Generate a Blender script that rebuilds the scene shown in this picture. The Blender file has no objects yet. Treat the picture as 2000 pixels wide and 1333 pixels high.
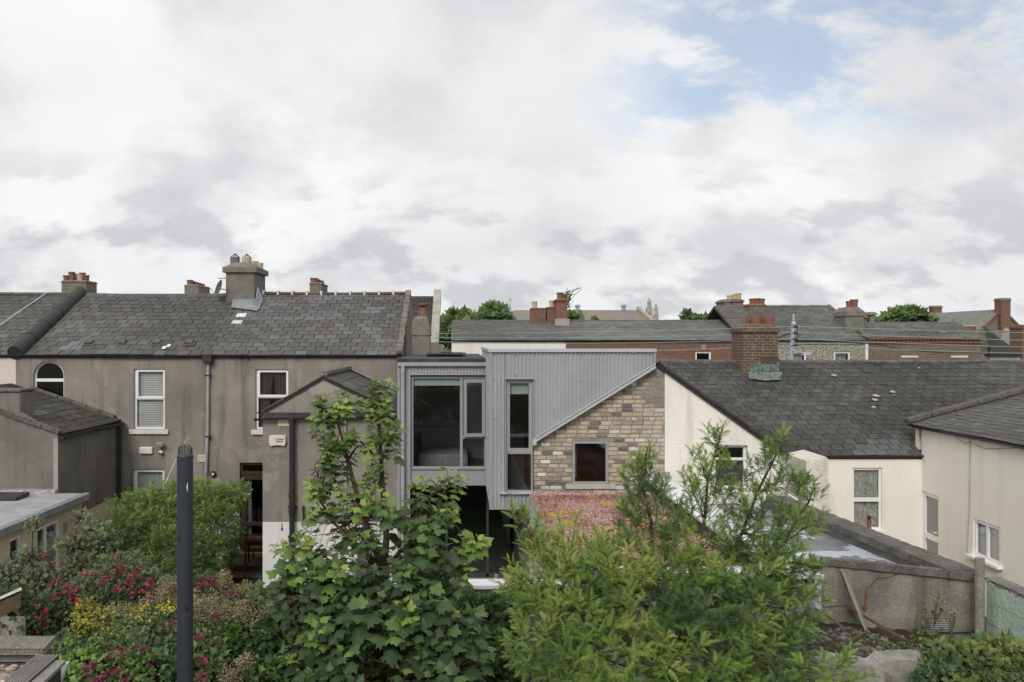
import bpy, math, random
import numpy as np
from mathutils import Vector, Matrix, noise

# ---------------------------------------------------------------- camera, sky, sun, exposure
sc = bpy.context.scene
F, H, CX, CY = 1650.0, 7.0, 900.0, 666.5          # photo pixels per radian-ish, eye height, vanishing point
cam_data = bpy.data.cameras.new("camera")
cam = bpy.data.objects.new("camera", cam_data)
sc.collection.objects.link(cam)
cam.location = (0, 0, H)
cam.rotation_euler = (math.radians(90), 0, 0)
cam_data.sensor_width = 36.0
cam_data.lens = 36.0 * F / 2000.0
cam_data.shift_x = (1000 - CX) / 2000.0
cam_data.clip_start = 0.1
cam_data.clip_end = 3000
sc.camera = cam
sc.view_settings.view_transform = 'Standard'
sc.view_settings.look = 'None'
sc.view_settings.exposure = 0.5
sc.view_settings.gamma = 1.0

SUN_EL, SUN_AZ = math.radians(38), math.radians(200)   # high behind the left shoulder, soft
world = bpy.data.worlds.new("World")
sc.world = world
world.use_nodes = True
nt = world.node_tree
nt.nodes.clear()


def wn(t, **k):
    n = nt.nodes.new(t)
    for a, b in k.items():
        setattr(n, a, b)
    return n


def wl(a, b):
    nt.links.new(a, b)


def wmath(op, a, b=None, clamp=False):
    n = wn('ShaderNodeMath', operation=op, use_clamp=clamp)
    for i, v in enumerate((a, b)):
        if v is None:
            continue
        if isinstance(v, (int, float)):
            n.inputs[i].default_value = v
        else:
            wl(v, n.inputs[i])
    return n.outputs[0]


def wsmooth(v, lo, hi, o0=0.0, o1=1.0):
    n = wn('ShaderNodeMapRange', interpolation_type='SMOOTHSTEP')
    wl(v, n.inputs[0])
    for i, q in enumerate((lo, hi, o0, o1)):
        n.inputs[i + 1].default_value = q
    return n.outputs[0]


sky = wn('ShaderNodeTexSky', sky_type='NISHITA', sun_disc=False)
sky.sun_elevation = SUN_EL
sky.sun_rotation = SUN_AZ
bg_sky = wn('ShaderNodeBackground')
bg_sky.inputs[1].default_value = 0.10
wl(sky.outputs[0], bg_sky.inputs[0])
tc = wn('ShaderNodeTexCoord')
sep = wn('ShaderNodeSeparateXYZ')
wl(tc.outputs['Generated'], sep.inputs[0])
zc = wmath('ADD', wmath('MAXIMUM', sep.outputs[2], 0.0), 0.55)
comb = wn('ShaderNodeCombineXYZ')
wl(wmath('DIVIDE', sep.outputs[0], zc), comb.inputs[0])
wl(wmath('DIVIDE', sep.outputs[1], zc), comb.inputs[1])


def wnoise(scale, det, rough, off=(0, 0, 0), sc3=(1, 1, 1), dist=0.0):
    m = wn('ShaderNodeMapping')
    m.inputs['Location'].default_value = off
    m.inputs['Scale'].default_value = sc3
    wl(comb.outputs[0], m.inputs[0])
    n = wn('ShaderNodeTexNoise')
    n.inputs['Scale'].default_value = scale
    n.inputs['Detail'].default_value = det
    n.inputs['Roughness'].default_value = rough
    n.inputs['Distortion'].default_value = dist
    wl(m.outputs[0], n.inputs[0])
    return n.outputs[0]


n1 = wnoise(2.4, 7, 0.48, (3.1, 7.7, 0), (0.9, 0.7, 1))
n2 = wnoise(5.2, 11, 0.56, (11.3, 2.2, 4), (0.8, 0.75, 1), 0.1)
n3 = wnoise(0.9, 4, 0.5, (5.0, 1.2, 9))
# soft grey undersides, bright rims
shade = wsmooth(n2, 0.42, 0.70)
big = wsmooth(n1, 0.38, 0.66)
cm = wn('ShaderNodeMix', data_type='RGBA')
wl(wmath('MULTIPLY', shade, 0.78), cm.inputs[0])
cm.inputs[6].default_value = (0.68, 0.68, 0.685, 1)
cm.inputs[7].default_value = (0.43, 0.44, 0.46, 1)
cm2 = wn('ShaderNodeMix', data_type='RGBA')
wl(wmath('MULTIPLY', big, 0.55), cm2.inputs[0])
wl(cm.outputs[2], cm2.inputs[6])
cm2.inputs[7].default_value = (0.52, 0.527, 0.54, 1)
# small separate cumulus low over the roofs
n4 = wnoise(8.0, 10, 0.56, (2.0, 31.0, 2), (0.7, 0.95, 1), 0.0)
low = wsmooth(sep.outputs[2], 0.26, 0.10)
lowm = wmath('MULTIPLY', wsmooth(n4, 0.475, 0.60), low)
cm3 = wn('ShaderNodeMix', data_type='RGBA')
wl(wmath('MULTIPLY', lowm, 0.72), cm3.inputs[0])
wl(cm2.outputs[2], cm3.inputs[6])
cm3.inputs[7].default_value = (0.385, 0.395, 0.415, 1)
bg_cl = wn('ShaderNodeBackground')
bg_cl.inputs[1].default_value = 1.0
wl(cm3.outputs[2], bg_cl.inputs[0])
# break in the cloud towards the upper right
dv = Vector((800, F, 545)).normalized()
dt = wn('ShaderNodeVectorMath', operation='DOT_PRODUCT')
wl(tc.outputs['Generated'], dt.inputs[0])
dt.inputs[1].default_value = dv
near = wmath('MULTIPLY', wsmooth(sep.outputs[2], 0.20, 0.26), wsmooth(sep.outputs[0], 0.10, 0.27))
n5 = wnoise(6.5, 12, 0.62, (7.4, 3.3, 1), (0.75, 1.2, 1), 0.2)
gap = wmath('MULTIPLY', near, wsmooth(n5, 0.44, 0.60))
gap2 = wmath('MULTIPLY', wsmooth(n3, 0.60, 0.78), 0.5)
gapf = wmath('MINIMUM', wmath('ADD', wmath('MULTIPLY', gap, 0.62), wmath('MULTIPLY', gap2, 0.04)), 0.9)
mixs = wn('ShaderNodeMixShader')
wl(gapf, mixs.inputs[0])
wl(bg_cl.outputs[0], mixs.inputs[1])
wl(bg_sky.outputs[0], mixs.inputs[2])
wo = wn('ShaderNodeOutputWorld')
wl(mixs.outputs[0], wo.inputs[0])

sun_d = bpy.data.lights.new("sun", 'SUN')
sun_d.energy = 1.5
sun_d.angle = math.radians(25)
sun_d.color = (1.0, 0.97, 0.92)
sun = bpy.data.objects.new("sun", sun_d)
sc.collection.objects.link(sun)
sdir = Vector((math.sin(SUN_AZ) * math.cos(SUN_EL), math.cos(SUN_AZ) * math.cos(SUN_EL), math.sin(SUN_EL)))
sun.rotation_euler = sdir.to_track_quat('Z', 'Y').to_euler()
sun.location = (0, -5, 30)

# ---------------------------------------------------------------- helpers
rnd = random.Random(7)
GZ = 0.7                                             # ground level
ORG = {}                                             # world origin of every object built


def X(px, Y):
    return (px - CX) * Y / F


def Z(py, Y):
    return H - (py - CY) * Y / F


def P3(px, py, Y):
    return (X(px, Y), Y, Z(py, Y))


class MB:
    def __init__(s):
        s.v, s.f, s.t, s.m = [], [], [], []

    def add(s, vs, fs, tone=0.5, m=0):
        b = len(s.v)
        s.v += [tuple(q) for q in vs]
        for f in fs:
            s.f.append([b + i for i in f])
            s.t.append(tone)
            s.m.append(m)

    def quad(s, a, b, c, d, tone=0.5, m=0):
        s.add([a, b, c, d], [(0, 1, 2, 3)], tone, m)

    def hexa(s, c8, tone=0.5, m=0):
        s.add(c8, [(0, 3, 2, 1), (4, 5, 6, 7), (0, 1, 5, 4), (1, 2, 6, 5), (2, 3, 7, 6), (3, 0, 4, 7)], tone, m)

    def box(s, x0, x1, y0, y1, z0, z1, tone=0.5, m=0):
        s.hexa([(x0, y0, z0), (x1, y0, z0), (x1, y1, z0), (x0, y1, z0), (x0, y0, z1), (x1, y0, z1), (x1, y1, z1), (x0, y1, z1)], tone, m)

    def pbox(s, P, a0, a1, b0, b1, d0, d1, tone=0.5, m=0):
        s.hexa([P(a0, b0, d0), P(a1, b0, d0), P(a1, b0, d1), P(a0, b0, d1), P(a0, b1, d0), P(a1, b1, d0), P(a1, b1, d1), P(a0, b1, d1)], tone, m)

    def obox(s, c, ax, ay, az, tone=0.5, m=0):
        c, ax, ay, az = Vector(c), Vector(ax), Vector(ay), Vector(az)
        s.hexa([c - ax - ay - az, c + ax - ay - az, c + ax + ay - az, c - ax + ay - az,
                c - ax - ay + az, c + ax - ay + az, c + ax + ay + az, c - ax + ay + az], tone, m)

    def bar(s, p, q, wd, th, up=(0, 0, 1), tone=0.5, m=0):
        p, q = Vector(p), Vector(q)
        d = (q - p)
        L = d.length
        d.normalize()
        u = Vector(up)
        side = d.cross(u)
        if side.length < 1e-4:
            side = d.cross(Vector((1, 0, 0)))
        side.normalize()
        nn = side.cross(d).normalized()
        s.obox((p + q) / 2, d * L / 2, side * wd / 2, nn * th / 2, tone, m)

    def prism(s, poly, ext, tone=0.5, m=0):
        n = len(poly)
        e = Vector(ext)
        vs = [Vector(p) for p in poly] + [Vector(p) + e for p in poly]
        fs = [tuple(range(n)), tuple(range(2 * n - 1, n - 1, -1))] + [(i, (i + 1) % n, n + (i + 1) % n, n + i) for i in range(n)]
        s.add(vs, fs, tone, m)

    def tube(s, path, r, n=8, tone=0.5, m=0, cap=True):
        path = [Vector(p) for p in path]
        k = len(path)
        rs = r if isinstance(r, (list, tuple)) else [r] * k
        vs = []
        prev = None
        for i, p in enumerate(path):
            d = (path[min(i + 1, k - 1)] - path[max(i - 1, 0)])
            if d.length < 1e-9:
                d = Vector((0, 0, 1))
            d.normalize()
            if prev is None:
                ref = Vector((0, 0, 1)) if abs(d.z) < 0.9 else Vector((1, 0, 0))
                a = d.cross(ref).normalized()
            else:
                a = (prev - d * prev.dot(d))
                a = a.normalized() if a.length > 1e-6 else d.orthogonal().normalized()
            prev = a
            b = d.cross(a)
            for j in range(n):
                t = 2 * math.pi * j / n
                vs.append(p + (a * math.cos(t) + b * math.sin(t)) * rs[i])
        fs = []
        for i in range(k - 1):
            for j in range(n):
                fs.append((i * n + j, i * n + (j + 1) % n, (i + 1) * n + (j + 1) % n, (i + 1) * n + j))
        if cap:
            fs.append(tuple(range(n - 1, -1, -1)))
            fs.append(tuple((k - 1) * n + j for j in range(n)))
        s.add(vs, fs, tone, m)

    def lathe(s, c, prof, n=14, tone=0.5, m=0, cap=True):
        s.tube([(c[0], c[1], c[2] + z) for r, z in prof], [r for r, z in prof], n, tone, m, cap)

    def ball(s, c, r, n=8, sz=(1, 1, 1), tone=0.5, m=0, jit=0.0):
        vs, fs = [], []
        k = n // 2
        for i in range(k + 1):
            ph = math.pi * i / k
            for j in range(n):
                th = 2 * math.pi * j / n
                q = r * (1 + (rnd.random() - 0.5) * jit)
                vs.append((c[0] + q * sz[0] * math.sin(ph) * math.cos(th), c[1] + q * sz[1] * math.sin(ph) * math.sin(th), c[2] + q * sz[2] * math.cos(ph)))
        for i in range(k):
            for j in range(n):
                fs.append((i * n + j, i * n + (j + 1) % n, (i + 1) * n + (j + 1) % n, (i + 1) * n + j))
        s.add(vs, fs, tone, m)

    def build(s, name, mat, parent=None, org=None, smooth=False, bevel=0.0):
        me = bpy.data.meshes.new(name)
        if parent is not None:
            o3 = ORG[parent.name]
        elif org is not None:
            o3 = Vector(org)
        else:
            a = np.array(s.v)
            mn, mx = a.min(0), a.max(0)
            o3 = Vector(((mn[0] + mx[0]) / 2, (mn[1] + mx[1]) / 2, mn[2]))
        me.from_pydata([(v[0] - o3[0], v[1] - o3[1], v[2] - o3[2]) for v in s.v], [], s.f)
        return finish(me, name, mat, parent, o3, np.array(s.t, dtype=np.float32), np.array(s.m, dtype=np.int32), smooth, bevel)


def finish(me, name, mat, parent, o3, tones, mi, smooth, bevel=0.0):
    at = me.attributes.new('tone', 'FLOAT', 'FACE')
    at.data.foreach_set('value', tones)
    mats = mat if isinstance(mat, (list, tuple)) else [mat]
    for q in mats:
        me.materials.append(q)
    if mi is not None and len(mats) > 1:
        me.polygons.foreach_set('material_index', mi)
    if smooth:
        me.polygons.foreach_set('use_smooth', [True] * len(me.polygons))
    me.update()
    o = bpy.data.objects.new(name, me)
    sc.collection.objects.link(o)
    if parent is not None:
        o.parent = parent
    else:
        o.location = o3
    ORG[o.name] = Vector(o3)
    if bevel:
        bm = o.modifiers.new('bevel', 'BEVEL')
        bm.width = bevel
        bm.segments = 2
        bm.limit_method = 'ANGLE'
    return o


def tag(o, label, cat, group=None, kind=None):
    if label:
        o['label'] = label
    if cat:
        o['category'] = cat
    if group:
        o['group'] = group
    if kind:
        o['kind'] = kind
    return o


def thing(name, label, cat, loc, group=None):
    o = bpy.data.objects.new(name, None)
    o.empty_display_size = 0.3
    sc.collection.objects.link(o)
    o.location = loc
    ORG[o.name] = Vector(loc)
    return tag(o, label, cat, group)


# ---------------------------------------------------------------- materials
class NT:
    def __init__(s, name):
        s.mat = bpy.data.materials.new(name)
        s.mat.use_nodes = True
        s.t = s.mat.node_tree
        s.t.nodes.clear()
        s.out = s.n('ShaderNodeOutputMaterial')

    def n(s, t, **k):
        q = s.t.nodes.new(t)
        for a, b in k.items():
            setattr(q, a, b)
        return q

    def l(s, a, b):
        s.t.links.new(a, b)

    def coords(s, scale=(1, 1, 1), loc=(0, 0, 0)):
        c = s.n('ShaderNodeTexCoord')
        m = s.n('ShaderNodeMapping')
        m.inputs['Scale'].default_value = scale
        m.inputs['Location'].default_value = loc
        s.l(c.outputs['Object'], m.inputs[0])
        return m.outputs[0]

    def noise(s, scale, det=4, rough=0.55, sc3=(1, 1, 1), loc=(0, 0, 0), vec=None):
        q = s.n('ShaderNodeTexNoise')
        q.inputs['Scale'].default_value = scale
        q.inputs['Detail'].default_value = det
        q.inputs['Roughness'].default_value = rough
        s.l(vec if vec is not None else s.coords(sc3, loc), q.inputs[0])
        return q.outputs[0]

    def smooth(s, v, lo, hi, o0=0.0, o1=1.0):
        q = s.n('ShaderNodeMapRange', interpolation_type='SMOOTHSTEP')
        s.l(v, q.inputs[0])
        for i, w in enumerate((lo, hi, o0, o1)):
            q.inputs[i + 1].default_value = w
        return q.outputs[0]

    def mix(s, f, a, b, mode='MIX'):
        q = s.n('ShaderNodeMix', data_type='RGBA', blend_type=mode)
        for i, v in ((0, f), (6, a), (7, b)):
            if isinstance(v, (int, float)):
                q.inputs[i].default_value = v
            elif isinstance(v, tuple):
                q.inputs[i].default_value = (*v, 1)
            else:
                s.l(v, q.inputs[i])
        return q.outputs[2]

    def ramp(s, v, stops):
        q = s.n('ShaderNodeValToRGB')
        e = q.color_ramp.elements
        while len(e) < len(stops):
            e.new(0.5)
        for i, (p, c) in enumerate(stops):
            e[i].position = p
            e[i].color = (*c, 1)
        s.l(v, q.inputs[0])
        return q.outputs[0]

    def tone(s):
        return s.n('ShaderNodeAttribute', attribute_name='tone').outputs['Fac']


def surface(name, c1, c2=None, scale=1.5, rough=0.85, bump=0.0, bscale=60, fine=0.0, fscale=45, streak=None, tone=None,
            spec=0.3, metal=0.0, blot=None, bdist=0.01):
    g = NT(name)
    if tone:
        col = g.ramp(g.tone(), tone)
    elif c2:
        col = g.mix(g.smooth(g.noise(scale, 6, 0.6), 0.33, 0.67), c1, c2)
    else:
        col = g.mix(0.0, c1, c1)
    if tone and c2:
        col = g.mix(g.smooth(g.noise(scale, 6, 0.6), 0.40, 0.75), col, g.mix(0.5, col, c2))
    if blot:                                          # (colour, scale, lo, hi, amount)
        col = g.mix(g.smooth(g.noise(blot[1], 8, 0.65, loc=(4, 9, 2)), blot[2], blot[3], 0, blot[4]), col, blot[0])
    if streak:                                        # (colour, amount): run-down dirt
        st = g.noise(1.0, 6, 0.6, (3.2, 3.2, 0.28))
        col = g.mix(g.smooth(st, 0.47, 0.72, 0, streak[1]), col, streak[0])
    if fine:
        v = g.smooth(g.noise(fscale, 3, 0.7), 0.25, 0.75, 1 - fine, 1 + fine)
        q = g.n('ShaderNodeCombineColor')
        for i in range(3):
            g.l(v, q.inputs[i])
        col = g.mix(1.0, col, q.outputs[0], 'MULTIPLY')
    b = g.n('ShaderNodeBsdfPrincipled')
    g.l(col, b.inputs['Base Color'])
    b.inputs['Roughness'].default_value = rough
    b.inputs['Specular IOR Level'].default_value = spec
    b.inputs['Metallic'].default_value = metal
    if bump:
        q = g.n('ShaderNodeBump')
        q.inputs['Strength'].default_value = bump
        q.inputs['Distance'].default_value = bdist
        g.l(g.noise(bscale, 4, 0.65), q.inputs['Height'])
        g.l(q.outputs[0], b.inputs['Normal'])
    g.l(b.outputs[0], g.out.inputs[0])
    return g.mat


def brickmat(name, c1, c2, mortar, bw=0.225, rh=0.075, ms=0.012, rough=0.9, blot=None, dark=None):
    g = NT(name)
    c = g.n('ShaderNodeTexCoord')
    sp = g.n('ShaderNodeSeparateXYZ')
    g.l(c.outputs['Object'], sp.inputs[0])
    ad = g.n('ShaderNodeMath', operation='ADD')
    g.l(sp.outputs[0], ad.inputs[0])
    g.l(sp.outputs[1], ad.inputs[1])
    cb = g.n('ShaderNodeCombineXYZ')
    g.l(ad.outputs[0], cb.inputs[0])
    g.l(sp.outputs[2], cb.inputs[1])
    k = g.n('ShaderNodeTexBrick')
    g.l(cb.outputs[0], k.inputs[0])
    k.inputs['Scale'].default_value = 1.0
    k.inputs['Brick Width'].default_value = bw
    k.inputs['Row Height'].default_value = rh
    k.inputs['Mortar Size'].default_value = ms
    k.inputs['Mortar Smooth'].default_value = 0.3
    k.inputs['Bias'].default_value = 0.0
    k.inputs['Color1'].default_value = (*c1, 1)
    k.inputs['Color2'].default_value = (*c2, 1)
    k.inputs['Mortar'].default_value = (*mortar, 1)
    col = g.mix(g.smooth(g.noise(5, 5, 0.7), 0.35, 0.7, 0, 0.5), k.outputs[0], dark or tuple(0.45 * q for q in c1))
    if blot:
        col = g.mix(g.smooth(g.noise(blot[1], 8, 0.65), blot[2], blot[3], 0, blot[4]), col, blot[0])
    b = g.n('ShaderNodeBsdfPrincipled')
    g.l(col, b.inputs['Base Color'])
    b.inputs['Roughness'].default_value = rough
    q = g.n('ShaderNodeBump')
    q.inputs['Strength'].default_value = 0.5
    q.inputs['Distance'].default_value = 0.01
    q.invert = True
    g.l(k.outputs['Fac'], q.inputs['Height'])
    g.l(q.outputs[0], b.inputs['Normal'])
    g.l(b.outputs[0], g.out.inputs[0])
    return g.mat


def leafmat(name, stops, rough=0.45, trans=0.28, spec=0.35):
    g = NT(name)
    col = g.ramp(g.tone(), stops)
    v = g.smooth(g.noise(9, 3, 0.6), 0.3, 0.7, 0.82, 1.18)
    q = g.n('ShaderNodeCombineColor')
    for i in range(3):
        g.l(v, q.inputs[i])
    col = g.mix(1.0, col, q.outputs[0], 'MULTIPLY')
    b = g.n('ShaderNodeBsdfPrincipled')
    g.l(col, b.inputs['Base Color'])
    b.inputs['Roughness'].default_value = rough
    b.inputs['Specular IOR Level'].default_value = spec
    tr = g.n('ShaderNodeBsdfTranslucent')
    g.l(g.mix(0.35, col, (0.35, 0.5, 0.06), 'MIX'), tr.inputs[0])
    mx = g.n('ShaderNodeMixShader')
    mx.inputs[0].default_value = trans
    g.l(b.outputs[0], mx.inputs[1])
    g.l(tr.outputs[0], mx.inputs[2])
    g.l(mx.outputs[0], g.out.inputs[0])
    return g.mat


def glassmat(name, tint=(0.8, 0.83, 0.82), ior=1.52):
    g = NT(name)
    fr = g.n('ShaderNodeFresnel')
    ge = g.n('ShaderNodeNewGeometry')
    mr = g.n('ShaderNodeMapRange')
    mr.inputs[3].default_value = ior
    mr.inputs[4].default_value = 1.0 / ior
    g.l(ge.outputs['Backfacing'], mr.inputs[0])
    g.l(mr.outputs[0], fr.inputs[0])
    tr = g.n('ShaderNodeBsdfTransparent')
    tr.inputs[0].default_value = (*tint, 1)
    gl = g.n('ShaderNodeBsdfGlossy')
    gl.inputs[0].default_value = (1, 1, 1, 1)
    gl.inputs['Roughness'].default_value = 0.015
    mx = g.n('ShaderNodeMixShader')
    dbl = g.n('ShaderNodeMath', operation='MULTIPLY', use_clamp=True)     # two panes of a double glazed unit
    dbl.inputs[1].default_value = 2.2
    g.l(fr.outputs[0], dbl.inputs[0])
    g.l(dbl.outputs[0], mx.inputs[0])
    g.l(tr.outputs[0], mx.inputs[1])
    g.l(gl.outputs[0], mx.inputs[2])
    g.l(mx.outputs[0], g.out.inputs[0])
    return g.mat


M = {}
M['render'] = surface('grey_render', (0.275, 0.250, 0.215), (0.190, 0.174, 0.150), 0.55, 0.95, 0.5, 90, 0.20, 55, ((0.12, 0.112, 0.10), 0.75), blot=((0.31, 0.285, 0.25), 0.9, 0.54, 0.60, 0.6))
M['render_dark'] = surface('dark_render', (0.205, 0.188, 0.164), (0.145, 0.134, 0.118), 0.9, 0.95, 0.5, 90, 0.22, 50, ((0.09, 0.085, 0.075), 0.7))
M['pink'] = surface('pale_pink_render', (0.66, 0.57, 0.51), (0.62, 0.54, 0.48), 1, 0.9, 0.2, 80, 0.05)
M['cream'] = surface('cream_paint', (0.82, 0.785, 0.705), (0.77, 0.735, 0.655), 0.6, 0.85, 0.55, 22, 0.05, 30, ((0.52, 0.475, 0.40), 0.55), bdist=0.02)
M['cream_smooth'] = surface('cream_smooth_paint', (0.82, 0.78, 0.70), (0.79, 0.745, 0.655), 0.5, 0.85, 0.35, 18, 0.05, 30, ((0.62, 0.575, 0.50), 0.35))
M['tan'] = surface('tan_paint', (0.62, 0.50, 0.35), (0.57, 0.46, 0.33), 1, 0.9, 0.6, 60, 0.16, 40)
M['white_wall'] = surface('white_wall_paint', (0.70, 0.69, 0.66), (0.60, 0.59, 0.56), 1.2, 0.85, 0.3, 40, 0.06, 30, ((0.40, 0.38, 0.34), 0.4))
M['patch'] = surface('cement_patch', (0.33, 0.31, 0.28), (0.29, 0.27, 0.24), 4, 0.95, 0.2, 60, 0.08)
SL = [(0.0, (0.040, 0.038, 0.035)), (0.35, (0.074, 0.071, 0.065)), (0.6, (0.105, 0.100, 0.092)), (0.8, (0.145, 0.140, 0.130)), (0.88, (0.135, 0.142, 0.155)), (0.95, (0.19, 0.195, 0.21)), (1.0, (0.70, 0.69, 0.66))]
M['slate'] = surface('weathered_slate', None, (0.07, 0.06, 0.045), 2.0, 0.72, 0.4, 30, 0.22, 22, None, SL, 0.35, blot=((0.20, 0.195, 0.18), 7.0, 0.60, 0.78, 0.45))
SD = [(p, tuple(0.68 * q for q in c) if p < 0.85 else c) for p, c in SL]
M['slate_dark'] = surface('dark_slate', None, (0.035, 0.03, 0.022), 2.2, 0.75, 0.4, 30, 0.25, 24, None, SD, 0.3, blot=((0.13, 0.125, 0.11), 8.0, 0.60, 0.80, 0.4))
M['slate_moss'] = surface('mossy_slate', None, (0.05, 0.04, 0.022), 3.0, 0.85, 0.5, 25, 0.3, 24, None, SD, 0.25, blot=((0.10, 0.075, 0.035), 5.0, 0.52, 0.68, 0.6))
M['black'] = surface('black_gutter', (0.018, 0.018, 0.019), (0.03, 0.03, 0.03), 4, 0.45, spec=0.4)
M['lead'] = surface('lead_flashing', (0.20, 0.21, 0.22), (0.28, 0.29, 0.30), 3, 0.55, 0.3, 12, 0.1)
M['pipe_grey'] = surface('grey_downpipe', (0.36, 0.37, 0.38), (0.30, 0.31, 0.32), 2, 0.5, spec=0.4)
M['upvc'] = surface('white_upvc', (0.80, 0.80, 0.79), (0.74, 0.74, 0.73), 3, 0.35, spec=0.45)
M['sill'] = surface('painted_sill', (0.66, 0.65, 0.62), (0.52, 0.51, 0.48), 6, 0.8, 0.3, 40, 0.1)
M['metal'] = surface('grey_cladding', (0.365, 0.367, 0.373), (0.315, 0.318, 0.325), 0.8, 0.42, fine=0.04, fscale=6, spec=0.5, streak=((0.25, 0.25, 0.25), 0.30))
M['metal_side'] = M['metal']
M['frame'] = surface('grey_window_frame', (0.31, 0.31, 0.322), (0.29, 0.292, 0.302), 1.0, 0.4, spec=0.45)
M['coping'] = surface('light_metal_coping', (0.47, 0.475, 0.485), (0.43, 0.435, 0.445), 1.5, 0.38, spec=0.5, fine=0.05, fscale=9)
M['coping_white'] = surface('pale_metal_coping', (0.74, 0.75, 0.76), (0.68, 0.69, 0.70), 1.5, 0.35, spec=0.5)
M['membrane'] = surface('dark_roof_membrane', (0.035, 0.035, 0.037), (0.06, 0.06, 0.06), 3, 0.7, 0.3, 20, 0.15)
M['membrane_wet'] = surface('shed_roof_membrane', (0.17, 0.175, 0.185), (0.11, 0.112, 0.118), 3, 0.4, 0.15, 10, 0.12, 30, None, None, 0.5, blot=((0.46, 0.48, 0.52), 1.6, 0.50, 0.535, 0.85))
M['roof_felt'] = surface('grey_roof_felt', (0.40, 0.40, 0.40), (0.30, 0.30, 0.30), 2.5, 0.6, 0.4, 8, 0.1)
M['glass'] = glassmat('window_glass')
M['glass_dark'] = glassmat('dark_window_glass', (0.70, 0.73, 0.72))
M['room'] = surface('dark_room', (0.10, 0.095, 0.09), (0.07, 0.068, 0.065), 1, 0.9)
M['room_light'] = surface('light_room', (0.62, 0.60, 0.57), (0.52, 0.50, 0.48), 1, 0.9)
M['floor_wood'] = surface('wooden_floor', (0.20, 0.15, 0.10), (0.15, 0.11, 0.08), 2, 0.5)
M['blind'] = surface('white_blind', (0.72, 0.71, 0.68), (0.66, 0.64, 0.60), 2, 0.6)
M['roller'] = surface('pale_green_roller_blind', (0.56, 0.64, 0.60), (0.52, 0.60, 0.56), 2, 0.8)
M['curtain_brown'] = surface('brown_curtain', (0.13, 0.07, 0.06), (0.09, 0.05, 0.045), 5, 0.9)
M['curtain_dark'] = surface('purple_grey_blind', (0.10, 0.09, 0.10), (0.08, 0.07, 0.08), 3, 0.9)
M['roll'] = surface('bitumen_roll', (0.055, 0.054, 0.053), (0.04, 0.04, 0.04), 2, 0.7, fine=0.2, fscale=30)
M['slate_far'] = surface('far_slate', None, (0.09, 0.085, 0.075), 1.2, 0.8, 0.3, 12, 0.18, 8, None, [(p, tuple(1.45 * q for q in c) if p < 0.85 else c) for p, c in SL], 0.35, blot=((0.22, 0.20, 0.16), 2.2, 0.60, 0.78, 0.4))
M['lace'] = surface('lace_curtain', (0.58, 0.56, 0.52), (0.25, 0.24, 0.23), 14, 0.9)
M['curtain_ochre'] = surface('ochre_curtain', (0.42, 0.31, 0.10), (0.30, 0.22, 0.08), 5, 0.9)
M['concrete'] = surface('weathered_concrete', (0.21, 0.197, 0.172), (0.13, 0.12, 0.105), 3, 0.95, 0.8, 25, 0.3, 40, None, None, 0.3, blot=((0.42, 0.40, 0.36), 9, 0.58, 0.70, 0.5))
M['concrete_dark'] = surface('dark_concrete_coping', (0.14, 0.13, 0.115), (0.09, 0.085, 0.075), 4, 0.95, 0.8, 30, 0.35, 45, None, None, 0.3, blot=((0.28, 0.27, 0.24), 10, 0.58, 0.72, 0.5))
M['stack_render'] = surface('chimney_render', (0.20, 0.19, 0.165), (0.15, 0.14, 0.12), 3, 0.95, 0.9, 22, 0.3, 35, None, None, 0.3, blot=((0.27, 0.21, 0.13), 7, 0.58, 0.68, 0.6))
M['shed_wall'] = surface('old_shed_render', (0.27, 0.25, 0.215), (0.155, 0.142, 0.12), 2.2, 0.95, 0.8, 40, 0.28, 60, ((0.09, 0.085, 0.07), 0.85), blot=((0.10, 0.09, 0.075), 2.0, 0.55, 0.72, 0.6))
M['pebbledash'] = surface('pebbledash', (0.46, 0.43, 0.36), (0.14, 0.125, 0.10), 10, 0.95, 1.0, 40, 0.3, 30, bdist=0.02)
M['green_wall'] = surface('pale_green_block_paint', (0.43, 0.52, 0.44), (0.36, 0.44, 0.375), 2, 0.85, 0.8, 14, 0.12, 30, ((0.16, 0.20, 0.17), 0.4), bdist=0.02)
M['brick_red'] = brickmat('red_brick', (0.235, 0.10, 0.065), (0.17, 0.08, 0.055), (0.20, 0.15, 0.12))
M['brick_brown'] = brickmat('brown_brick', (0.19, 0.125, 0.08), (0.12, 0.08, 0.055), (0.26, 0.235, 0.19), blot=((0.30, 0.27, 0.2), 6, 0.62, 0.75, 0.5))
M['brick_stack'] = brickmat('stack_brick', (0.13, 0.07, 0.045), (0.085, 0.05, 0.035), (0.23, 0.20, 0.155), rh=0.085, blot=((0.27, 0.24, 0.18), 6, 0.56, 0.72, 0.7))
M['brick_grey'] = brickmat('grey_rubble_brick', (0.17, 0.14, 0.105), (0.12, 0.10, 0.08), (0.24, 0.22, 0.18), ms=0.02)
M['coping_slab'] = surface('pebbly_concrete', (0.20, 0.19, 0.165), (0.13, 0.12, 0.105), 6, 0.95, 0.8, 40, 0.3, 60, None, None, 0.3, blot=((0.50, 0.48, 0.44), 55, 0.60, 0.66, 0.9))
M['terracotta'] = surface('terracotta', (0.25, 0.112, 0.075), (0.18, 0.085, 0.06), 6, 0.8, fine=0.15, fscale=20)
M['buff'] = surface('buff_clay', (0.52, 0.41, 0.26), (0.44, 0.36, 0.24), 6, 0.8, fine=0.15, fscale=20)
M['copper'] = surface('green_copper', (0.19, 0.26, 0.22), (0.075, 0.08, 0.07), 11, 0.8, 0.4, 25, 0.15, 30, None, None, 0.3, blot=((0.13, 0.11, 0.08), 8, 0.60, 0.70, 0.7))
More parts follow.
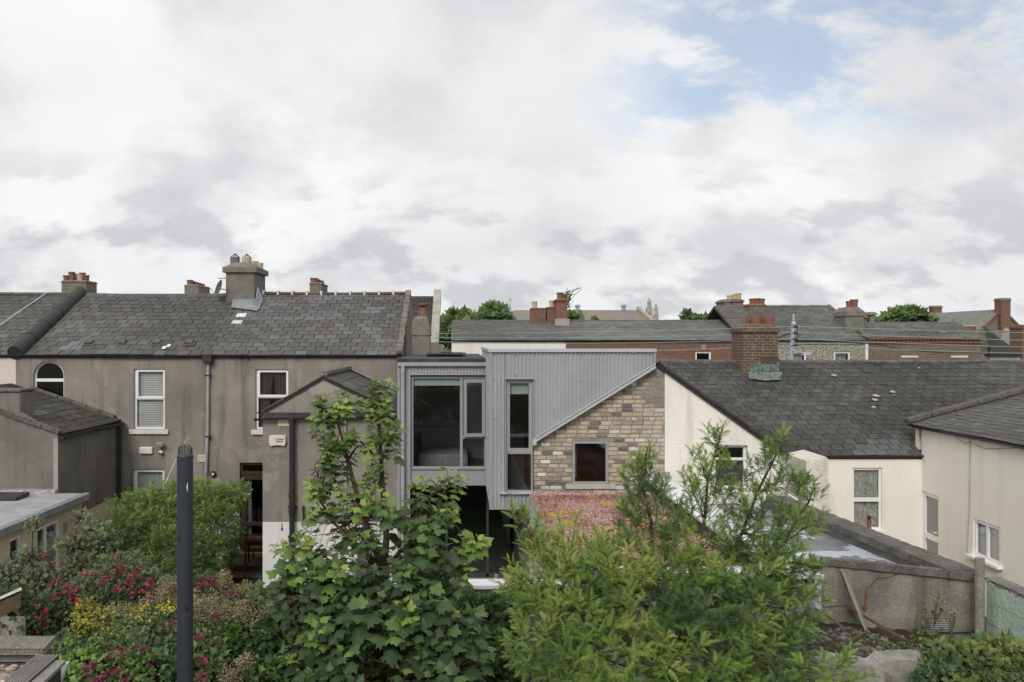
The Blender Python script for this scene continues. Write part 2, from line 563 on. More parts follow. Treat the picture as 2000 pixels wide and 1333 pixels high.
BR = [(0.0, (0.10, 0.093, 0.082)), (0.2, (0.22, 0.197, 0.16)), (0.4, (0.385, 0.32, 0.23)), (0.6, (0.55, 0.455, 0.325)), (0.75, (0.50, 0.40, 0.31)), (0.88, (0.52, 0.44, 0.34)), (1.0, (0.72, 0.69, 0.63))]
M['stock_brick'] = surface('yellow_stock_brick', None, (0.27, 0.235, 0.18), 6.0, 0.95, 0.8, 55, 0.28, 40, None, BR, 0.2, blot=((0.10, 0.09, 0.07), 3.0, 0.60, 0.74, 0.5))
M['mortar'] = surface('grey_mortar', (0.29, 0.275, 0.245), (0.20, 0.19, 0.165), 5, 0.95, 0.6, 60, 0.2, 50)
M['wood_grey'] = surface('weathered_timber', (0.26, 0.245, 0.22), (0.19, 0.18, 0.16), 5, 0.9, 0.4, 30, 0.2, 60)
M['wood_brown'] = surface('brown_timber', (0.11, 0.075, 0.045), (0.07, 0.05, 0.032), 5, 0.85, 0.3, 30, 0.2, 40)
M['wood_dark'] = surface('dark_timber', (0.03, 0.022, 0.018), (0.045, 0.032, 0.025), 4, 0.6)
M['rust'] = surface('rusty_steel', (0.16, 0.075, 0.045), (0.10, 0.055, 0.04), 8, 0.85, 0.4, 30, 0.25, 40)
M['soil'] = surface('dark_soil', (0.055, 0.042, 0.028), (0.035, 0.028, 0.020), 6, 1.0, 1.0, 20, 0.3, 40, bdist=0.03)
M['ground'] = surface('garden_ground', (0.05, 0.055, 0.03), (0.07, 0.06, 0.045), 0.6, 1.0, 0.6, 10, 0.25, 15)
M['stained_white'] = surface('stained_white_render', (0.34, 0.33, 0.30), (0.19, 0.18, 0.16), 3, 0.9, 0.6, 20, 0.15, 30, ((0.12, 0.11, 0.09), 0.6), blot=((0.08, 0.075, 0.06), 4.0, 0.56, 0.68, 0.7))
M['lawn'] = surface('lawn', (0.035, 0.065, 0.02), (0.05, 0.08, 0.03), 2, 1.0, 1.0, 30, 0.3, 30)
M['paint_blue'] = surface('blue_grey_paint', (0.036, 0.041, 0.052), (0.030, 0.034, 0.044), 2, 0.4, 0.1, 12, 0.06, 20, None, None, 0.45, blot=((0.02, 0.018, 0.016), 9.0, 0.62, 0.66, 0.9))
M['white_box'] = surface('white_plastic', (0.70, 0.70, 0.68), (0.62, 0.62, 0.60), 6, 0.5)
M['cream_box'] = surface('cream_plastic', (0.66, 0.60, 0.48), (0.60, 0.54, 0.43), 6, 0.5)
M['ink'] = surface('black_lettering', (0.03, 0.03, 0.035))
M['cream_mark'] = surface('pale_blue_mark', (0.60, 0.64, 0.68))
M['dish'] = surface('dark_dish', (0.05, 0.052, 0.055), (0.07, 0.07, 0.075), 5, 0.45)
M['galv'] = surface('galvanised_steel', (0.36, 0.38, 0.41), (0.30, 0.32, 0.34), 5, 0.45, spec=0.5)
M['blue_planter'] = surface('blue_plastic', (0.06, 0.10, 0.14), (0.05, 0.085, 0.12), 5, 0.6)
M['corr_white'] = surface('dirty_white_corrugated', (0.60, 0.59, 0.56), (0.40, 0.38, 0.33), 5, 0.75, fine=0.1, blot=((0.22, 0.20, 0.15), 6, 0.58, 0.7, 0.6))
M['wire_green'] = surface('green_wire', (0.24, 0.34, 0.29))
M['wire_white'] = surface('white_cord', (0.70, 0.70, 0.68))
M['wire_blue'] = surface('blue_line', (0.42, 0.56, 0.58))
M['orange_brick'] = surface('orange_brick_band', (0.27, 0.12, 0.07), (0.17, 0.08, 0.055), 9, 0.9, fine=0.2)
M['hall_roof'] = surface('lichened_roof', (0.20, 0.19, 0.175), (0.26, 0.20, 0.12), 0.22, 0.9, fine=0.15, fscale=3)
M['stone'] = surface('pale_stone', (0.42, 0.39, 0.34), (0.30, 0.28, 0.24), 2, 0.9, fine=0.15, fscale=8)
M['bark'] = surface('branch_bark', (0.085, 0.062, 0.045), (0.055, 0.042, 0.032), 8, 0.9, 0.5, 30, 0.2, 40)
M['bark_red'] = surface('red_stem', (0.14, 0.055, 0.035), (0.10, 0.06, 0.035), 8, 0.8)
M['bark_green'] = surface('green_stem', (0.10, 0.115, 0.05), (0.08, 0.07, 0.04), 8, 0.8)
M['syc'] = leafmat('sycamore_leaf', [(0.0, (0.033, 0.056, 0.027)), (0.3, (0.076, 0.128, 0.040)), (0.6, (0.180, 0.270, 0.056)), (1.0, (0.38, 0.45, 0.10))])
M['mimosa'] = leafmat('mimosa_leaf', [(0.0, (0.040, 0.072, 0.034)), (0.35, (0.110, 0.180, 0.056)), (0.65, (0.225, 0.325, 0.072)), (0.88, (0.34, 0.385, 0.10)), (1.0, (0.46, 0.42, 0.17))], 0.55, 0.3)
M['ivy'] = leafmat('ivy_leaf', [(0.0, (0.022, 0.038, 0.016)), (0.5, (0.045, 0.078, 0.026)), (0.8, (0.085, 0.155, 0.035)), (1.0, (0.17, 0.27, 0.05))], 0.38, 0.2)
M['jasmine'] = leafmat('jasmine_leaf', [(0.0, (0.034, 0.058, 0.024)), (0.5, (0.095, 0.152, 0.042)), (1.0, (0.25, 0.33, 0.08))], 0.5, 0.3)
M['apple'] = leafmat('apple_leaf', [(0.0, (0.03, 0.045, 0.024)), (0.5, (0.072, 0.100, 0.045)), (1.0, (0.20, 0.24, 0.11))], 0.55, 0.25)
M['yellow'] = leafmat('yellow_leaf', [(0.0, (0.12, 0.14, 0.025)), (0.5, (0.30, 0.27, 0.03)), (1.0, (0.52, 0.42, 0.045))], 0.6, 0.25)
M['herb'] = leafmat('herb_leaf', [(0.0, (0.04, 0.065, 0.03)), (0.5, (0.11, 0.155, 0.065)), (1.0, (0.24, 0.29, 0.10))], 0.6, 0.25)
M['creeper'] = leafmat('creeper_leaf', [(0.0, (0.02, 0.035, 0.02)), (0.35, (0.045, 0.085, 0.035)), (0.7, (0.14, 0.18, 0.045)), (0.9, (0.20, 0.15, 0.055)), (1.0, (0.22, 0.06, 0.045))], 0.45, 0.2)
M['far_leaf'] = leafmat('far_tree_leaf', [(0.0, (0.045, 0.075, 0.035)), (0.5, (0.085, 0.14, 0.055)), (1.0, (0.16, 0.23, 0.08))], 0.6, 0.25)
M['seed'] = leafmat('seed_head', [(0.0, (0.18, 0.17, 0.09)), (1.0, (0.40, 0.33, 0.20))], 0.8, 0.2)


def petalmat(name, stops):
    g = NT(name)
    col = g.ramp(g.tone(), stops)
    b = g.n('ShaderNodeBsdfPrincipled')
    g.l(col, b.inputs['Base Color'])
    b.inputs['Roughness'].default_value = 0.7
    g.l(b.outputs[0], g.out.inputs[0])
    return g.mat


M['rose'] = petalmat('rose_petal', [(0.0, (0.14, 0.006, 0.03)), (0.6, (0.36, 0.012, 0.06)), (1.0, (0.50, 0.07, 0.15))])
M['valerian'] = petalmat('valerian_flower', [(0.0, (0.11, 0.015, 0.03)), (0.6, (0.25, 0.04, 0.075)), (1.0, (0.34, 0.09, 0.20))])
M['sedum'] = petalmat('sedum_tuft', [(0.0, (0.18, 0.075, 0.065)), (0.25, (0.31, 0.145, 0.125)), (0.55, (0.49, 0.30, 0.265)), (0.8, (0.64, 0.49, 0.455)), (0.86, (0.14, 0.16, 0.06)), (0.93, (0.62, 0.42, 0.04)), (1.0, (0.75, 0.52, 0.03))])
M['pebble'] = petalmat('pebbles', [(0.0, (0.07, 0.07, 0.075)), (0.4, (0.17, 0.13, 0.10)), (0.7, (0.28, 0.23, 0.18)), (1.0, (0.55, 0.50, 0.44))])
M['foxglove'] = petalmat('foxglove_bell', [(0.0, (0.35, 0.10, 0.25)), (1.0, (0.55, 0.25, 0.45))])


# ---------------------------------------------------------------- builders
def front(y):                                        # wall facing the camera: a = x, b = z, d = depth into the wall
    return lambda a, b, d: (a, y + d, b)


def facing_left(x):                                  # wall facing -x: a = y
    return lambda a, b, d: (x + d, a, b)


def facing_right(x):                                 # wall facing +x: a = y
    return lambda a, b, d: (x - d, a, b)


def wall_grid(mb, P, a0, a1, b0, b1, holes=(), reveal=0.16, cuts=(), mfun=None):
    av = sorted({a0, a1, *[q for h in holes for q in h[:2] if a0 < q < a1]})
    bv = sorted({b0, b1, *[q for h in holes for q in h[2:4] if b0 < q < b1], *cuts})
    for i in range(len(av) - 1):
        for j in range(len(bv) - 1):
            ca, cb = (av[i] + av[i + 1]) / 2, (bv[j] + bv[j + 1]) / 2
            if any(h[0] < ca < h[1] and h[2] < cb < h[3] for h in holes):
                continue
            mb.quad(P(av[i], bv[j], 0), P(av[i + 1], bv[j], 0), P(av[i + 1], bv[j + 1], 0), P(av[i], bv[j + 1], 0), 0.5, mfun(ca, cb) if mfun else 0)
    for h in holes:
        m = mfun((h[0] + h[1]) / 2, (h[2] + h[3]) / 2) if mfun else 0
        for (pa, pb), (qa, qb) in (((h[0], h[2]), (h[0], h[3])), ((h[1], h[2]), (h[1], h[3])), ((h[0], h[3]), (h[1], h[3])), ((h[0], h[2]), (h[1], h[2]))):
            mb.quad(P(pa, pb, 0), P(qa, qb, 0), P(qa, qb, reveal), P(pa, pb, reveal), 0.5, m)


def window(parent, P, a0, a1, b0, b1, d=0.09, fw=0.055, fm='upvc', trans=(), mull=(), glass='glass', sill=None, name='window',
           blind=None, slats=None, sash=None, label=None, dep=0.06, bar=None):
    bar = bar or fw
    mb = MB()
    mb.pbox(P, a0, a0 + fw, b0, b1, d, d + dep)
    mb.pbox(P, a1 - fw, a1, b0, b1, d, d + dep)
    mb.pbox(P, a0 + fw, a1 - fw, b0, b0 + fw, d, d + dep)
    mb.pbox(P, a0 + fw, a1 - fw, b1 - fw, b1, d, d + dep)
    for t in trans:
        mb.pbox(P, a0 + fw, a1 - fw, t - bar / 2, t + bar / 2, d - 0.004, d + dep)
    for t in mull:
        mb.pbox(P, t[0] - bar / 2, t[0] + bar / 2, max(t[1], b0 + fw) + (bar / 2 if t[1] > b0 + fw else 0), min(t[2], b1 - fw), d - 0.002, d + dep)
    for s_ in (sash or ()):                          # raised sash ring: a0,a1,b0,b1,width
        sa, sb, ta, tb, w = s_
        for q in ((sa, sa + w, ta, tb), (sb - w, sb, ta, tb), (sa + w, sb - w, ta, ta + w), (sa + w, sb - w, tb - w, tb)):
            mb.pbox(P, *q, d - 0.025, d + 0.03)
    w = mb.build(name, M[fm], parent)
    if label:
        w['label'] = label
    g = MB()
    g.quad(P(a0 + fw / 2, b0 + fw / 2, d + dep * 0.6), P(a1 - fw / 2, b0 + fw / 2, d + dep * 0.6), P(a1 - fw / 2, b1 - fw / 2, d + dep * 0.6), P(a0 + fw / 2, b1 - fw / 2, d + dep * 0.6))
    g.build('pane', M[glass], w)
    if sill:                                         # (thickness, projection, overhang, material)
        s2 = MB()
        s2.pbox(P, a0 - sill[2], a1 + sill[2], b0 - sill[0], b0 - 0.002, -sill[1], d + 0.02)
        s2.build('sill', M[sill[3]], w, bevel=0.008)
    if slats:                                        # venetian blind: pitch, (a0,a1,b0,b1)
        s3 = MB()
        z = slats[3]
        while z > slats[2]:
            s3.hexa([P(slats[0], z - slats[4] * .78, d + 0.075), P(slats[1], z - slats[4] * .78, d + 0.075), P(slats[1], z - 0.004, d + 0.105), P(slats[0], z - 0.004, d + 0.105),
                     P(slats[0], z - slats[4] * .74, d + 0.075), P(slats[1], z - slats[4] * .74, d + 0.075), P(slats[1], z, d + 0.105), P(slats[0], z, d + 0.105)])
            z -= slats[4]
        for q in (0.18, 0.82):
            c = slats[0] + (slats[1] - slats[0]) * q
            s3.pbox(P, c - 0.004, c + 0.004, slats[2], slats[3], d + 0.068, d + 0.072)
        s3.build('blind', M['blind'], w)
    return w


def drape(P, a0, a1, b0, b1, d, waves, amp=0.03, lean=0.0, n=48):
    """A hanging cloth with folds, from b1 (top) to b0."""
    mb = MB()
    rows = 6
    vs = []
    for j in range(rows + 1):
        t = j / rows
        for i in range(n + 1):
            u = i / n
            a = a0 + (a1 - a0) * (u if lean == 0 else (u * (1 - abs(lean) * t ** 0.7) + (abs(lean) * t ** 0.7 if lean > 0 else 0)))
            vs.append(P(a, b1 + (b0 - b1) * t, d + amp * math.sin(u * waves * 2 * math.pi + 0.6 * math.sin(u * 9))))
    fs = [(j * (n + 1) + i, j * (n + 1) + i + 1, (j + 1) * (n + 1) + i + 1, (j + 1) * (n + 1) + i) for j in range(rows) for i in range(n)]
    mb.add(vs, fs)
    return mb


def slates(mb, O, u, w, n, wid, hgt, rows, lf, rf, tonef, warp=None, th=0.009, rand=rnd):
    O, u, w, n = Vector(O), Vector(u), Vector(w), Vector(n)
    wp = warp or (lambda a, b: 0.0)
    for r in range(rows):
        b0, b1 = r * hgt, (r + 1) * hgt + 0.03
        off = (r % 2) * wid / 2 + rand.uniform(-0.02, 0.02)
        a = math.floor((min(lf(b0), lf(b1)) - off) / wid) * wid + off
        while a < max(rf(b0), rf(b1)):
            g = wid * 0.018 + rand.random() * 0.008
            q0b, q1b = max(a + g, lf(b0)), min(a + wid - g, rf(b0))
            q0t, q1t = max(a + g, lf(b1)), min(a + wid - g, rf(b1))
            aa = a
            a += wid
            if q1b - q0b < 0.03 and q1t - q0t < 0.03:
                continue
            q1b, q1t = max(q1b, q0b + 0.001), max(q1t, q0t + 0.001)
            db = rand.uniform(-0.012, 0.012) + (rand.uniform(-0.05, 0.02) if rand.random() < 0.04 else 0)
            hh = th * (1 + rand.random() * 0.9) + (0.012 if rand.random() < 0.05 else 0)
            tl = rand.uniform(-0.003, 0.003)
            k0, k1 = wp(q0b, b0), wp(q1b, b0)
            k2, k3 = wp(q0t, b1), wp(q1t, b1)
            v = [O + u * q0b + w * (b0 + db) + n * (hh + tl + k0), O + u * q1b + w * (b0 + db) + n * (hh - tl + k1),
                 O + u * q1t + w * b1 + n * (0.003 + k3), O + u * q0t + w * b1 + n * (0.003 + k2),
                 O + u * q0b + w * (b0 + db) + n * (k0 - 0.004), O + u * q1b + w * (b0 + db) + n * (k1 - 0.004)]
            mb.add(v, [(0, 1, 2, 3), (4, 5, 1, 0), (4, 0, 3), (5, 2, 1)], tonef(aa + wid / 2, b0 + hgt / 2))


def corr(mb, P, a0, a1, segs, period=0.075, amp=0.009, step=6, tone=0.5):
    """Corrugated sheet on the mapping P; segs(a) -> list of (b0, b1) pieces at a."""
    n = max(2, int(round((a1 - a0) / period * step)))
    prev = None
    for i in range(n + 1):
        a = a0 + (a1 - a0) * i / n
        d = -amp * (0.5 + 0.5 * math.cos((a - a0) / period * 2 * math.pi))
        d = -amp * min(1, max(0, (-d / amp) * 1.7 - 0.35))
        cur = [(P(a, s0, d), P(a, s1, d)) for s0, s1 in segs(a)]
        if prev is not None:
            mid = segs((a + pa) / 2)
            for s0, s1 in mid:
                # boundaries follow the profile on each side
                l0, l1 = segs_near(segs, pa, s0, s1), segs_near(segs, a, s0, s1)
                mb.quad(P(pa, l0[0], pd), P(a, l1[0], d), P(a, l1[1], d), P(pa, l0[1], pd), tone)
        prev, pa, pd = cur, a, d


def segs_near(segs, a, s0, s1):
    best = min(segs(a), key=lambda q: abs(q[0] - s0) + abs(q[1] - s1)) if segs(a) else (s0, s1)
    return best if abs(best[0] - s0) + abs(best[1] - s1) < 0.3 else (s0, s1)


def gutter(P, a0, a1, b, r=0.055, sagf=None):
    """Half-round gutter along a at height b, hung in front (d<0)."""
    mb = MB()
    n = 10
    K = 14
    vs = []
    for k in range(K + 1):
        a = a0 + (a1 - a0) * k / K
        s_ = sagf(k / K) if sagf else 0
        for j in range(n + 1):
            t = math.pi * j / n
            vs.append(P(a, b + s_ - r * math.sin(t), -r - 0.012 + r * math.cos(t)))
    fs = []
    for k in range(K):
        for j in range(n):
            i = k * (n + 1) + j
            fs.append((i, i + 1, i + n + 2, i + n + 1))
    fs.append(tuple(range(n + 1)))
    fs.append(tuple(K * (n + 1) + j for j in range(n, -1, -1)))
    mb.add(vs, fs)
    return mb


def pot(mb, c, r, h, tone=0.5, m=0, rim=True):
    pr = [(r * 0.92, 0), (r * 0.95, h * 0.5), (r, h * 0.8)]
    if rim:
        pr += [(r * 1.12, h * 0.84), (r * 1.12, h), (r * 0.8, h), (r * 0.78, h * 0.7)]
    else:
        pr += [(r, h), (r * 0.82, h), (r * 0.8, h * 0.7)]
    mb.lathe(c, pr, 14, tone, m)


# ---- foliage ------------------------------------------------
def tmpl_maple():
    half = [(0, 0.0), (0.10, -0.10), (0.20, -0.06), (0.42, -0.02), (0.36, 0.10), (0.40, 0.18), (0.64, 0.30), (0.50, 0.38), (0.50, 0.54), (0.34, 0.50), (0.27, 0.56), (0.25, 0.70), (0.13, 0.76), (0.0, 1.02)]
    left = [(-x, y) for x, y in reversed(half[1:-1])]
    out = half + left
    vs = [(0, 0.30, 0.0)] + [(x, y, -0.42 * abs(x) ** 1.3 - 0.16 * max(0, y - 0.4) ** 1.2 * 2) for x, y in out]
    n = len(out)
    fs = [(0, 1 + i, 1 + (i + 1) % n) for i in range(n)]
    return np.array(vs), np.array(fs)


def tmpl_ivy():
    half = [(0, 0.0), (0.25, -0.12), (0.48, 0.0), (0.33, 0.22), (0.42, 0.45), (0.18, 0.55), (0.0, 0.95)]
    left = [(-x, y) for x, y in reversed(half[1:-1])]
    out = half + left
    vs = [(0, 0.28, 0.03)] + [(x, y, -0.3 * abs(x) - 0.1 * y) for x, y in out]
    n = len(out)
    return np.array(vs), np.array([(0, 1 + i, 1 + (i + 1) % n) for i in range(n)])


def tmpl_oval(wd=0.42):
    vs = [(0, 0, 0), (wd * 0.6, 0.25, -0.05), (wd * 0.75, 0.55, -0.09), (0, 1.0, -0.16), (-wd * 0.75, 0.55, -0.09), (-wd * 0.6, 0.25, -0.05), (0, 0.5, 0.03)]
    return np.array(vs), np.array([(0, 1, 6), (1, 2, 6), (2, 3, 6), (3, 4, 6), (4, 5, 6), (5, 0, 6)])


def tmpl_pinnate(k=3, ll=0.34, lw=0.11):
    vs, fs = [], []
    for i in range(k):
        y = 0.25 + 0.55 * i / max(1, k - 1)
        for s_ in (-1, 1):
            b = len(vs)
            vs += [(0, y, 0), (s_ * ll * 0.5, y + 0.02 + lw, -0.03), (s_ * ll, y + 0.16, -0.10), (s_ * ll * 0.55, y - lw * 0.3, -0.05)]
            fs += [(b, b + 1, b + 2), (b, b + 2, b + 3)]
    b = len(vs)
    vs += [(0, 0.75, 0), (lw, 0.98, -0.05), (0, 1.3, -0.16), (-lw, 0.98, -0.05)]
    fs += [(b, b + 1, b + 2), (b, b + 2, b + 3)]
    return np.array(vs), np.array(fs)


def tmpl_frond(k=7):
    """A feathery frond: toothed leaflets that meet along a folded, curved midrib."""
    vs, fs = [], []
    for i in range(k):
        t = 0.05 + 0.88 * i / (k - 1)
        L = 0.25 * math.sin(math.pi * min(0.95, 0.30 + 0.62 * t)) ** 0.8 + 0.02
        z = 0.12 * math.sin(t * 2.4) - 0.22 * t * t
        w = 0.062
        for s_ in (-1, 1):
            b = len(vs)
            vs += [(0, t - w, z), (0, t + w, z - 0.01), (s_ * L, t + 0.14 + 0.3 * w, z - 0.5 * L), (s_ * L * 0.8, t + 0.14 - w * 0.7, z - 0.45 * L)]
            fs += [(b, b + 1, b + 2), (b, b + 2, b + 3)]
    b = len(vs)
    vs += [(-0.03, 0.92, -0.11), (0.03, 0.92, -0.11), (0, 1.06, -0.2)]
    fs += [(b, b + 1, b + 2)]
    return np.array(vs), np.array(fs)


def tmpl_mimosa(k=13):
    """A feathery twice-divided frond: a curved midrib with thin drooping pinnae."""
    vs, fs = [], []
    def mid(t):
        return (0.0, t, 0.10 * math.sin(t * 2.6) - 0.26 * t * t)
    for i in range(k):
        t = 0.10 + 0.88 * i / (k - 1)
        L = 0.40 * math.sin(math.pi * min(0.97, 0.22 + 0.72 * t)) ** 0.7 + 0.02
        c = mid(t)
        for s_ in (-1, 1):
            b = len(vs)
            w = 0.023
            sw = 0.30 * L
            vs += [(0, c[1] - w * 0.7, c[2]), (0, c[1] + w * 0.7, c[2]), (s_ * L, c[1] + sw + w * 0.6, c[2] - 0.30 * L), (s_ * L * 0.96, c[1] + sw - w * 0.7, c[2] - 0.30 * L)]
            fs += [(b, b + 1, b + 2), (b, b + 2, b + 3)]
    ts = [0, 0.3, 0.65, 1.0]
    for q in range(3):
        b = len(vs)
        p, r = mid(ts[q]), mid(ts[q + 1])
        vs += [(-0.008, p[1], p[2]), (0.008, p[1], p[2]), (0.006, r[1], r[2]), (-0.006, r[1], r[2])]
        fs += [(b, b + 1, b + 2), (b, b + 2, b + 3)]
    return np.array(vs), np.array(fs)


def tmpl_card():
    return np.array([(-0.5, 0, 0), (0.5, 0, 0), (0.3, 1, 0.1), (-0.35, 0.9, -0.1)]), np.array([(0, 1, 2), (0, 2, 3)])


def tmpl_tuft():
    vs, fs = [], []
    for i in range(3):
        a = math.pi * i / 3
        c, s_ = math.cos(a), math.sin(a)
        b = len(vs)
        vs += [(-0.5 * c, -0.5 * s_, 0), (0.5 * c, 0.5 * s_, 0.0), (0.42 * c, 0.42 * s_, 0.8), (-0.42 * c, -0.42 * s_, 0.75)]
        fs += [(b, b + 1, b + 2), (b, b + 2, b + 3)]
    return np.array(vs), np.array(fs)


def leafmesh(name, tmpl, leaves, mat, parent=None, org=(0, 0, 0), tilt_noise=0.0):
    """leaves: list of (pos, forward, normal, size, tone)"""
    tv, tf = tmpl
    N = len(leaves)
    Pp = np.array([q[0] for q in leaves], dtype=float)
    Fw = np.array([q[1] for q in leaves], dtype=float)
    Nn = np.array([q[2] for q in leaves], dtype=float)
    S = np.array([q[3] for q in leaves], dtype=float)
    T = np.array([q[4] for q in leaves], dtype=np.float32)
    Fw /= np.linalg.norm(Fw, axis=1, keepdims=True) + 1e-9
    Sd = np.cross(Fw, Nn)
    Sd /= np.linalg.norm(Sd, axis=1, keepdims=True) + 1e-9
    Up = np.cross(Sd, Fw)
    o3 = np.array(ORG[parent.name] if parent is not None else org, dtype=float)
    V = (Pp - o3)[:, None, :] + S[:, None, None] * (tv[None, :, 0:1] * Sd[:, None, :] + tv[None, :, 1:2] * Fw[:, None, :] + tv[None, :, 2:3] * Up[:, None, :])
    k, m = len(tv), len(tf)
    V = V.reshape(-1, 3)
    Fc = (tf[None, :, :] + (np.arange(N) * k)[:, None, None]).reshape(-1, 3)
    me = bpy.data.meshes.new(name)
    me.vertices.add(len(V))
    me.vertices.foreach_set('co', V.astype(np.float32).ravel())
    me.loops.add(len(Fc) * 3)
    me.loops.foreach_set('vertex_index', Fc.astype(np.int32).ravel())
    me.polygons.add(len(Fc))
    me.polygons.foreach_set('loop_start', np.arange(0, len(Fc) * 3, 3, dtype=np.int32))
    me.polygons.foreach_set('loop_total', np.full(len(Fc), 3, dtype=np.int32))
    me.update(calc_edges=True)
    return finish(me, name, mat, parent, o3, np.repeat(T, m), None, False)


def rvec(r):
    while True:
        v = Vector((r.uniform(-1, 1), r.uniform(-1, 1), r.uniform(-1, 1)))
        if 0.05 < v.length < 1:
            return v.normalized()


def in_blob(b, r, shell=0.45):
    """b: px, py, rx, ry, Y, depth radius, ... in photo pixels at distance Y -> point, outward unit"""
    px, py, rx, ry, Y, dr = b[:6]
    v = rvec(r)
    u = (shell + (1 - shell) * r.random() ** 0.6)
    s_ = Y / F
    c = Vector(P3(px, py, Y))
    return c + Vector((v.x * rx * s_, v.y * dr, v.z * ry * s_)) * u, v, u


# ================================================================ setting
g = MB()
NX = 40
g.quad((-700, -300, GZ), (700, -300, GZ), (700, 900, GZ), (-700, 900, GZ))
tag(g.build('ground', M['ground']), 'bare garden and yard ground running under the houses', None, None, 'structure')


def slope(Y0, z0, Y1, z1):
    v = Vector((0, Y1 - Y0, z1 - z0))
    L = v.length
    w = v / L
    return w, Vector((0, -w.z, w.y)), L


def main_roof(parent, name, xl, xr, Y0, z0, Y1, z1, mat, wid, hgt, tonef, Yback=None, zback=None, seed=1, warp=None, over=0.08, lf=None, rf=None):
    """slated slope towards the camera, plain slope behind"""
    w, n, L = slope(Y0, z0, Y1, z1)
    mb = MB()
    rows = max(1, int(round(L / hgt)))
    O = Vector((0, Y0, z0)) - w * over
    slates(mb, O, (1, 0, 0), w, n, wid, (L + over - 0.03) / rows, rows, lf or (lambda b: xl), rf or (lambda b: xr), tonef, warp, rand=random.Random(seed))
    Yb = Yback if Yback else 2 * Y1 - Y0
    zb_ = zback if zback else z0
    e = 0.02
    if lf is None:
        mb.prism([(xl, Y0 - 0.02, z0 - 0.045), (xl, Y1, z1 - 0.045), (xl, Yb, zb_ - 0.045), (xl, Yb, zb_ - 0.12), (xl, Y1, z1 - 0.14), (xl, Y0 - 0.02, z0 - 0.12)], (xr - xl, 0, 0), 0.1)
        w2, n2, L2 = slope(Yb, zb_, Y1, z1)
        mb.quad((xl, Yb, zb_), (xr, Yb, zb_), (xr, Y1, z1), (xl, Y1, z1), 0.4)
    return mb.build(name, mat, parent)


def house_walls(parent, name, x0, x1, Y0, Y1, z0, ze, holes, mats, mfun=None, cuts=(), zr=None, Yr=None, left=True, right=True, reveal=0.16, back=True):
    mb = MB()
    wall_grid(mb, front(Y0), x0, x1, z0, ze, holes, reveal, cuts, mfun)
    if back:
        mb.box(x0, x1, Y1 - 0.2, Y1, z0, ze)
    zr = zr or ze
    Yr = Yr or (Y0 + Y1) / 2
    for s_, on in ((x0, left), (x1, right)):
        if on:
            mb.add([(s_, Y0, z0), (s_, Y1, z0), (s_, Y1, ze), (s_, Yr, zr), (s_, Y0, ze)], [(0, 1, 2, 3, 4)])
            q = 0.25 if s_ == x0 else -0.25
            mb.add([(s_ + q, Y0 + 0.3, z0), (s_ + q, Y1 - 0.2, z0), (s_ + q, Y1 - 0.2, ze), (s_ + q, Y0 + 0.3, ze)], [(0, 1, 2, 3)])
    return mb.build(name, mats, parent)


def room(parent, x0, x1, y0, y1, z0, z1, name='room', mat='room'):
    mb = MB()
    mb.quad((x0, y1, z0), (x1, y1, z0), (x1, y1, z1), (x0, y1, z1))
    mb.quad((x0, y0, z0), (x0, y1, z0), (x0, y1, z1), (x0, y0, z1))
    mb.quad((x1, y0, z0), (x1, y1, z0), (x1, y1, z1), (x1, y0, z1))
    mb.quad((x0, y0, z0), (x1, y0, z0), (x1, y1, z0), (x0, y1, z0))
    mb.quad((x0, y0, z1), (x1, y0, z1), (x1, y1, z1), (x0, y1, z1))
    return mb.build(name, M[mat], parent)


def ridge(parent, x0, x1, Y, z, seg, mat, tone_alt=None, r=0.11, name='ridge_tiles', joints=None, sag=0.0, rr=rnd):
    mb = MB()
    n = max(1, int(round((x1 - x0) / seg)))
    for i in range(n):
        a, b = x0 + (x1 - x0) * i / n, x0 + (x1 - x0) * (i + 1) / n
        dz = rr.uniform(-0.008, 0.008)
        s0 = -sag * math.sin(math.pi * i / n)
        s1 = -sag * math.sin(math.pi * (i + 1) / n)
        k = 6
        pts0 = [(a + 0.006, Y + r * 1.2 * math.cos(math.pi * j / k), z + s0 + dz + r * 0.75 * math.sin(math.pi * j / k) - 0.03) for j in range(k + 1)]
        pts1 = [(b - 0.006, p[1], p[2] - s0 + s1) for p in pts0]
        m = len(pts0)
        mb.add(pts0 + pts1, [(j, j + 1, m + j + 1, m + j) for j in range(m - 1)] + [tuple(range(m)), tuple(range(2 * m - 1, m - 1, -1))], rr.choice([0.35, 0.5, 0.6]))
        if joints:
            mb.box(a - 0.03, a + 0.03, Y - r * 1.25, Y + r, z + s0 + dz - 0.05, z + s0 + dz + r * 0.79, 0.5, 1)
    return mb.build(name, [mat, M[joints]] if joints else mat, parent)


def tonefield(seed, base=0.5, amp=0.35, fresh=0.02, freshf=None):
    r = random.Random(seed)
    amp = amp * 1.1

    def f(a, b):
        nz = noise.noise(Vector((a * 0.35, b * 0.5, seed * 3.7)))
        if freshf:
            q = freshf(a, b)
            if q is not None:
                return q
        if r.random() < fresh:
            return r.choice([0.80, 0.86, 0.88])
        return min(0.79, max(0.1, base + nz * amp + r.uniform(-0.16, 0.16)))
    return f


# ================================================================ LEFT TERRACE (facade Y=23.6, ridge Y=27.6)
YA, YAR = 23.6, 27.6
ZE, ZRG = Z(691, YA), Z(574, YAR)
xa = lambda px: X(px, YA)
za = lambda py: Z(py, YA)
xP0, xP1, xB1, xC1 = -15.5, xa(31), xa(407), xa(786)


def sagw(seed, amp=0.03):
    return lambda a, b: amp * noise.noise(Vector((a * 0.45, b * 0.7, seed))) + 0.4 * amp * noise.noise(Vector((a * 1.6, b * 1.3, seed + 5)))


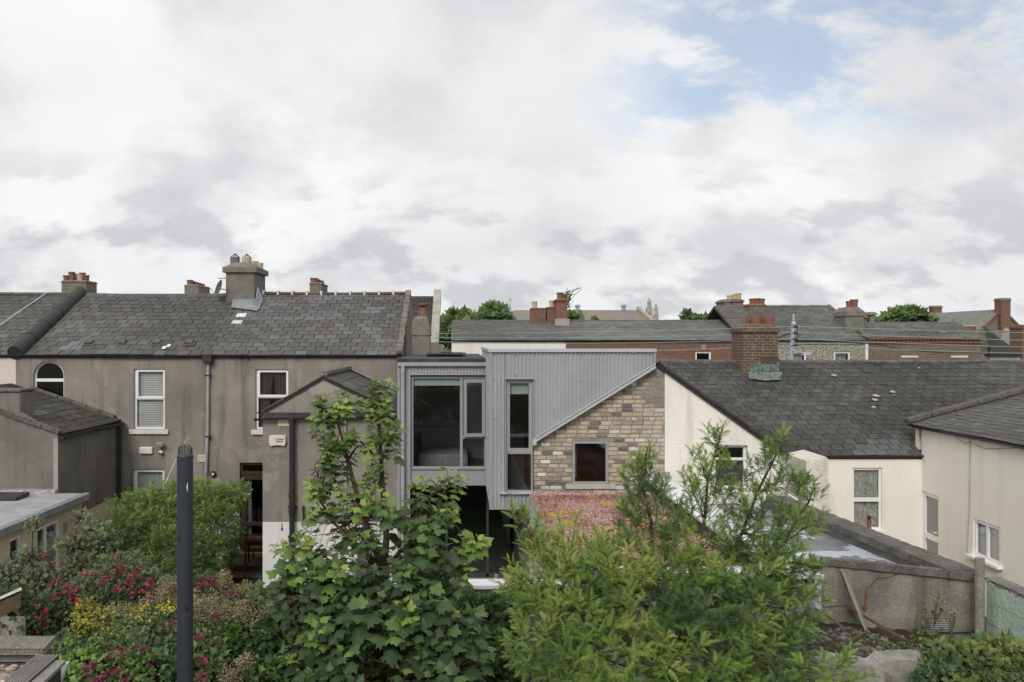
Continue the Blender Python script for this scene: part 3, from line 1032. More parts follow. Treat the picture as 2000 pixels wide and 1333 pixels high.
# --- pink end house
hp = thing('terrace_house', 'pale pink rendered house at the far left edge under a slate roof', 'house', ((xP0 + xP1) / 2, YA, GZ))
house_walls(hp, 'wall', xP0, xP1 - 0.002, YA, 31.6, GZ, ZE, [], [M['pink']], zr=ZRG - 0.1, Yr=YAR)
main_roof(hp, 'roof', xP0, xP1, YA, ZE, YAR, ZRG, M['slate'], 0.33, 0.27, tonefield(11, 0.42, 0.3, 0.01), seed=11, warp=sagw(1.0))
ridge(hp, xP0, xP1, YAR, ZRG, 0.45, M['concrete_dark'])
gutter(front(YA), xP0, xP1, ZE - 0.03).build('gutter', M['black'], hp)
mb = MB()
for i in range(30):
    t0, t1 = i / 30, (i + 1) / 30
    w_, n_, L_ = slope(YA, ZE, YAR, ZRG)
    a0 = Vector((xa(-75) + (X(95, YAR) - xa(-75)) * t0, YA, ZE)) + w_ * L_ * t0 + n_ * 0.07
    a1 = Vector((xa(-75) + (X(95, YAR) - xa(-75)) * t1, YA, ZE)) + w_ * L_ * t1 + n_ * 0.07
    mb.tube([a0, a1], 0.012, 5, cap=False)
mb.build('cable', M['wire_white'], hp)

# --- middle grey house
hb = thing('terrace_house', 'grey rendered terrace house with arched window and two windows with white slatted blinds', 'house', ((xP1 + xB1) / 2, YA, GZ))
H_arch = (xa(65), xa(125), za(830), za(735))
H_b1 = (xa(261), xa(322), za(839), za(721))
H_b2 = (xa(259), xa(321), za(1012), za(917))
paint = za(967)


def fB(a, b):
    return 1 if b < paint and a > xa(220) else 0


house_walls(hb, 'wall', xP1, xB1, YA, 31.6, GZ, ZE, [(H_arch[0], H_arch[1], H_arch[2], za(705)), H_b1, H_b2], [M['render'], M['tan']], fB, (paint,), ZRG - 0.1, YAR, True, False)
# arched head: spandrel fill with a round cut
mb = MB()
cx, rr_, zc_ = (H_arch[0] + H_arch[1]) / 2, (H_arch[1] - H_arch[0]) / 2, za(735)
top = za(705)
N_ = 14
for i in range(N_):
    t0, t1 = math.pi * i / N_, math.pi * (i + 1) / N_
    p0 = (cx - rr_ * math.cos(t0), zc_ + (top - zc_ - 0.01) * math.sin(t0))
    p1 = (cx - rr_ * math.cos(t1), zc_ + (top - zc_ - 0.01) * math.sin(t1))
    mb.quad((p0[0], YA, p0[1]), (p1[0], YA, p1[1]), (p1[0], YA, top), (p0[0], YA, top))
    mb.quad((p0[0], YA, p0[1]), (p1[0], YA, p1[1]), (p1[0], YA + 0.16, p1[1]), (p0[0], YA + 0.16, p0[1]))
mb.build('wall_arch', M['render'], hb)
mb = MB()
fwa = 0.05
pts = [(cx - (rr_) * math.cos(math.pi * i / 20), zc_ + (top - zc_ - 0.01) * math.sin(math.pi * i / 20)) for i in range(21)]
ins = [(cx - (rr_ - fwa) * math.cos(math.pi * i / 20), zc_ + (top - zc_ - 0.01 - fwa) * math.sin(math.pi * i / 20)) for i in range(21)]
for i in range(20):
    mb.prism([(pts[i][0], YA + 0.08, pts[i][1]), (pts[i + 1][0], YA + 0.08, pts[i + 1][1]), (ins[i + 1][0], YA + 0.08, ins[i + 1][1]), (ins[i][0], YA + 0.08, ins[i][1])], (0, 0.05, 0))
mb.box(H_arch[0], H_arch[0] + fwa, YA + 0.08, YA + 0.13, H_arch[2], zc_)
mb.box(H_arch[1] - fwa, H_arch[1], YA + 0.08, YA + 0.13, H_arch[2], zc_)
mb.box(H_arch[0] + fwa, H_arch[1] - fwa, YA + 0.075, YA + 0.13, za(746), za(740))
wv = mb.build('window', M['upvc'], hb)
wv['label'] = 'round headed window with a white frame'
mb = MB()
mb.add([(q[0], YA + 0.115, q[1]) for q in ins] + [(H_arch[1] - 0.02, YA + 0.115, H_arch[2]), (H_arch[0] + 0.02, YA + 0.115, H_arch[2])], [tuple(range(23))])
mb.build('pane', M['glass'], wv)
drape(front(YA), xa(118), xa(124), za(830), za(752), 0.2, 3, 0.02).build('curtain', M['curtain_ochre'], wv)


def sashwin(parent, h, P, split, slat=True, sillw=True, glass='glass', label=None, k=0.05):
    a0, a1, b0, b1 = h
    return window(parent, P, a0 + 0.002, a1 - 0.002, b0 + 0.002, b1 - 0.002, 0.07, 0.06, 'upvc', trans=(split,), sash=[(a0 + 0.05, a1 - 0.004, split, b1 - 0.02, 0.06)],
                  glass=glass, sill=(0.13, 0.07, 0.11, 'sill') if sillw else None, slats=(a0 + 0.07, a1 - 0.07, b0 + 0.05, b1 - 0.08, k) if slat else None, label=label)


sashwin(hb, H_b1, front(YA), za(779), label='tall upper window with white slatted blind')
sashwin(hb, H_b2, front(YA), za(1004), sillw=False, label='lower window with white slatted blind, partly behind the bush')
room(hb, xP1 + 0.3, xB1 - 0.3, YA + 0.35, 28.5, GZ + 0.2, ZE - 0.1)


def toneB(a, b):
    px = a
    if 1.45 < b < 3.6 and False:
        return None
    if (-11.35 < a < -10.6 and 0.16 < b < 0.48) or (-11.15 < a < -10.5 and 0.48 < b < 0.75):
        return 0.9
    if abs(a - (-8.6)) < 0.12 and b < 0.45 and b > 0.15:
        return None
    return None


WB, NB, LB = slope(YA, ZE, YAR, ZRG)
main_roof(hb, 'roof', xP1 - 0.05, xB1 + 0.05, YA, ZE, YAR, ZRG, M['slate'], 0.33, 0.295, tonefield(12, 0.5, 0.3, 0.01, toneB), seed=12, warp=sagw(2.0, 0.04))
ridge(hb, xP1 + 0.2, xa(395), YAR, ZRG - 0.02, 0.5, M['concrete_dark'], sag=0.05)
gutter(front(YA), xP1 + 0.01, xB1, ZE - 0.035, 0.06, lambda t: -0.02 * t + 0.01 * math.sin(t * 7)).build('gutter', M['black'], hb)
mb = MB()
for i in range(5):                                   # humped party ridge covered with bitumen rolls
    t0, t1 = i / 5, (i + 1) / 5 - 0.004
    q0 = Vector((xP1 + 0.03, YA - 0.1, ZE)) + (WB * (LB + 0.1)) * t0
    q1 = Vector((xP1 + 0.03, YA - 0.1, ZE)) + (WB * (LB + 0.1)) * t1
    mb.tube([q0 + NB * 0.02, q0 * 0.5 + q1 * 0.5 + NB * 0.03, q1 + NB * 0.02], [0.215, 0.21, 0.20], 14)
mb.build('party_ridge', M['roll'], hb, smooth=False)
for px in (174, 239, 306, 370):
    mb = MB()
    c = Vector((xa(px) * 1.0, YA, ZE)) + WB * 0.62 + NB * 0.05
    c.x = X(px, c.y)
    mb.obox(c + NB * 0.02, (0.10, 0, 0), WB * 0.11, NB * 0.035, 0.5)
    mb.obox(c - NB * 0.02, (0.15, 0, 0), WB * 0.16, NB * 0.008, 0.3)
    mb.build('roof_vent', M['concrete_dark'], hb)
mb = MB()                                            # torn pale flashing scraps
for px, b in ((328, 0.42), (322, 0.30)):
    c = Vector((X(px, YA + 0.3), YA, ZE)) + WB * b + NB * 0.045
    mb.obox(c, (0.05, 0, 0), WB * 0.09, NB * 0.004)
mb.build('loose_flashing', M['white_box'], hb)
mb = MB()                                            # downpipe on the party line
mb.tube([(xa(408), YA - 0.075, ZE - 0.2), (xa(407), YA - 0.075, za(840)), (xa(403), YA - 0.075, za(948))], 0.042, 10)
dp = mb.build('downpipe', M['pipe_grey'], hb)
mb = MB()
mb.box(xa(399), xa(417), YA - 0.2, YA - 0.005, za(707), za(695))
mb.box(xa(402), xa(414), YA - 0.17, YA - 0.01, za(711), za(707))
for py in (733, 852):
    mb.box(xa(403), xa(413), YA - 0.12, YA - 0.002, za(py + 2), za(py - 1))
mb.build('hopper', M['black'], dp)
mb = MB()                                            # wall vent
mb.box(xa(387), xa(403), YA - 0.03, YA, za(902), za(889))
v_ = mb.build('wall_vent', M['cream_box'], hb)
mb = MB()
for i in range(7):
    q = xa(388.5 + i * 2.1)
    mb.box(q, q + 0.006, YA - 0.036, YA - 0.03, za(900), za(891))
mb.build('louvre', M['concrete'], v_)

# --- right grey house
hc = thing('terrace_house', 'grey rendered terrace house with patched slate roof, brown curtains and dark back door', 'house', ((xB1 + xC1) / 2, YA, GZ))
H_c1 = (xa(499), xa(563), za(840), za(722))
H_cd = (xa(468), xa(532), za(1080), za(904))
wp_ = za(1018)
house_walls(hc, 'wall', xB1, xC1, YA, 31.6, GZ, ZE, [H_c1, H_cd], [M['render'], M['white_wall']], lambda a, b: 1 if b < wp_ else 0, (wp_,), ZRG - 0.1, YAR, False, False)
mb = MB()
mb.add([(xC1, YA, GZ), (xC1, 31.6, GZ), (xC1, 31.6, ZE), (xC1, YAR, ZRG + 0.02), (xC1, YA, ZE)], [(0, 1, 2, 3, 4)])
mb.build('gable_wall', M['brick_grey'], hc)
wc = sashwin(hc, H_c1, front(YA), za(776), slat=False, label='sash window with brown curtains')
drape(front(YA), xa(506), xa(533), za(838), za(726), 0.165, 4, 0.02, -0.45).build('curtain', M['curtain_brown'], wc)
drape(front(YA), xa(533), xa(558), za(838), za(726), 0.165, 4, 0.02, 0.12).build('curtain', M['curtain_brown'], wc)
room(hc, xB1 + 0.3, xC1 - 0.3, YA + 0.4, 28.5, GZ + 0.2, ZE - 0.1)
P_ = front(YA)
mb = MB()
d0, d1, f0, f1 = H_cd
mb.pbox(P_, d0, d0 + 0.07, f0, f1, 0.06, 0.14)
mb.pbox(P_, d1 - 0.07, d1, f0, f1, 0.06, 0.14)
mb.pbox(P_, d0 + 0.07, d1 - 0.07, f1 - 0.07, f1, 0.06, 0.14)
mb.pbox(P_, d0 + 0.07, d1 - 0.07, za(928), za(922), 0.05, 0.14)
mb.pbox(P_, d0 + 0.07, d0 + 0.17, f0, za(928), 0.07, 0.12)
mb.pbox(P_, d0 + 0.17, d1 - 0.07, za(938), za(928), 0.07, 0.12)
mb.pbox(P_, d0 + 0.17, d1 - 0.07, za(1028), za(1021), 0.06, 0.12)
mb.pbox(P_, d0 + 0.17, d1 - 0.07, f0, f0 + 0.5, 0.07, 0.12)
dr = mb.build('door', M['wood_dark'], hc)
dr['label'] = 'dark timber back door with glazed panels'
mb = MB()
mb.quad(P_(d0 + 0.05, f0 + 0.4, 0.1), P_(d1 - 0.05, f0 + 0.4, 0.1), P_(d1 - 0.05, f1 - 0.05, 0.1), P_(d0 + 0.05, f1 - 0.05, 0.1))
mb.build('pane', M['glass'], dr)
drape(front(YA), xa(478), xa(488), za(1075), za(938), 0.2, 3, 0.02).build('curtain', M['lace'], dr)


def toneC(a, b):
    R_ = ((-6.4, -3.9, 2.35, 2.64), (-4.9, -3.4, 4.05, 4.42), (-6.2, -5.4, 3.3, 3.6), (-7.0, -6.5, 2.9, 3.2), (-2.65, -2.3, 0.0, 0.3), (-3.1, -2.5, 3.0, 3.3))
    for x0, x1, b0, b1 in R_:
        if x0 < a < x1 and b0 < b < b1:
            return 0.88
    if abs(a + 7.2) < 0.5 and 2.0 < b < 3.0 and math.sin(a * 91 + b * 37) > 0.75:
        return 1.0
    if 4.0 < b < 4.5 and math.sin(a * 13.7) > 0.7:
        return 0.82
    return None


main_roof(hc, 'roof', xB1 + 0.05, xC1 - 0.16, YA, ZE, YAR, ZRG, M['slate'], 0.33, 0.265, tonefield(13, 0.58, 0.35, 0.02, toneC), seed=13, warp=sagw(3.0, 0.03))
ridge(hc, X(516, YAR), X(797, YAR), YAR, ZRG + 0.02, 0.48, M['wood_brown'], joints='sill', sag=0.03)
gutter(front(YA), xB1 + 0.01, xC1 - 0.02, ZE - 0.035, 0.06, lambda t: -0.015 * (1 - t)).build('gutter', M['black'], hc)
rst = random.Random(19)
for a0_, a1_ in ((541, 584), (591, 637), (654, 672), (682, 704), (712, 722), (738, 750), (470, 474), (484, 489)):
    mb = MB()
    n_ = 9
    top_ = [(xa(a0_ + (a1_ - a0_) * k / n_), YA - 0.003, za(693.5)) for k in range(n_ + 1)]
    bot_ = [(xa(a1_ - (a1_ - a0_) * k / n_ + rst.uniform(-1, 1)), YA - 0.003, za(697.5 + rst.uniform(-1.2, 1.8) + (9 if a1_ - a0_ < 6 else 0) * math.sin(math.pi * k / n_))) for k in range(n_ + 1)]
    mb.prism(top_ + bot_, (0, -0.002, 0))
    mb.build('tar_stain', M['membrane'], hc)
mb = MB()                                            # mortared verge on the gable
rv = random.Random(5)
for i in range(26):
    t = i / 26
    q = Vector((xC1 - 0.08, YA - 0.08, ZE)) + WB * (LB + 0.08) * t
    mb.obox(q + WB * 0.085 + NB * (0.04 + rv.uniform(-0.015, 0.02)), (0.085 + rv.uniform(-0.012, 0.012), 0, 0), WB * 0.09, NB * 0.06, rv.random())
mb.build('verge', M['concrete'], hc, bevel=0.012)


def stack(parent, name, px0, px1, Y0, Y1, ztop, zbot, mat, pots, capz=0.12, taper=0.0, over=0.05, potm='terracotta', capm=None, label=None, rows=1, pr=None):
    """chimney on a pixel span; pots: list of (px, height m, material, radius)"""
    x0, x1 = X(px0, Y0), X(px1, Y0)
    mb = MB()
    mb.box(x0, x1, Y0, Y1, zbot, ztop)
    o = mb.build(name, mat, parent, bevel=0.01)
    mc = MB()
    e = over
    k = 0.5
    mc.box(x0 - e, x1 + e, Y0 - e, Y1 + e, ztop, ztop + capz * k)
    mc.hexa([(x0 - e * 0.6, Y0 - e * 0.6, ztop + capz * k), (x1 + e * 0.6, Y0 - e * 0.6, ztop + capz * k), (x1 + e * 0.6, Y1 + e * 0.6, ztop + capz * k), (x0 - e * 0.6, Y1 + e * 0.6, ztop + capz * k),
             (x0 + taper, Y0 + taper, ztop + capz), (x1 - taper, Y0 + taper, ztop + capz), (x1 - taper, Y1 - taper, ztop + capz), (x0 + taper, Y1 - taper, ztop + capz)])
    mc.build('chimney_cap', capm or mat, o, bevel=0.015)
    for px, h_, mt, r_, *yy in pots:
        mp = MB()
        Yp = yy[0] if yy else (Y0 + Y1) / 2
        pot(mp, (X(px, Yp), Yp, ztop + capz - 0.04), r_, h_ + 0.04)
        mp.build('chimney_pot', M[mt], o)
    return o


# big rendered chimney on the party line of the grey houses
YC = 27.0
ch = stack(hb, 'chimney', 441, 497, YC, YC + 1.5, Z(533, YC), 7.6, M['stack_render'], [], 0.36, 0.24, 0.09)
for px, py0, py1, r_, Yp, mt in ((459, 521, 503, 0.155, 27.5, 'concrete'), (482, 521, 504, 0.155, 27.5, 'buff'), (497, 521, 511, 0.13, 28.2, 'buff'), (507, 528, 514, 0.12, 28.25, 'buff')):
    mp = MB()
    b = Z(py0 + 3, Yp)
    t = Z(py1, Yp)
    pot(mp, (X(px, Yp), Yp, b), r_, t - b, rim=False)
    p_ = mp.build('chimney_pot', M[mt], ch)
    if Yp < 28:
        mw = MB()
        apex = Vector((X(px, Yp), Yp, t + 0.13))
        for j in range(8):
            an = 2 * math.pi * j / 8
            mw.tube([apex + Vector((math.cos(an) * r_, math.sin(an) * r_, -0.14)), apex], 0.009, 4, cap=False)
        mw.build('bird_guard', M['black'], p_)
mb = MB()                                            # lead apron beside it
a_ = Vector((X(455, 26.8), 26.75, 0))
def onroof(px, Yd, up):
    zz = ZE + (Yd - YA) * (ZRG - ZE) / (YAR - YA)
    return Vector((X(px, Yd), Yd, zz)) + NB * up
mb.prism([onroof(452, 26.45, 0.05), onroof(503, 26.2, 0.05), onroof(507, 26.9, 0.05), onroof(500, 27.2, 0.05), onroof(455, 26.98, 0.05)], NB * 0.02)
mb.prism([onroof(498, 26.6, 0.07), onroof(505, 26.3, 0.07), onroof(512, 27.1, 0.07), onroof(505, 27.3, 0.36)], (0.03, 0.01, 0))
mb.build('flashing', M['lead'], ch)
# satellite dish hung on the chimney
mb = MB()
dc = Vector(P3(430, 564, 26.9))
dn = Vector((-0.75, -0.55, 0.30)).normalized()
da = dn.cross(Vector((0, 0, 1))).normalized()
db_ = da.cross(dn)
rows_ = []
for i in range(6):
    r_ = 0.25 * i / 5
    rows_.append([dc + da * r_ * math.cos(t) + db_ * r_ * 1.1 * math.sin(t) + dn * (r_ * r_ * 1.0) for t in [2 * math.pi * j / 20 for j in range(20)]])
vs = [v for r_ in rows_ for v in r_]
mb.add(vs, [(i * 20 + j, i * 20 + (j + 1) % 20, (i + 1) * 20 + (j + 1) % 20, (i + 1) * 20 + j) for i in range(5) for j in range(20)])
sd = thing('satellite_dish', 'dark satellite dish fixed to the big chimney on the left slate roof', 'satellite dish', tuple(dc))
mb.build('dish', M['dish'], sd, smooth=True)
mb = MB()
mb.tube([dc - dn * 0.02, dc - dn * 0.12 + Vector((0.04, 0, 0)), Vector((X(441, YC), dc.y + 0.12, dc.z - 0.02))], 0.018, 6)
mb.tube([dc - db_ * 0.24 + dn * 0.05, dc + dn * 0.3 - db_ * 0.1], 0.012, 6)
mb.tube([Vector(P3(427, 544, 27.05)), Vector(P3(441, 544, 27.05))], 0.02, 6)
mb.build('bracket', M['galv'], sd)

# ================================================================ narrow house past the gable, and its grey chimney
hd = thing('terrace_house', 'narrow strip of slate roofed house with a pale raised verge beyond the grey gable', 'house', (X(830, 30), 30, GZ))
YD = 31.8
zd0, zd1 = Z(672, YD), Z(579, 35.6)
house_walls(hd, 'wall', -7, X(846, YD), YD, 39.4, GZ, zd0, [], [M['cream_smooth']], zr=zd1 - 0.1, Yr=35.6, right=False)
main_roof(hd, 'roof', -7, X(844, YD), YD, zd0, 35.6, zd1, M['slate_dark'], 0.3, 0.25, tonefield(21, 0.4), seed=21)
WD, ND, LD = slope(YD, zd0, 35.6, zd1)
mb = MB()
q = Vector((X(849, YD), YD, zd0)) - WD * 0.25
mb.obox(q + WD * (LD / 2 + 0.2) + ND * 0.0, (0.15, 0, 0), WD * (LD / 2 + 0.25), ND * 0.22)
mb.box(X(846, YD) - 0.02, X(846, YD) + 0.22, YD - 0.1, 39.4, GZ, zd0 - 0.05)
mb.build('parapet', M['stone'], hd)
hch = thing('chimney_stack', 'grey rendered chimney stack with one capped terracotta pot beside the flat roof', 'chimney', (X(823, 24.6), 24.6, GZ))
YK = 24.4
mb = MB()
mb.box(X(805, YK), X(840, YK), YK, YK + 0.7, GZ, Z(655, YK))
mb.hexa([(X(803.5, YK), YK - 0.03, Z(656, YK)), (X(842, YK), YK - 0.03, Z(656, YK)), (X(842, YK), YK + 0.73, Z(656, YK)), (X(803.5, YK), YK + 0.73, Z(656, YK)),
         (X(806, YK), YK, Z(625, YK)), (X(837, YK), YK, Z(625, YK)), (X(837, YK), YK + 0.7, Z(625, YK)), (X(806, YK), YK + 0.7, Z(625, YK))])
mb.hexa([(X(806, YK), YK, Z(625, YK)), (X(837, YK), YK, Z(625, YK)), (X(837, YK), YK + 0.7, Z(625, YK)), (X(806, YK), YK + 0.7, Z(625, YK)),
         (X(812, YK), YK + 0.1, Z(618, YK)), (X(832, YK), YK + 0.1, Z(618, YK)), (X(832, YK), YK + 0.6, Z(618, YK)), (X(812, YK), YK + 0.6, Z(618, YK))])
mb.build('stack', M['stack_render'], hch, bevel=0.02)
mb = MB()
c_ = (X(826, YK + 0.3), YK + 0.3, Z(622, YK + 0.3))
mb.lathe(c_, [(0.125, 0), (0.12, 0.25), (0.12, 0.30)], 16)
pt = mb.build('chimney_pot', M['terracotta'], hch)
mb = MB()
mb.lathe((c_[0], c_[1], c_[2] + 0.27), [(0.10, 0), (0.10, 0.09), (0.16, 0.09), (0.165, 0.13), (0.11, 0.17), (0.0, 0.18)], 16)
mb.build('pot_cap', surface('dark_red_cap', (0.16, 0.045, 0.04)), pt)

# ================================================================ houses hidden beyond the left ridge carry the far chimneys
hh = thing('terrace_house', 'row of houses beyond the left slate roof with brick chimneys showing over its ridge', 'house', (-12, 36, GZ))
zr_ = Z(583, 40)
house_walls(hh, 'wall', -24, X(760, 40), 36, 44, GZ, zr_ - 2, [], [M['brick_brown']], zr=zr_ - 0.1, Yr=40)
main_roof(hh, 'roof', -24, X(760, 40), 36, zr_ - 2, 40, zr_, M['slate'], 0.6, 0.5, tonefield(31), seed=31)
stack(hh, 'chimney', 120, 168, 40, 41.2, Z(552, 40), zr_ - 0.6, M['brick_grey'], [(130, 0.25, 'terracotta', 0.15, 40.3), (140, 0.42, 'terracotta', 0.14, 40.3), (149, 0.36, 'buff', 0.13, 40.6), (156, 0.30, 'buff', 0.12, 40.3), (161, 0.42, 'terracotta', 0.14, 40.8), (169, 0.30, 'terracotta', 0.13, 40.8)], 0.1, 0.02, 0.03)
stack(hh, 'chimney', 360, 388, 40, 41.8, Z(560, 40), zr_ - 0.6, M['stack_render'], [(371, 0.22, 'terracotta', 0.14, 40.2), (377, 0.18, 'terracotta', 0.13, 40.5), (383, 0.16, 'terracotta', 0.13, 40.9), (389, 0.14, 'terracotta', 0.12, 41.2), (395, 0.12, 'terracotta', 0.12, 41.5)], 0.1, 0.05, 0.02)
stack(hh, 'chimney', 605, 628, 40, 41.8, Z(556, 40), zr_ - 0.6, M['brick_grey'], [(613, 0.22, 'terracotta', 0.17, 40.3), (619, 0.20, 'terracotta', 0.14, 40.8), (624, 0.18, 'terracotta', 0.14, 41.2), (628, 0.16, 'terracotta', 0.13, 41.6)], 0.1, 0.03, 0.04)

# ================================================================ GABLED RETURN (front Y=19.4)
YR = 19.4
xr_ = lambda px: X(px, YR)
zr = lambda py: Z(py, YR)
he = thing('house_extension', 'grey rendered gabled back extension with white painted base and black drainpipe', 'extension', (xr_(645), YR, GZ))
xl_, xrr, xap = xr_(513), xr_(777), xr_(632)
zev, zap = zr(808), zr(738)
mb = MB()
wz = zr(1020)
mb.quad((xl_, YR, GZ), (xrr, YR, GZ), (xrr, YR, wz), (xl_, YR, wz), 0.5, 1)
mb.add([(xl_, YR, wz), (xrr, YR, wz), (xrr, YR, zev), (xap, YR, zap), (xl_, YR, zev)], [(0, 1, 2, 3, 4)], 0.5, 0)
mb.quad((xl_, YR, GZ), (xl_, YA, GZ), (xl_, YA, zev), (xl_, YR, zev))
mb.quad((xrr, YR, GZ), (xrr, YA, GZ), (xrr, YA, zev), (xrr, YR, zev))
mb.build('wall', [M['render'], M['white_wall']], he)
# roof: two slopes falling left and right
def side_roof(parent, name, xr0, zr0, xe, ze, Y0, Y1, mat, wid, hgt, tf, seed, over=0.08, warp=None):
    v = Vector((xr0 - xe, 0, zr0 - ze))
    L = v.length
    w = v / L
    u = Vector((0, -1, 0)) if xe > xr0 else Vector((0, 1, 0))
    n = Vector((-w.z, 0, w.x)) if w.x > 0 else Vector((w.z, 0, -w.x))
    mb = MB()
    rows = max(1, int(round(L / hgt)))
    O = Vector((xe, 0, ze)) - w * over
    if xe > xr0:
        lo, hi = -Y1, -Y0
    else:
        lo, hi = Y0, Y1
    slates(mb, O, u, w, n, wid, (L + over) / rows, rows, lambda b: lo, lambda b: hi, tf, warp, rand=random.Random(seed))
    mb.prism([(xe, Y0, ze - 0.03), (xr0, Y0, zr0 - 0.03), (xr0, Y0, zr0 - 0.10), (xe, Y0, ze - 0.10)], (0, Y1 - Y0, 0), 0.1)
    return mb.build(name, mat, parent), w, n, L


side_roof(he, 'roof', xap, zap + 0.05, xrr + 0.05, zev + 0.05, YR - 0.03, YA - 0.02, M['slate_dark'], 0.5, 0.42, tonefield(41, 0.62, 0.15, 0.15), 41)
side_roof(he, 'roof', xap, zap + 0.05, xl_ - 0.05, zev + 0.05, YR - 0.03, YA - 0.02, M['slate_dark'], 0.3, 0.22, tonefield(42, 0.4), 42)
mb = MB()
rv = random.Random(3)
y_ = YR - 0.05
while y_ < YA - 0.3:
    L_ = 0.1 if y_ < YR + 2.2 else 0.4
    mb.obox((xap, y_ + L_ / 2, zap + 0.09 + rv.uniform(-0.01, 0.01)), (0.09, 0, 0), (0, L_ / 2 - 0.012, 0), (0, 0, 0.04), rv.random())
    y_ += L_
mb.build('ridge_tiles', M['brick_grey'], he)
mb = MB()
mb.bar((xrr + 0.03, YA - 0.05, zev + 0.12), (xap, YA - 0.05, zap + 0.12), 0.12, 0.05)
mb.build('flashing', M['lead'], he)
mb = MB()
mb.bar((xap, YR - 0.04, zap + 0.05), (xrr + 0.02, YR - 0.04, zev + 0.05), 0.025, 0.03, (0, -1, 0))
mb.bar((xap, YR - 0.04, zap + 0.05), (xl_ - 0.02, YR - 0.04, zev + 0.05), 0.025, 0.03, (0, -1, 0))
mb.build('verge', M['concrete_dark'], he)
mb = MB()
mb.box(xr_(515), xrr, YR - 0.05, YR - 0.002, zr(816), zr(806))
fb = mb.build('fascia', M['membrane'], he)
gutter(lambda a, b, d: (a, YR + d - 0.06, b), xr_(499), xrr, zr(813), 0.05, lambda t: -0.05 + 0.07 * t + 0.012 * math.sin(t * 9)).build('gutter', M['black'], he)
mb = MB()
mb.tube([(xr_(572), YR - 0.11, zr(816)), (xr_(572), YR - 0.11, zr(1180))], 0.062, 12)
for py in (816, 822, 965, 988, 996, 1045, 1052):
    mb.tube([(xr_(572), YR - 0.11, zr(py + 4)), (xr_(572), YR - 0.11, zr(py))], 0.082, 12)
for py in (990, 1048):
    mb.box(xr_(563), xr_(581), YR - 0.06, YR - 0.002, zr(py + 2), zr(py - 2))
mb.build('drainpipe', M['black'], he)
mb = MB()
mb.tube([(xr_(675), YR - 0.05, zr(818)), (xr_(676), YR - 0.05, zr(1000))], 0.025, 8)
mb.build('drainpipe', M['pipe_grey'], he)['label'] = 'thin grey waste pipe'
mb = MB()
mb.tube([(xr_(593), YR - 0.04, zr(988)), (xr_(594), YR - 0.04, zr(1022))], 0.025, 8)
mb.build('waste_pipe', M['black'], he)
# cement repair at the apex and down the crack
mb = MB()
pp = [(632, 741), (668, 760), (662, 763), (655, 761), (649, 770), (640, 768), (628, 776), (620, 777), (610, 774), (604, 765), (600, 757), (606, 754)]
mb.prism([(xr_(a), YR - 0.003, zr(b)) for a, b in pp], (0, -0.006, 0))
cr = [(616, 777), (616, 800), (615, 806)]
c2 = [(614, 820), (614, 835), (605, 850), (604, 870), (606, 890), (603, 905), (605, 920), (612, 932), (613, 936)]
c3 = [(603, 946), (604, 958), (602, 968), (606, 975), (611, 992)]
c4 = [(602, 968), (599, 985)]
for cc in (cr, c2, c3, c4):
    mb.tube([(xr_(a), YR - 0.002, zr(b)) for a, b in cc], 0.013, 5)
mb.prism([(xr_(a), YR - 0.002, zr(b)) for a, b in ((603, 972), (608, 978), (612, 991), (599, 992))], (0, -0.004, 0))
mb.build('cement_repair', M['patch'], he)


def louvre(parent, P, a0, a1, b0, b1, n, mat, name='vent_grille', mat2='room', horiz=True):
    mb = MB()
    mb.pbox(P, a0, a1, b0, b1, -0.012, 0.0)
    v = mb.build(name, M[mat], parent)
    m2 = MB()
    for i in range(n):
        z = b0 + (b1 - b0) * (i + 0.5) / n
        m2.pbox(P, a0 + 0.01, a1 - 0.01, z - (b1 - b0) / n * 0.22, z + (b1 - b0) / n * 0.22, -0.016, -0.012)
    m2.build('louvre', M[mat2], v)
    return v


louvre(he, front(YR), xr_(543), xr_(565), zr(832), zr(819), 1, 'cream_box', 'wall_vent', 'tan')
louvre(he, front(YR), xr_(617), xr_(640), zr(1001), zr(986), 5, 'white_box')
mb = MB()
mb.tube([(xr_(551), YR - 0.02, zr(1021)), (xr_(551), YR - 0.02, zr(1030))], 0.006, 5)
mb.ball((xr_(551), YR - 0.03, zr(1033)), 0.03, 8, (0.7, 0.5, 1.3))
mb.build('wall_hook', M['black'], he)
# alarm box with its lettering
al = thing('alarm_box', 'cream burglar alarm box with black lettering on the gabled grey extension', 'alarm box', P3(542, 861, YR))
mb = MB()
pp = [(528, 851.5), (535, 850.8), (542, 850.6), (550, 850.8), (557.5, 851.5), (558.5, 861), (557.5, 868), (555.5, 870), (549, 868.8), (542, 868.3), (535, 869), (530, 870.2), (528, 868), (527, 861)]
mb.prism([(xr_(a), YR - 0.001, zr(b)) for a, b in pp], (0, -0.075, 0))
mb.build('case', M['cream_box'], al, bevel=0.008)


def textmesh(body, name, loc, size, mat, parent, rot=(90, 0, 0), extrude=0.001, bold=0.0):
    cu = bpy.data.curves.new(name, 'FONT')
    cu.body = body
    cu.size = size
    cu.extrude = extrude
    cu.offset = bold
    cu.align_x = 'LEFT'
    o = bpy.data.objects.new(name, cu)
    sc.collection.objects.link(o)
    dg = bpy.context.evaluated_depsgraph_get()
    me = bpy.data.meshes.new_from_object(o.evaluated_get(dg))
    bpy.data.objects.remove(o)
    me.materials.clear()
    me.materials.append(mat)
    q = bpy.data.objects.new(name, me)
    sc.collection.objects.link(q)
    q.rotation_euler = [math.radians(r) for r in rot]
    if parent:
        q.parent = parent
        q.location = Vector(loc) - ORG[parent.name]
    else:
        q.location = loc
    ORG[q.name] = Vector(loc)
    return q


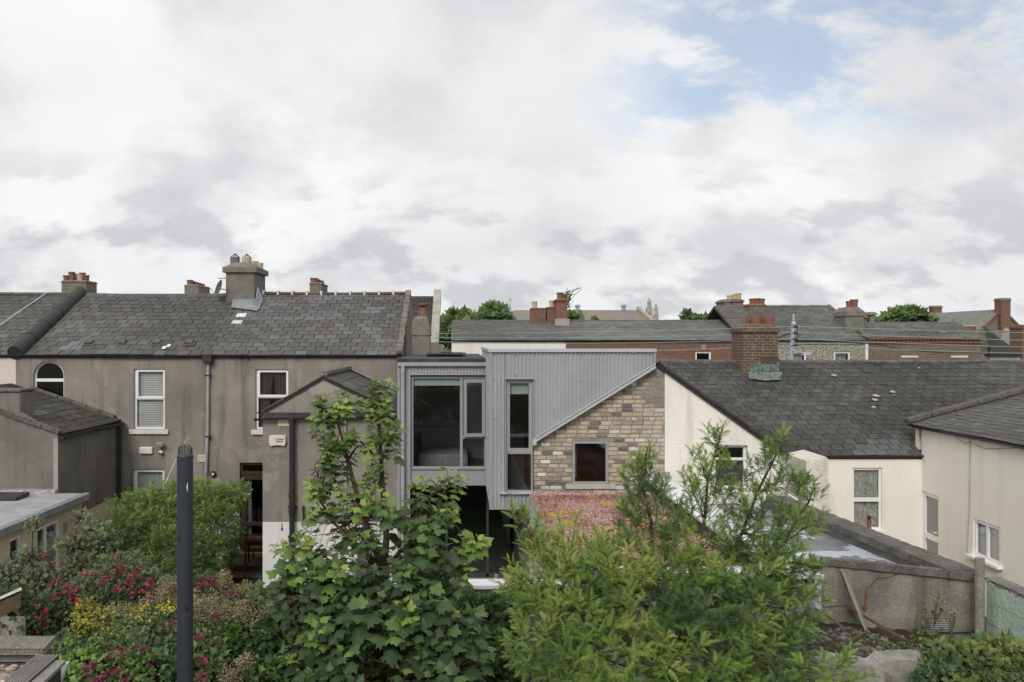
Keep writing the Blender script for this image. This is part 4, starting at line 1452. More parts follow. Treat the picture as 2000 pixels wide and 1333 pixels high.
textmesh('Torbet', 'lettering', (xr_(540.5), YR - 0.078, zr(859.5)), 0.062, M['ink'], al, bold=0.0012)
textmesh('Alarms', 'lettering', (xr_(540.5), YR - 0.078, zr(863.5)), 0.052, M['ink'], al, bold=0.0012)
mb = MB()
mb.lathe((0, 0, 0), [(0.03, 0), (0.03, 0.002)], 16)
mb = MB()
for k in range(16):
    a0_, a1_ = 2 * math.pi * k / 16, 2 * math.pi * (k + 1) / 16
    c0 = (xr_(535.5), zr(861.5))
    mb.prism([(c0[0] + 0.018 * math.cos(a0_), YR - 0.0765, c0[1] + 0.018 * math.sin(a0_)), (c0[0] + 0.042 * math.cos(a0_), YR - 0.0765, c0[1] + 0.042 * math.sin(a0_)),
              (c0[0] + 0.042 * math.cos(a1_), YR - 0.0765, c0[1] + 0.042 * math.sin(a1_)), (c0[0] + 0.018 * math.cos(a1_), YR - 0.0765, c0[1] + 0.018 * math.sin(a1_))], (0, -0.002, 0))
mb.prism([(xr_(532), YR - 0.0765, zr(860)), (xr_(533), YR - 0.0765, zr(856)), (xr_(534), YR - 0.0765, zr(860))], (0, -0.002, 0))
mb.build('emblem', M['cream_mark'], al)

# other small fittings on the middle grey house
al2 = thing('alarm_box', 'blank white alarm box on the middle grey house below the upper window', 'alarm box', P3(286, 880, YA))
mb = MB()
mb.box(xa(273), xa(299), YA - 0.07, YA, za(887), za(873))
mb.build('case', M['white_box'], al2, bevel=0.03)
fl = thing('floodlight', 'small grey floodlight on the middle grey house above a white camera', 'floodlight', P3(314, 869, YA))
mb = MB()
mb.obox(P3(312.5, 868.5, YA - 0.14), (0.085, 0, 0), (0, 0.05, 0.01), (0, -0.02, 0.055))
mb.build('lamp_housing', M['galv'], fl, bevel=0.01)
mb = MB()
mb.tube([P3(318, 870, YA - 0.1), P3(319, 873, YA)], 0.02, 6)
mb.build('bracket', M['black'], fl)
cm_ = thing('security_camera', 'white round security camera under the floodlight on the grey house', 'camera', P3(314, 885, YA))
mb = MB()
mb.ball(P3(314, 884, YA - 0.08), 0.066, 12, (1, 1, 0.85))
mb.build('housing', M['white_box'], cm_, smooth=True)
mb = MB()
mb.ball(P3(312, 885.5, YA - 0.13), 0.03, 8)
mb.build('lens', M['black'], cm_)
mb = MB()
mb.tube([P3(316, 877, YA - 0.02), P3(315, 880, YA - 0.07)], 0.015, 6)
mb.build('bracket', M['black'], cm_)
rl = thing('wall_lamp', 'round black bulkhead lamp on the grey wall left of the dark back door', 'lamp', P3(417, 926, YA))
mb = MB()
c_ = P3(417, 926, YA)
mb.tube([(c_[0], YA - 0.002, c_[2]), (c_[0], YA - 0.09, c_[2])], [0.085, 0.07], 14)
mb.build('housing', M['black'], rl)
mb = MB()
mb.ball((c_[0] + 0.01, YA - 0.09, c_[2]), 0.042, 10)
mb.build('globe', M['white_box'], rl)

# ================================================================ LEAN-TO with corrugated roof
lt = thing('lean_to', 'white walled lean-to with dirty corrugated roof behind the sycamore', 'shed', (X(640, 19), 18.9, GZ))
mb = MB()
zt, zf = zr(1022), Z(1074, 18.3)
x0_, x1_ = X(597, 19.4), X(712, 19.4)
Lr = math.hypot(1.1, zt - zf)
def Plt(a, b, d):
    t = b / Lr
    return (a, 19.38 - 1.1 * t, zt + (zf - zt) * t - d * 1.0)
corr(mb, Plt, x0_, x1_, lambda a: [(0, Lr)], 0.15, 0.035, 8)
mb.build('roof', M['corr_white'], lt)
mb = MB()
mb.box(x0_ + 0.05, x1_ - 0.05, 18.4, 18.5, GZ, zf - 0.02)
mb.prism([(x0_ + 0.05, 18.5, GZ), (x0_ + 0.05, 19.38, GZ), (x0_ + 0.05, 19.38, zt - 0.06), (x0_ + 0.05, 18.5, zf - 0.03)], (0.1, 0, 0))
mb.build('wall', M['white_wall'], lt)
mb = MB()
mb.bar((x0_, 19.33, zt + 0.07), (x1_, 19.33, zt + 0.07), 0.1, 0.05)
mb.build('flashing', M['concrete'], lt)
mb = MB()
mb.box(X(588, 18.38), X(596, 18.38), 18.3, 18.39, Z(1092, 18.3), Z(1079, 18.3))
mb.build('meter_box', surface('dark_green_box', (0.03, 0.07, 0.05)), lt)


# ================================================================ METAL CLAD EXTENSION (recess Y=19.2, box Y=16.5)
YM, YX = 19.2, 16.5
xm, zm = (lambda px: X(px, YM)), (lambda py: Z(py, YM))
xb, zb = (lambda px: X(px, YX)), (lambda py: Z(py, YX))
me_ = thing('metal_clad_house', 'grey corrugated metal clad extension with large windows and a projecting upper box', 'house', (xb(1000), YX, GZ))
m0, m1 = xm(778), xb(957.5)                          # recessed front, left and right limits
zsof = zm(948)
ztopM = zm(714)
bx0, bx1, bxr = xb(957.5), xb(1042), xb(1279)
zbt, zbb = zb(688), zb(992)


def rake(a):                                         # top of brick gable under the metal
    px = CX + a * F / YX
    return zb(860 + (712 - 860) * (px - 1043) / (1283 - 1043))


# cladding of the recessed front
gx1 = X(1034, YM + 0.55)
wl0, wl1, wlt = xm(801), xm(951), zm(733)
mb = MB()
corr(mb, front(YM), m0 + 0.03, wl0, lambda a: [(GZ, ztopM)], 0.075, 0.022)
corr(mb, front(YM), wl0, m1, lambda a: [(wlt, ztopM)], 0.075, 0.022)
mb.build('cladding', M['metal'], me_)
mb = MB()
mb.box(m0 - 0.02, m0 + 0.035, YM - 0.035, YM + 0.02, GZ, ztopM)
mb.box(wl0 - 0.02, wl0 + 0.01, YM - 0.03, YM + 0.08, zsof, wlt)
mb.box(wl0 - 0.02, m1, YM - 0.03, YM + 0.08, wlt, wlt + 0.03)
mb.box(wl0 - 0.02, m1, YM - 0.045, YM - 0.0, zm(948), zm(941))
mb.build('corner_trim', M['frame'], me_)
# sides, back and flat roof of the recessed block
mb = MB()
mb.box(m0, m0 + 0.04, YM + 0.02, 27, GZ, ztopM + 0.1)
mb.box(m0 + 0.04, m1 + 3.0, 26.9, 27.0, GZ, ztopM + 0.1)
mb.build('side_wall', M['metal'], me_)
mb = MB()
mb.box(m0 - 0.03, m1 - 0.01, YM - 0.06, 26.6, zm(708), zm(701))
mb.prism([(m0 - 0.03, YM - 0.06, zm(701)), (m0 - 0.03, YM + 0.12, zm(699)), (m0 - 0.03, YM + 0.3, zm(701))], (m1 - m0, 0, 0))
mb.build('flat_roof', M['membrane'], me_)
mb = MB()
mb.box(X(836, 22), X(903, 22), 21.6, 23.4, zm(701) + 0.0, zm(701) + 0.05)
mb.box(X(832, 22), X(910, 22), 21.5, 23.5, zm(701) + 0.05, zm(701) + 0.085)
sk_ = mb.build('rooflight', M['membrane'], me_, bevel=0.01)
mb = MB()
mb.box(X(838, 22), X(902, 22), 21.7, 23.3, zm(701) + 0.085, zm(701) + 0.095)
mb.build('pane', M['glass_dark'], sk_)
mb = MB()
mb.box(m0 - 0.01, m1 + 0.02, YM - 0.10, YM - 0.035, zm(715), zm(708))
gut = mb.build('gutter', M['metal'], me_)
mb = MB()
mb.tube([(xm(787.5), YM - 0.10, ztopM), (xm(787.5), YM - 0.10, GZ)], 0.047, 12)
for py in (722, 830, 960):
    mb.tube([(xm(787.5), YM - 0.10, zm(py + 6)), (xm(787.5), YM - 0.10, zm(py))], 0.054, 12)
mb.build('downpipe', M['pipe_grey'], me_)
# big window: fixed light, opening sash with dark blind, lower light, solid panel
P_ = front(YM)
w0, w1, wb_, wt_ = xm(803), xm(950), zm(916), zm(736)
mulx = xm(901)
trz = zm(855)
win = window(me_, P_, w0, w1, wb_, wt_, 0.05, 0.045, 'frame', mull=[(mulx, wb_, wt_)], trans=(), glass='glass_dark', label='large grey framed window with pale roller blind and opening side light', bar=0.06)
mb = MB()
mb.pbox(P_, mulx + 0.03, w1 - 0.045, trz - 0.03, trz + 0.03, 0.04, 0.11)
mb.build('transom', M['frame'], win)
sa, sb_, sc0, sc1 = xm(905), xm(945), zm(853), zm(741)
mb = MB()
hx = mulx + 0.045
ang = math.radians(6)
def Psash(a, b, d):                                   # sash hinged on the right and pushed slightly out on the left
    dx = sb_ + 0.03 - a
    return (sb_ + 0.03 - dx * math.cos(ang) + d * math.sin(ang) * 0, YM + d - dx * math.sin(ang) * 1.0, b)
W_ = 0.075
for q in ((sa, sa + W_, sc0, sc1), (sb_ - W_ + 0.03, sb_ + 0.03, sc0, sc1), (sa + W_, sb_ - W_ + 0.03, sc0, sc0 + W_), (sa + W_, sb_ - W_ + 0.03, sc1 - W_, sc1)):
    mb.pbox(Psash, *q, -0.03, 0.03)
sh_ = mb.build('sash', M['frame'], win)
mb = MB()
mb.pbox(Psash, sa + W_, sb_ - W_ + 0.03, sc0 + W_, sc1 - W_, 0.0, 0.004)
mb.build('pane', M['glass_dark'], win)
mb = MB()
for k in range(24):
    a_ = sa + W_ + (sb_ - sa - 2 * W_ + 0.03) * k / 24
    mb.pbox(P_, a_, a_ + 0.012, sc0 + 0.05, sc1 - 0.05, 0.13 + (k % 2) * 0.006, 0.14)
mb.build('blind', M['curtain_dark'], win)
mb = MB()
mb.pbox(P_, w0 + 0.03, mulx - 0.03, zm(754), wt_ - 0.05, 0.12, 0.125)
mb.pbox(P_, mulx + 0.03, w1 - 0.05, zm(754), wt_ - 0.05, 0.12, 0.125)
mb.build('roller_blind', M['roller'], win)
mb = MB()
mb.pbox(P_, wl0 + 0.011, m1 - 0.01, zm(942), wb_ - 0.002, 0.02, 0.1)
mb.pbox(P_, w0, w1, wb_ - 0.012, wb_ - 0.002, -0.02, 0.02)
mb.build('panel', M['frame'], me_)
mb = MB()                                            # soffit under the recessed upper floor, and room behind
mb.box(wl0, gx1 + 1.2, YM + 0.1, YM + 0.75, zsof + 0.01, zsof + 0.05)
mb.box(bx0 + 0.04, bx1 - 0.01, YX + 0.05, YM + 0.09, zbb + 0.004, zbb + 0.04)
mb.build('soffit', M['frame'], me_)
room(me_, m0 + 0.1, m1 + 2.6, YM + 0.2, 22.3, zm(936), zm(714), mat='room_light')
mb = MB()
mb.box(m0 + 0.15, m1 + 2.5, YM + 0.3, 22.2, zm(936) + 0.02, zm(936) + 0.06)
mb.build('floor', M['floor_wood'], me_)
bed = thing('bed', 'low bed with grey patterned cover behind the large window', 'bed', (xm(860), YM + 1.6, zm(936) + 0.06))
mb = MB()
mb.box(xm(812), xm(915), YM + 1.0, YM + 2.8, zm(936) + 0.12, zm(936) + 0.42)
mb.build('mattress', surface('striped_bedcover', (0.40, 0.40, 0.42), (0.2, 0.2, 0.22), 20, 0.9), bed, bevel=0.05)
mb = MB()
mb.box(xm(810), xm(917), YM + 0.95, YM + 2.85, zm(936) + 0.06, zm(936) + 0.14)
mb.box(xm(806), xm(811), YM + 0.95, YM + 2.85, zm(936) + 0.06, zm(936) + 0.75)
mb.build('bed_frame', M['wood_brown'], bed)
# ground floor glazing
mb = MB()
gx0, gx1 = wl0 + 0.02, X(1034, YM + 0.55)
Yg = YM + 0.5
for a in (gx0, X(870, Yg), X(950, Yg), gx1 - 0.05):
    mb.box(a, a + 0.05, Yg, Yg + 0.06, 1.5, zsof)
mb.box(gx0, gx1, Yg, Yg + 0.06, 1.5, 1.58)
mb.box(gx0, gx1, Yg, Yg + 0.06, zsof - 0.05, zsof)
gl_ = mb.build('glazed_screen', M['membrane'], me_)
mb = MB()
mb.quad((gx0, Yg + 0.03, 1.5), (gx1, Yg + 0.03, 1.5), (gx1, Yg + 0.03, zsof), (gx0, Yg + 0.03, zsof))
mb.build('pane', M['glass_dark'], gl_)
room(me_, wl0, gx1 + 1.5, Yg + 0.1, 25, 1.48, zsof)
mb = MB()
mb.box(wl0 - 0.02, gx1, YM + 0.1, Yg + 0.06, 1.3, 1.49)
mb.build('plinth', M['concrete'], me_)
mb = MB()
mb.box(m0 + 0.05, gx1 + 0.1, 10.2, YM + 0.1, GZ - 0.1, 1.30)
tag(mb.build('lawn', M['lawn']), 'shaded lawn in front of the dark glazed screen', None, None, 'structure')

# projecting box
twx0, twx1, twb, twt = xb(988), xb(1041), zb(962), zb(741)


def segbox(a):
    lo = zbb if a < bx1 else rake(a) + 0.02
    if twx0 < a < twx1:
        return [(lo, twb), (twt, zbt)] if a < bx1 else [(twt, zbt)]
    return [(lo, zbt)]


mb = MB()
corr(mb, front(YX), bx0 + 0.035, twx0 - 0.001, lambda a: [(zbb, zbt)], 0.075, 0.022)
corr(mb, front(YX), twx0, twx1, lambda a: [(zbb, twb), (twt, zbt)], 0.075, 0.022)
corr(mb, front(YX), twx1, bxr, lambda a: [(min(rake(a) + 0.02, zbt - 0.01), zbt)], 0.075, 0.022)
mb.build('cladding', M['metal'], me_)
mb = MB()
corr(mb, lambda a, b, d: (bx0 + d, a, b), YX + 0.03, YM - 0.03, lambda a: [(zbb, zbt)], 0.075, 0.012)
corr(mb, lambda a, b, d: (bx0 + d, a, b), YM - 0.03, 22.5, lambda a: [(ztopM - 0.1, zbt)], 0.075, 0.012)
corr(mb, lambda a, b, d: (bxr - d, a, b), YX + 0.03, 22.5, lambda a: [(zb(722), zbt)], 0.075, 0.012)
mb.box(bx0, bxr, 22.4, 22.5, zb(722), zbt)
mb.build('side_cladding', M['metal'], me_)
mb = MB()
mb.box(bx0 - 0.02, bx0 + 0.035, YX - 0.035, YX + 0.03, zbb, zbt)
mb.box(bx0 - 0.02, bx1 + 0.02, YX - 0.035, YX + 0.04, zbb - 0.03, zbb)
mb.box(bxr - 0.03, bxr + 0.012, YX - 0.035, YX + 0.03, zb(722), zbt)
# reveal of the tall window
mb.box(twx0 - 0.015, twx0, YX - 0.04, YX + 0.07, twb, twt)
mb.box(twx1, twx1 + 0.015, YX - 0.04, YX + 0.07, zb(852), twt)
mb.box(twx0 - 0.02, twx1 + 0.02, YX - 0.06, YX + 0.07, twt, twt + 0.015)
mb.build('corner_trim', M['frame'], me_)
mb = MB()
mb.box(bx0 - 0.04, bxr + 0.02, YX - 0.06, YX + 0.2, zb(688), zb(681.5))
mb.box(xb(1231), xb(1240), YX - 0.066, YX - 0.058, zb(688.5), zb(681))
mb.box(bx0 - 0.04, bx0 + 0.1, YX + 0.2, 22.6, zb(688), zb(682))
mb.build('coping', M['coping'], me_)
mb = MB()
mb.box(bx0 + 0.1, bxr, YX + 0.2, 22.5, zbt - 0.05, zbt - 0.01)
mb.build('flat_roof', M['membrane'], me_)
# verge trim along the rake, bent down at its foot
mb = MB()
p0 = Vector((xb(1044), YX - 0.05, rake(xb(1044)) + 0.0))
p1 = Vector((xb(1278), YX - 0.05, rake(xb(1278)) + 0.0))
mb.bar(p0, p1, 0.085, 0.05, (0, -1, 0))
mb.bar(p0 + Vector((0, -0.02, 0.045)), p1 + Vector((0, -0.02, 0.045)), 0.02, 0.06, (0, -1, 0))
mb.box(xb(1040), xb(1047), YX - 0.08, YX - 0.0, zb(869), zb(857))
mb.build('verge_trim', M['coping'], me_)
# fixings
mb = MB()
for px, py in ((964, 742), (978, 742), (964, 817), (977, 817), (1007, 733), (1007, 693), (1043, 694), (1085, 693), (1135, 693), (1177, 693), (1227, 694), (1270, 692), (1085, 743), (1135, 743), (1177, 743), (1213, 739), (1085, 815), (1049, 818), (1135, 780),
               (963, 988), (984, 988), (998, 988), (963, 968), (965, 692)):
    c_ = (xb(px), YX - 0.012, zb(py))
    mb.tube([(c_[0], YX + 0.0, c_[2]), (c_[0], YX - 0.032, c_[2])], [0.017, 0.010], 8)
for px, py in ((835, 728), (877, 728), (912, 728), (947, 727), (781, 735), (793, 735), (781, 797), (793, 797), (781, 950), (793, 950), (781, 873), (793, 873)):
    c_ = (xm(px), YM, zm(py))
    mb.tube([(c_[0], YM + 0.0, c_[2]), (c_[0], YM - 0.035, c_[2])], [0.018, 0.010], 8)
mb.build('fixings', M['pipe_grey'], me_)
# tall window
P_ = front(YX)
tw = window(me_, P_, twx0 + 0.004, twx1 - 0.004, zb(884), twt - 0.004, 0.03, 0.075, 'frame', glass='glass_dark', label='tall narrow upper window with pale blind')
mb = MB()
mb.pbox(P_, twx0 + 0.08, twx1 - 0.08, zb(771), twt - 0.08, 0.12, 0.125)
mb.build('roller_blind', M['roller'], tw)
tw2 = window(me_, P_, twx0 + 0.004, twx1 - 0.004, twb + 0.004, zb(884) - 0.004, 0.03, 0.03, 'frame', glass='glass_dark', label='lower light of the tall window')
mb = MB()
mb.pbox(P_, xb(975), xb(1044), zb(964), zb(961), -0.09, 0.02)
mb.build('sill', M['coping'], tw2)
room(me_, bx0 + 0.1, bx0 + 0.95, YX + 0.12, 19.0, zbb + 0.1, zbt - 0.1, mat='room_light')

# ================================================================ BRICK GABLE OF THE OLD COTTAGE
YBk = 16.6
xk, zk = (lambda px: X(px, YBk)), (lambda py: Z(py, YBk))
bg_ = thing('brick_gable_house', 'yellow stock brick gable with a square window under the slanting metal edge', 'house', (xk(1170), YBk, GZ))
k0, k1 = xk(1042), xk(1298)
hw = (xk(1118), xk(1188), zk(946), zk(862))


def rk(a):
    px = CX + a * F / YBk
    return min(zk(862 + (712 - 862) * (px - 1043) / (1283 - 1043)), zk(711 + (px - 1283) * 0.73))


mb = MB()
mb.add([(k0, YBk, GZ), (hw[0], YBk, GZ), (hw[0], YBk, rk(hw[0])), (k0, YBk, rk(k0))], [(0, 1, 2, 3)])
mb.quad((hw[0], YBk, GZ), (hw[1], YBk, GZ), (hw[1], YBk, hw[2]), (hw[0], YBk, hw[2]))
mb.add([(hw[0], YBk, hw[3]), (hw[1], YBk, hw[3]), (hw[1], YBk, rk(hw[1])), (hw[0], YBk, rk(hw[0]))], [(0, 1, 2, 3)])
mb.add([(hw[1], YBk, GZ), (k1, YBk, GZ), (k1, YBk, rk(k1)), (xk(1284), YBk, rk(xk(1284))), (hw[1], YBk, rk(hw[1]))], [(0, 1, 2, 3, 4)])
for a in (hw[0], hw[1]):
    mb.quad((a, YBk, hw[2]), (a, YBk, hw[3]), (a, YBk + 0.2, hw[3]), (a, YBk + 0.2, hw[2]))
mb.quad((hw[0], YBk, hw[3]), (hw[1], YBk, hw[3]), (hw[1], YBk + 0.2, hw[3]), (hw[0], YBk + 0.2, hw[3]))
mb.quad((k0, YBk, GZ), (k0, 22, GZ), (k0, 22, zk(860)), (k0, YBk, zk(860)))
mb.build('wall', M['mortar'], bg_)
mb = MB()
rb = random.Random(17)
ch_ = 0.0845
zz = zk(957)
row = 0
while zz < zk(706):
    hdr = row in (16, 24) or rb.random() < 0.05
    bw_ = 0.118 if hdr else 0.212
    a = k0 - rb.random() * 0.1 - (0.11 if row % 2 else 0)
    while a < k1:
        L_ = bw_ * rb.uniform(0.92, 1.06)
        if rb.random() < 0.08 and not hdr:
            L_ *= 0.5
        a0, a1 = max(a, k0 + 0.003), min(a + L_ - 0.019, k1)
        a += L_
        z0, z1 = zz + 0.009 + rb.uniform(-0.003, 0.003), zz + ch_ - 0.009 + rb.uniform(-0.003, 0.003)
        if a1 - a0 < 0.03:
            continue
        m_ = (a0 + a1) / 2
        if hw[0] - 0.01 < m_ < hw[1] + 0.01 and hw[2] - 0.1 < (z0 + z1) / 2 < hw[3] + 0.02:
            continue
        if a0 < hw[0] < a1 and hw[2] - 0.1 < (z0 + z1) / 2 < hw[3] + 0.02:
            a1 = hw[0]
        if a0 < hw[1] < a1 and hw[2] - 0.1 < (z0 + z1) / 2 < hw[3] + 0.02:
            a0 = hw[1]
        # clip to the rake
        if rk(a0) < z0 and rk(a1) < z0:
            continue
        if min(rk(a0), rk(a1)) < z1:
            z1c = min(z1, max(z0 + 0.005, min(rk(a0), rk(a1))))
            if z1c - z0 < 0.02:
                continue
            z1 = z1c
        nz = noise.noise(Vector((m_ * 1.3, zz * 1.3, 3)))
        t = 0.50 + nz * 0.20 + rb.uniform(-0.16, 0.16)
        q = rb.random()
        if q < 0.09:
            t = rb.uniform(0.93, 1.0)
        elif q < 0.20:
            t = rb.uniform(0.0, 0.16)
        elif q < 0.30:
            t = rb.uniform(0.68, 0.80)
        # rendered / mortar smeared edge by the cream wall
        edge = (m_ - xk(1262)) / 0.25 + 0.5 * noise.noise(Vector((m_ * 2, zz * 1.1, 9)))
        pr_ = 0.011
        if edge > 0.2:
            t = 0.78 + 0.14 * rb.random() if zz < zk(800) else 0.18 + rb.random() * 0.15
            pr_ = 0.004
        if noise.noise(Vector((m_ * 0.9, zz * 0.9, 12))) > 0.34 and rb.random() < 0.4:
            t = rb.uniform(0.05, 0.2)
        j = lambda: rb.uniform(-0.006, 0.006)
        c = 0.008
        f0 = YBk - 0.001
        f1 = YBk - pr_ + rb.uniform(-0.003, 0.003)
        mb.add([(a0, f0, z0), (a1, f0, z0), (a1, f0, z1), (a0, f0, z1),
                (a0 + c + j(), f1, z0 + c * .7 + j()), (a1 - c + j(), f1, z0 + c * .7 + j()), (a1 - c + j(), f1, z1 - c * .7 + j()), (a0 + c + j(), f1, z1 - c * .7 + j())],
               [(4, 5, 6, 7), (0, 1, 5, 4), (1, 2, 6, 5), (2, 3, 7, 6), (3, 0, 4, 7)], t)
    zz += ch_
    row += 1
mb.build('brickwork', M['stock_brick'], bg_)
P_ = front(YBk)
w_ = window(bg_, P_, hw[0] + 0.003, hw[1] - 0.003, hw[2] + 0.003, hw[3] - 0.003, 0.0, 0.045, 'frame', glass='glass_dark', label='square grey framed window')
mb = MB()
mb.pbox(P_, hw[0] - 0.14, hw[1] + 0.14, zk(955), hw[2], -0.03, 0.08)
mb.build('sill', surface('pale_stone_sill', (0.50, 0.46, 0.38), (0.42, 0.39, 0.32), 5, 0.9, 0.3, 30, 0.1), w_)
mb = MB()
mb.pbox(P_, xk(1122), xk(1130), zk(935), zk(868), 0.3, 0.36)
mb.build('curtain', M['lace'], w_)
room(bg_, k0 + 0.2, k1 - 0.2, YBk + 0.21, 20, zk(990), zk(840), mat='room_light')
louvre(bg_, front(YBk - 0.015), xk(1219), xk(1230), zk(932), zk(923), 3, 'white_box')
mb = MB()
mb.box(k0 + 0.0, hw[0] - 0.15, YBk - 0.03, YBk, zk(966), zk(956))
mb.box(hw[1] + 0.15, k1 - 0.5, YBk - 0.03, YBk, zk(966), zk(956))
mb.build('flashing', M['lead'], bg_)
# slipped ridge slates at the apex
mb = MB()
mb.bar((xk(1262), YBk - 0.06, zk(717)), (xk(1287), YBk - 0.06, zk(704)), 0.12, 0.02, (0, 0, 1))
mb.bar((xk(1285), YBk - 0.06, zk(704)), (xk(1300), YBk - 0.06, zk(717)), 0.12, 0.02, (0, 0, 1))
mb.build('ridge_tiles', M['concrete'], bg_)

# ================================================================ CREAM COTTAGE (gable Y=16.6, facade Y=22, ridge Y=26.5)
cc_ = thing('cottage', 'cream rendered cottage with a large dark slate roof and brick chimney with copper flashing', 'house', (X(1650, 22), 22, GZ))
xg1 = xk(1534)
hg = (xk(1395), xk(1460), zk(956), zk(870))
rr2 = lambda a: zk(711 + (CX + a * F / YBk - 1283) * (889 - 711) / (1536 - 1283))
mb = MB()
YG = YBk - 0.012
for A0, A1, B0 in ((k1, hg[0], GZ), (hg[0], hg[1], hg[3]), (hg[1], xg1, GZ)):
    mb.add([(A0, YG, B0), (A1, YG, B0), (A1, YG, rr2(A1)), (A0, YG, rr2(A0))], [(0, 1, 2, 3)])
mb.quad((hg[0], YG, GZ), (hg[1], YG, GZ), (hg[1], YG, hg[2]), (hg[0], YG, hg[2]))
for a in (hg[0], hg[1]):
    mb.quad((a, YG, hg[2]), (a, YG, hg[3]), (a, YG + 0.2, hg[3]), (a, YG + 0.2, hg[2]))
mb.quad((hg[0], YG, hg[3]), (hg[1], YG, hg[3]), (hg[1], YG + 0.2, hg[3]), (hg[0], YG + 0.2, hg[3]))
mb.quad((xg1, YG, GZ), (xg1, 22, GZ), (xg1, 22, rr2(xg1)), (xg1, YG, rr2(xg1)))
mb.build('gable_wall', M['cream'], cc_)
wg_ = window(cc_, front(YG), hg[0] + 0.003, hg[1] - 0.003, hg[2] + 0.003, hg[3] - 0.003, 0.09, 0.05, 'upvc', trans=(zk(898),), glass='glass', label='white framed window in the cream gable')
mb = MB()
mb.pbox(front(YG), hg[0] + 0.05, hg[1] - 0.05, hg[2], zk(900), 0.19, 0.195)
mb.build('curtain', M['curtain_dark'], wg_)
room(cc_, k1 + 0.2, xg1 - 0.15, YG + 0.4, 20, zk(1000), zk(864))
# wing roof, right slope and ridge
xap_, zap_ = xk(1283), zk(707)
xe_, ze_ = xk(1538), zk(888)
side_roof(cc_, 'wing_roof', xap_, zap_, xe_, ze_, YG - 0.05, 25.0, M['slate_dark'], 0.3, 0.22, tonefield(51, 0.4), 51, 0.02)
mb = MB()
rv = random.Random(8)
for i in range(22):
    t0, t1 = i / 22, (i + 1) / 22
    q0 = Vector((xap_ + (xe_ - xap_) * t0, YG - 0.055, zap_ + (ze_ - zap_) * t0 + rv.uniform(-0.012, 0.006)))
    q1 = Vector((xap_ + (xe_ - xap_) * t1, YG - 0.055, zap_ + (ze_ - zap_) * t1 + rv.uniform(-0.012, 0.006)))
    mb.bar(q0, q1, 0.05, 0.04, (0, -1, 0), rv.random())
mb.build('verge', M['membrane'], cc_)
# main slope
YF_, YFR = 22.0, 26.5
zfe, zfr = Z(888, YF_), Z(704, YFR)
xf = lambda px: X(px, YF_)
zf_ = lambda py: Z(py, YF_)


def toneF(a, b):
    if 10.35 < a < 11.8 and b < 0.75 and a > 10.2 + b * 0.8:
        return 0.83
    if a > 6.6 and 7.9 < a + 0.0 * b < 9.4 and 2.6 < b < 4.3:
        s_ = abs(a - (9.25 - 0.0 * b) + (4.6 - b) * 0.22)
        if s_ < 0.10:
            return 0.77
    return None


warpF = lambda a, b: 0.055 * noise.noise(Vector((a * 0.28, b * 0.5, 4.4))) + 0.02 * noise.noise(Vector((a * 1.2, b * 1.1, 7.0)))
WF, NF, LF = slope(YF_, zfe, YFR, zfr)
main_roof(cc_, 'roof', xap_ - 0.6, 20.0, YF_, zfe, YFR, zfr, M['slate_dark'], 0.30, 0.245, tonefield(52, 0.60, 0.30, 0.003, toneF), seed=52, warp=warpF)
ridge(cc_, xap_ - 0.5, 20.0, YFR, zfr, 0.45, M['concrete_dark'], sag=0.04)
P_ = front(YF_)
hf = (xf(1665), xf(1723), zf_(1036), zf_(914))
house_walls(cc_, 'wall', xf(1533), 12.0, YF_, 31, GZ, zfe - 0.02, [hf], [M['cream_smooth']], zr=zfr - 0.1, Yr=YFR, left=False)
mb = MB()
mb.box(xf(1533), xf(1566), YF_ - 0.03, YF_ - 0.003, GZ, zfe - 0.05)
mb.build('wall_panel', M['pebbledash'], cc_)
mb = MB()
mb.tube([(xf(1571), YF_ - 0.1, zfe - 0.05), (xf(1571), YF_ - 0.1, GZ)], 0.075, 10)
mb.build('drainpipe', M['black'], cc_)
gutter(P_, xf(1536), xf(1801), zfe - 0.03, 0.055, lambda t: 0.02 * t).build('gutter', M['black'], cc_)
wf = window(cc_, P_, hf[0] + 0.003, hf[1] - 0.003, hf[2] + 0.003, hf[3] - 0.003, 0.05, 0.06, 'upvc', trans=(zf_(977),), sill=(0.1, 0.06, 0.05, 'upvc'), label='white sash window with lace curtains', bar=0.1)
drape(P_, hf[0] + 0.04, hf[1] - 0.05, hf[2] + 0.05, hf[3] - 0.05, 0.15, 7, 0.02).build('curtain', M['lace'], wf)
room(cc_, xf(1570), 12.5, YF_ + 0.4, 26, GZ + 0.2, zfe - 0.15)
# chimney with copper flashing
YQ = 25.8
qs = stack(cc_, 'chimney', 1449, 1520, YQ, YQ + 1.0, Z(650, YQ), zfr - 1.2, M['brick_stack'],
           [(1468, 0.30, 'terracotta', 0.0, YQ + 0.3)][:0], 0.26, 0.16, 0.05)
for px, py, r_, Yp in ((1465, 619, 0.15, YQ + 0.62), (1476, 619, 0.16, YQ + 0.28), (1492, 621, 0.11, YQ + 0.75), (1501, 618, 0.17, YQ + 0.35)):
    mp = MB()
    b = Z(641, Yp)
    pot(mp, (X(px, Yp), Yp, b), r_, Z(py, Yp) - b, rim=False)
    mp.build('chimney_pot', M['terracotta'], qs)
mb = MB()
def onF(px, Yd, up):
    zz_ = zfe + (Yd - YF_) * (zfr - zfe) / (YFR - YF_)
    return Vector((X(px, Yd), Yd, zz_)) + NF * up
mb.prism([onF(1461, 25.72, 0.06), onF(1527, 25.72, 0.06), onF(1524, 25.35, 0.05), onF(1494, 25.30, 0.05), onF(1462, 25.40, 0.05)], NF * 0.012)
mb.box(X(1464, YQ), X(1521, YQ), YQ - 0.02, YQ - 0.004, onF(1464, YQ, 0).z - 0.02, Z(708, YQ))
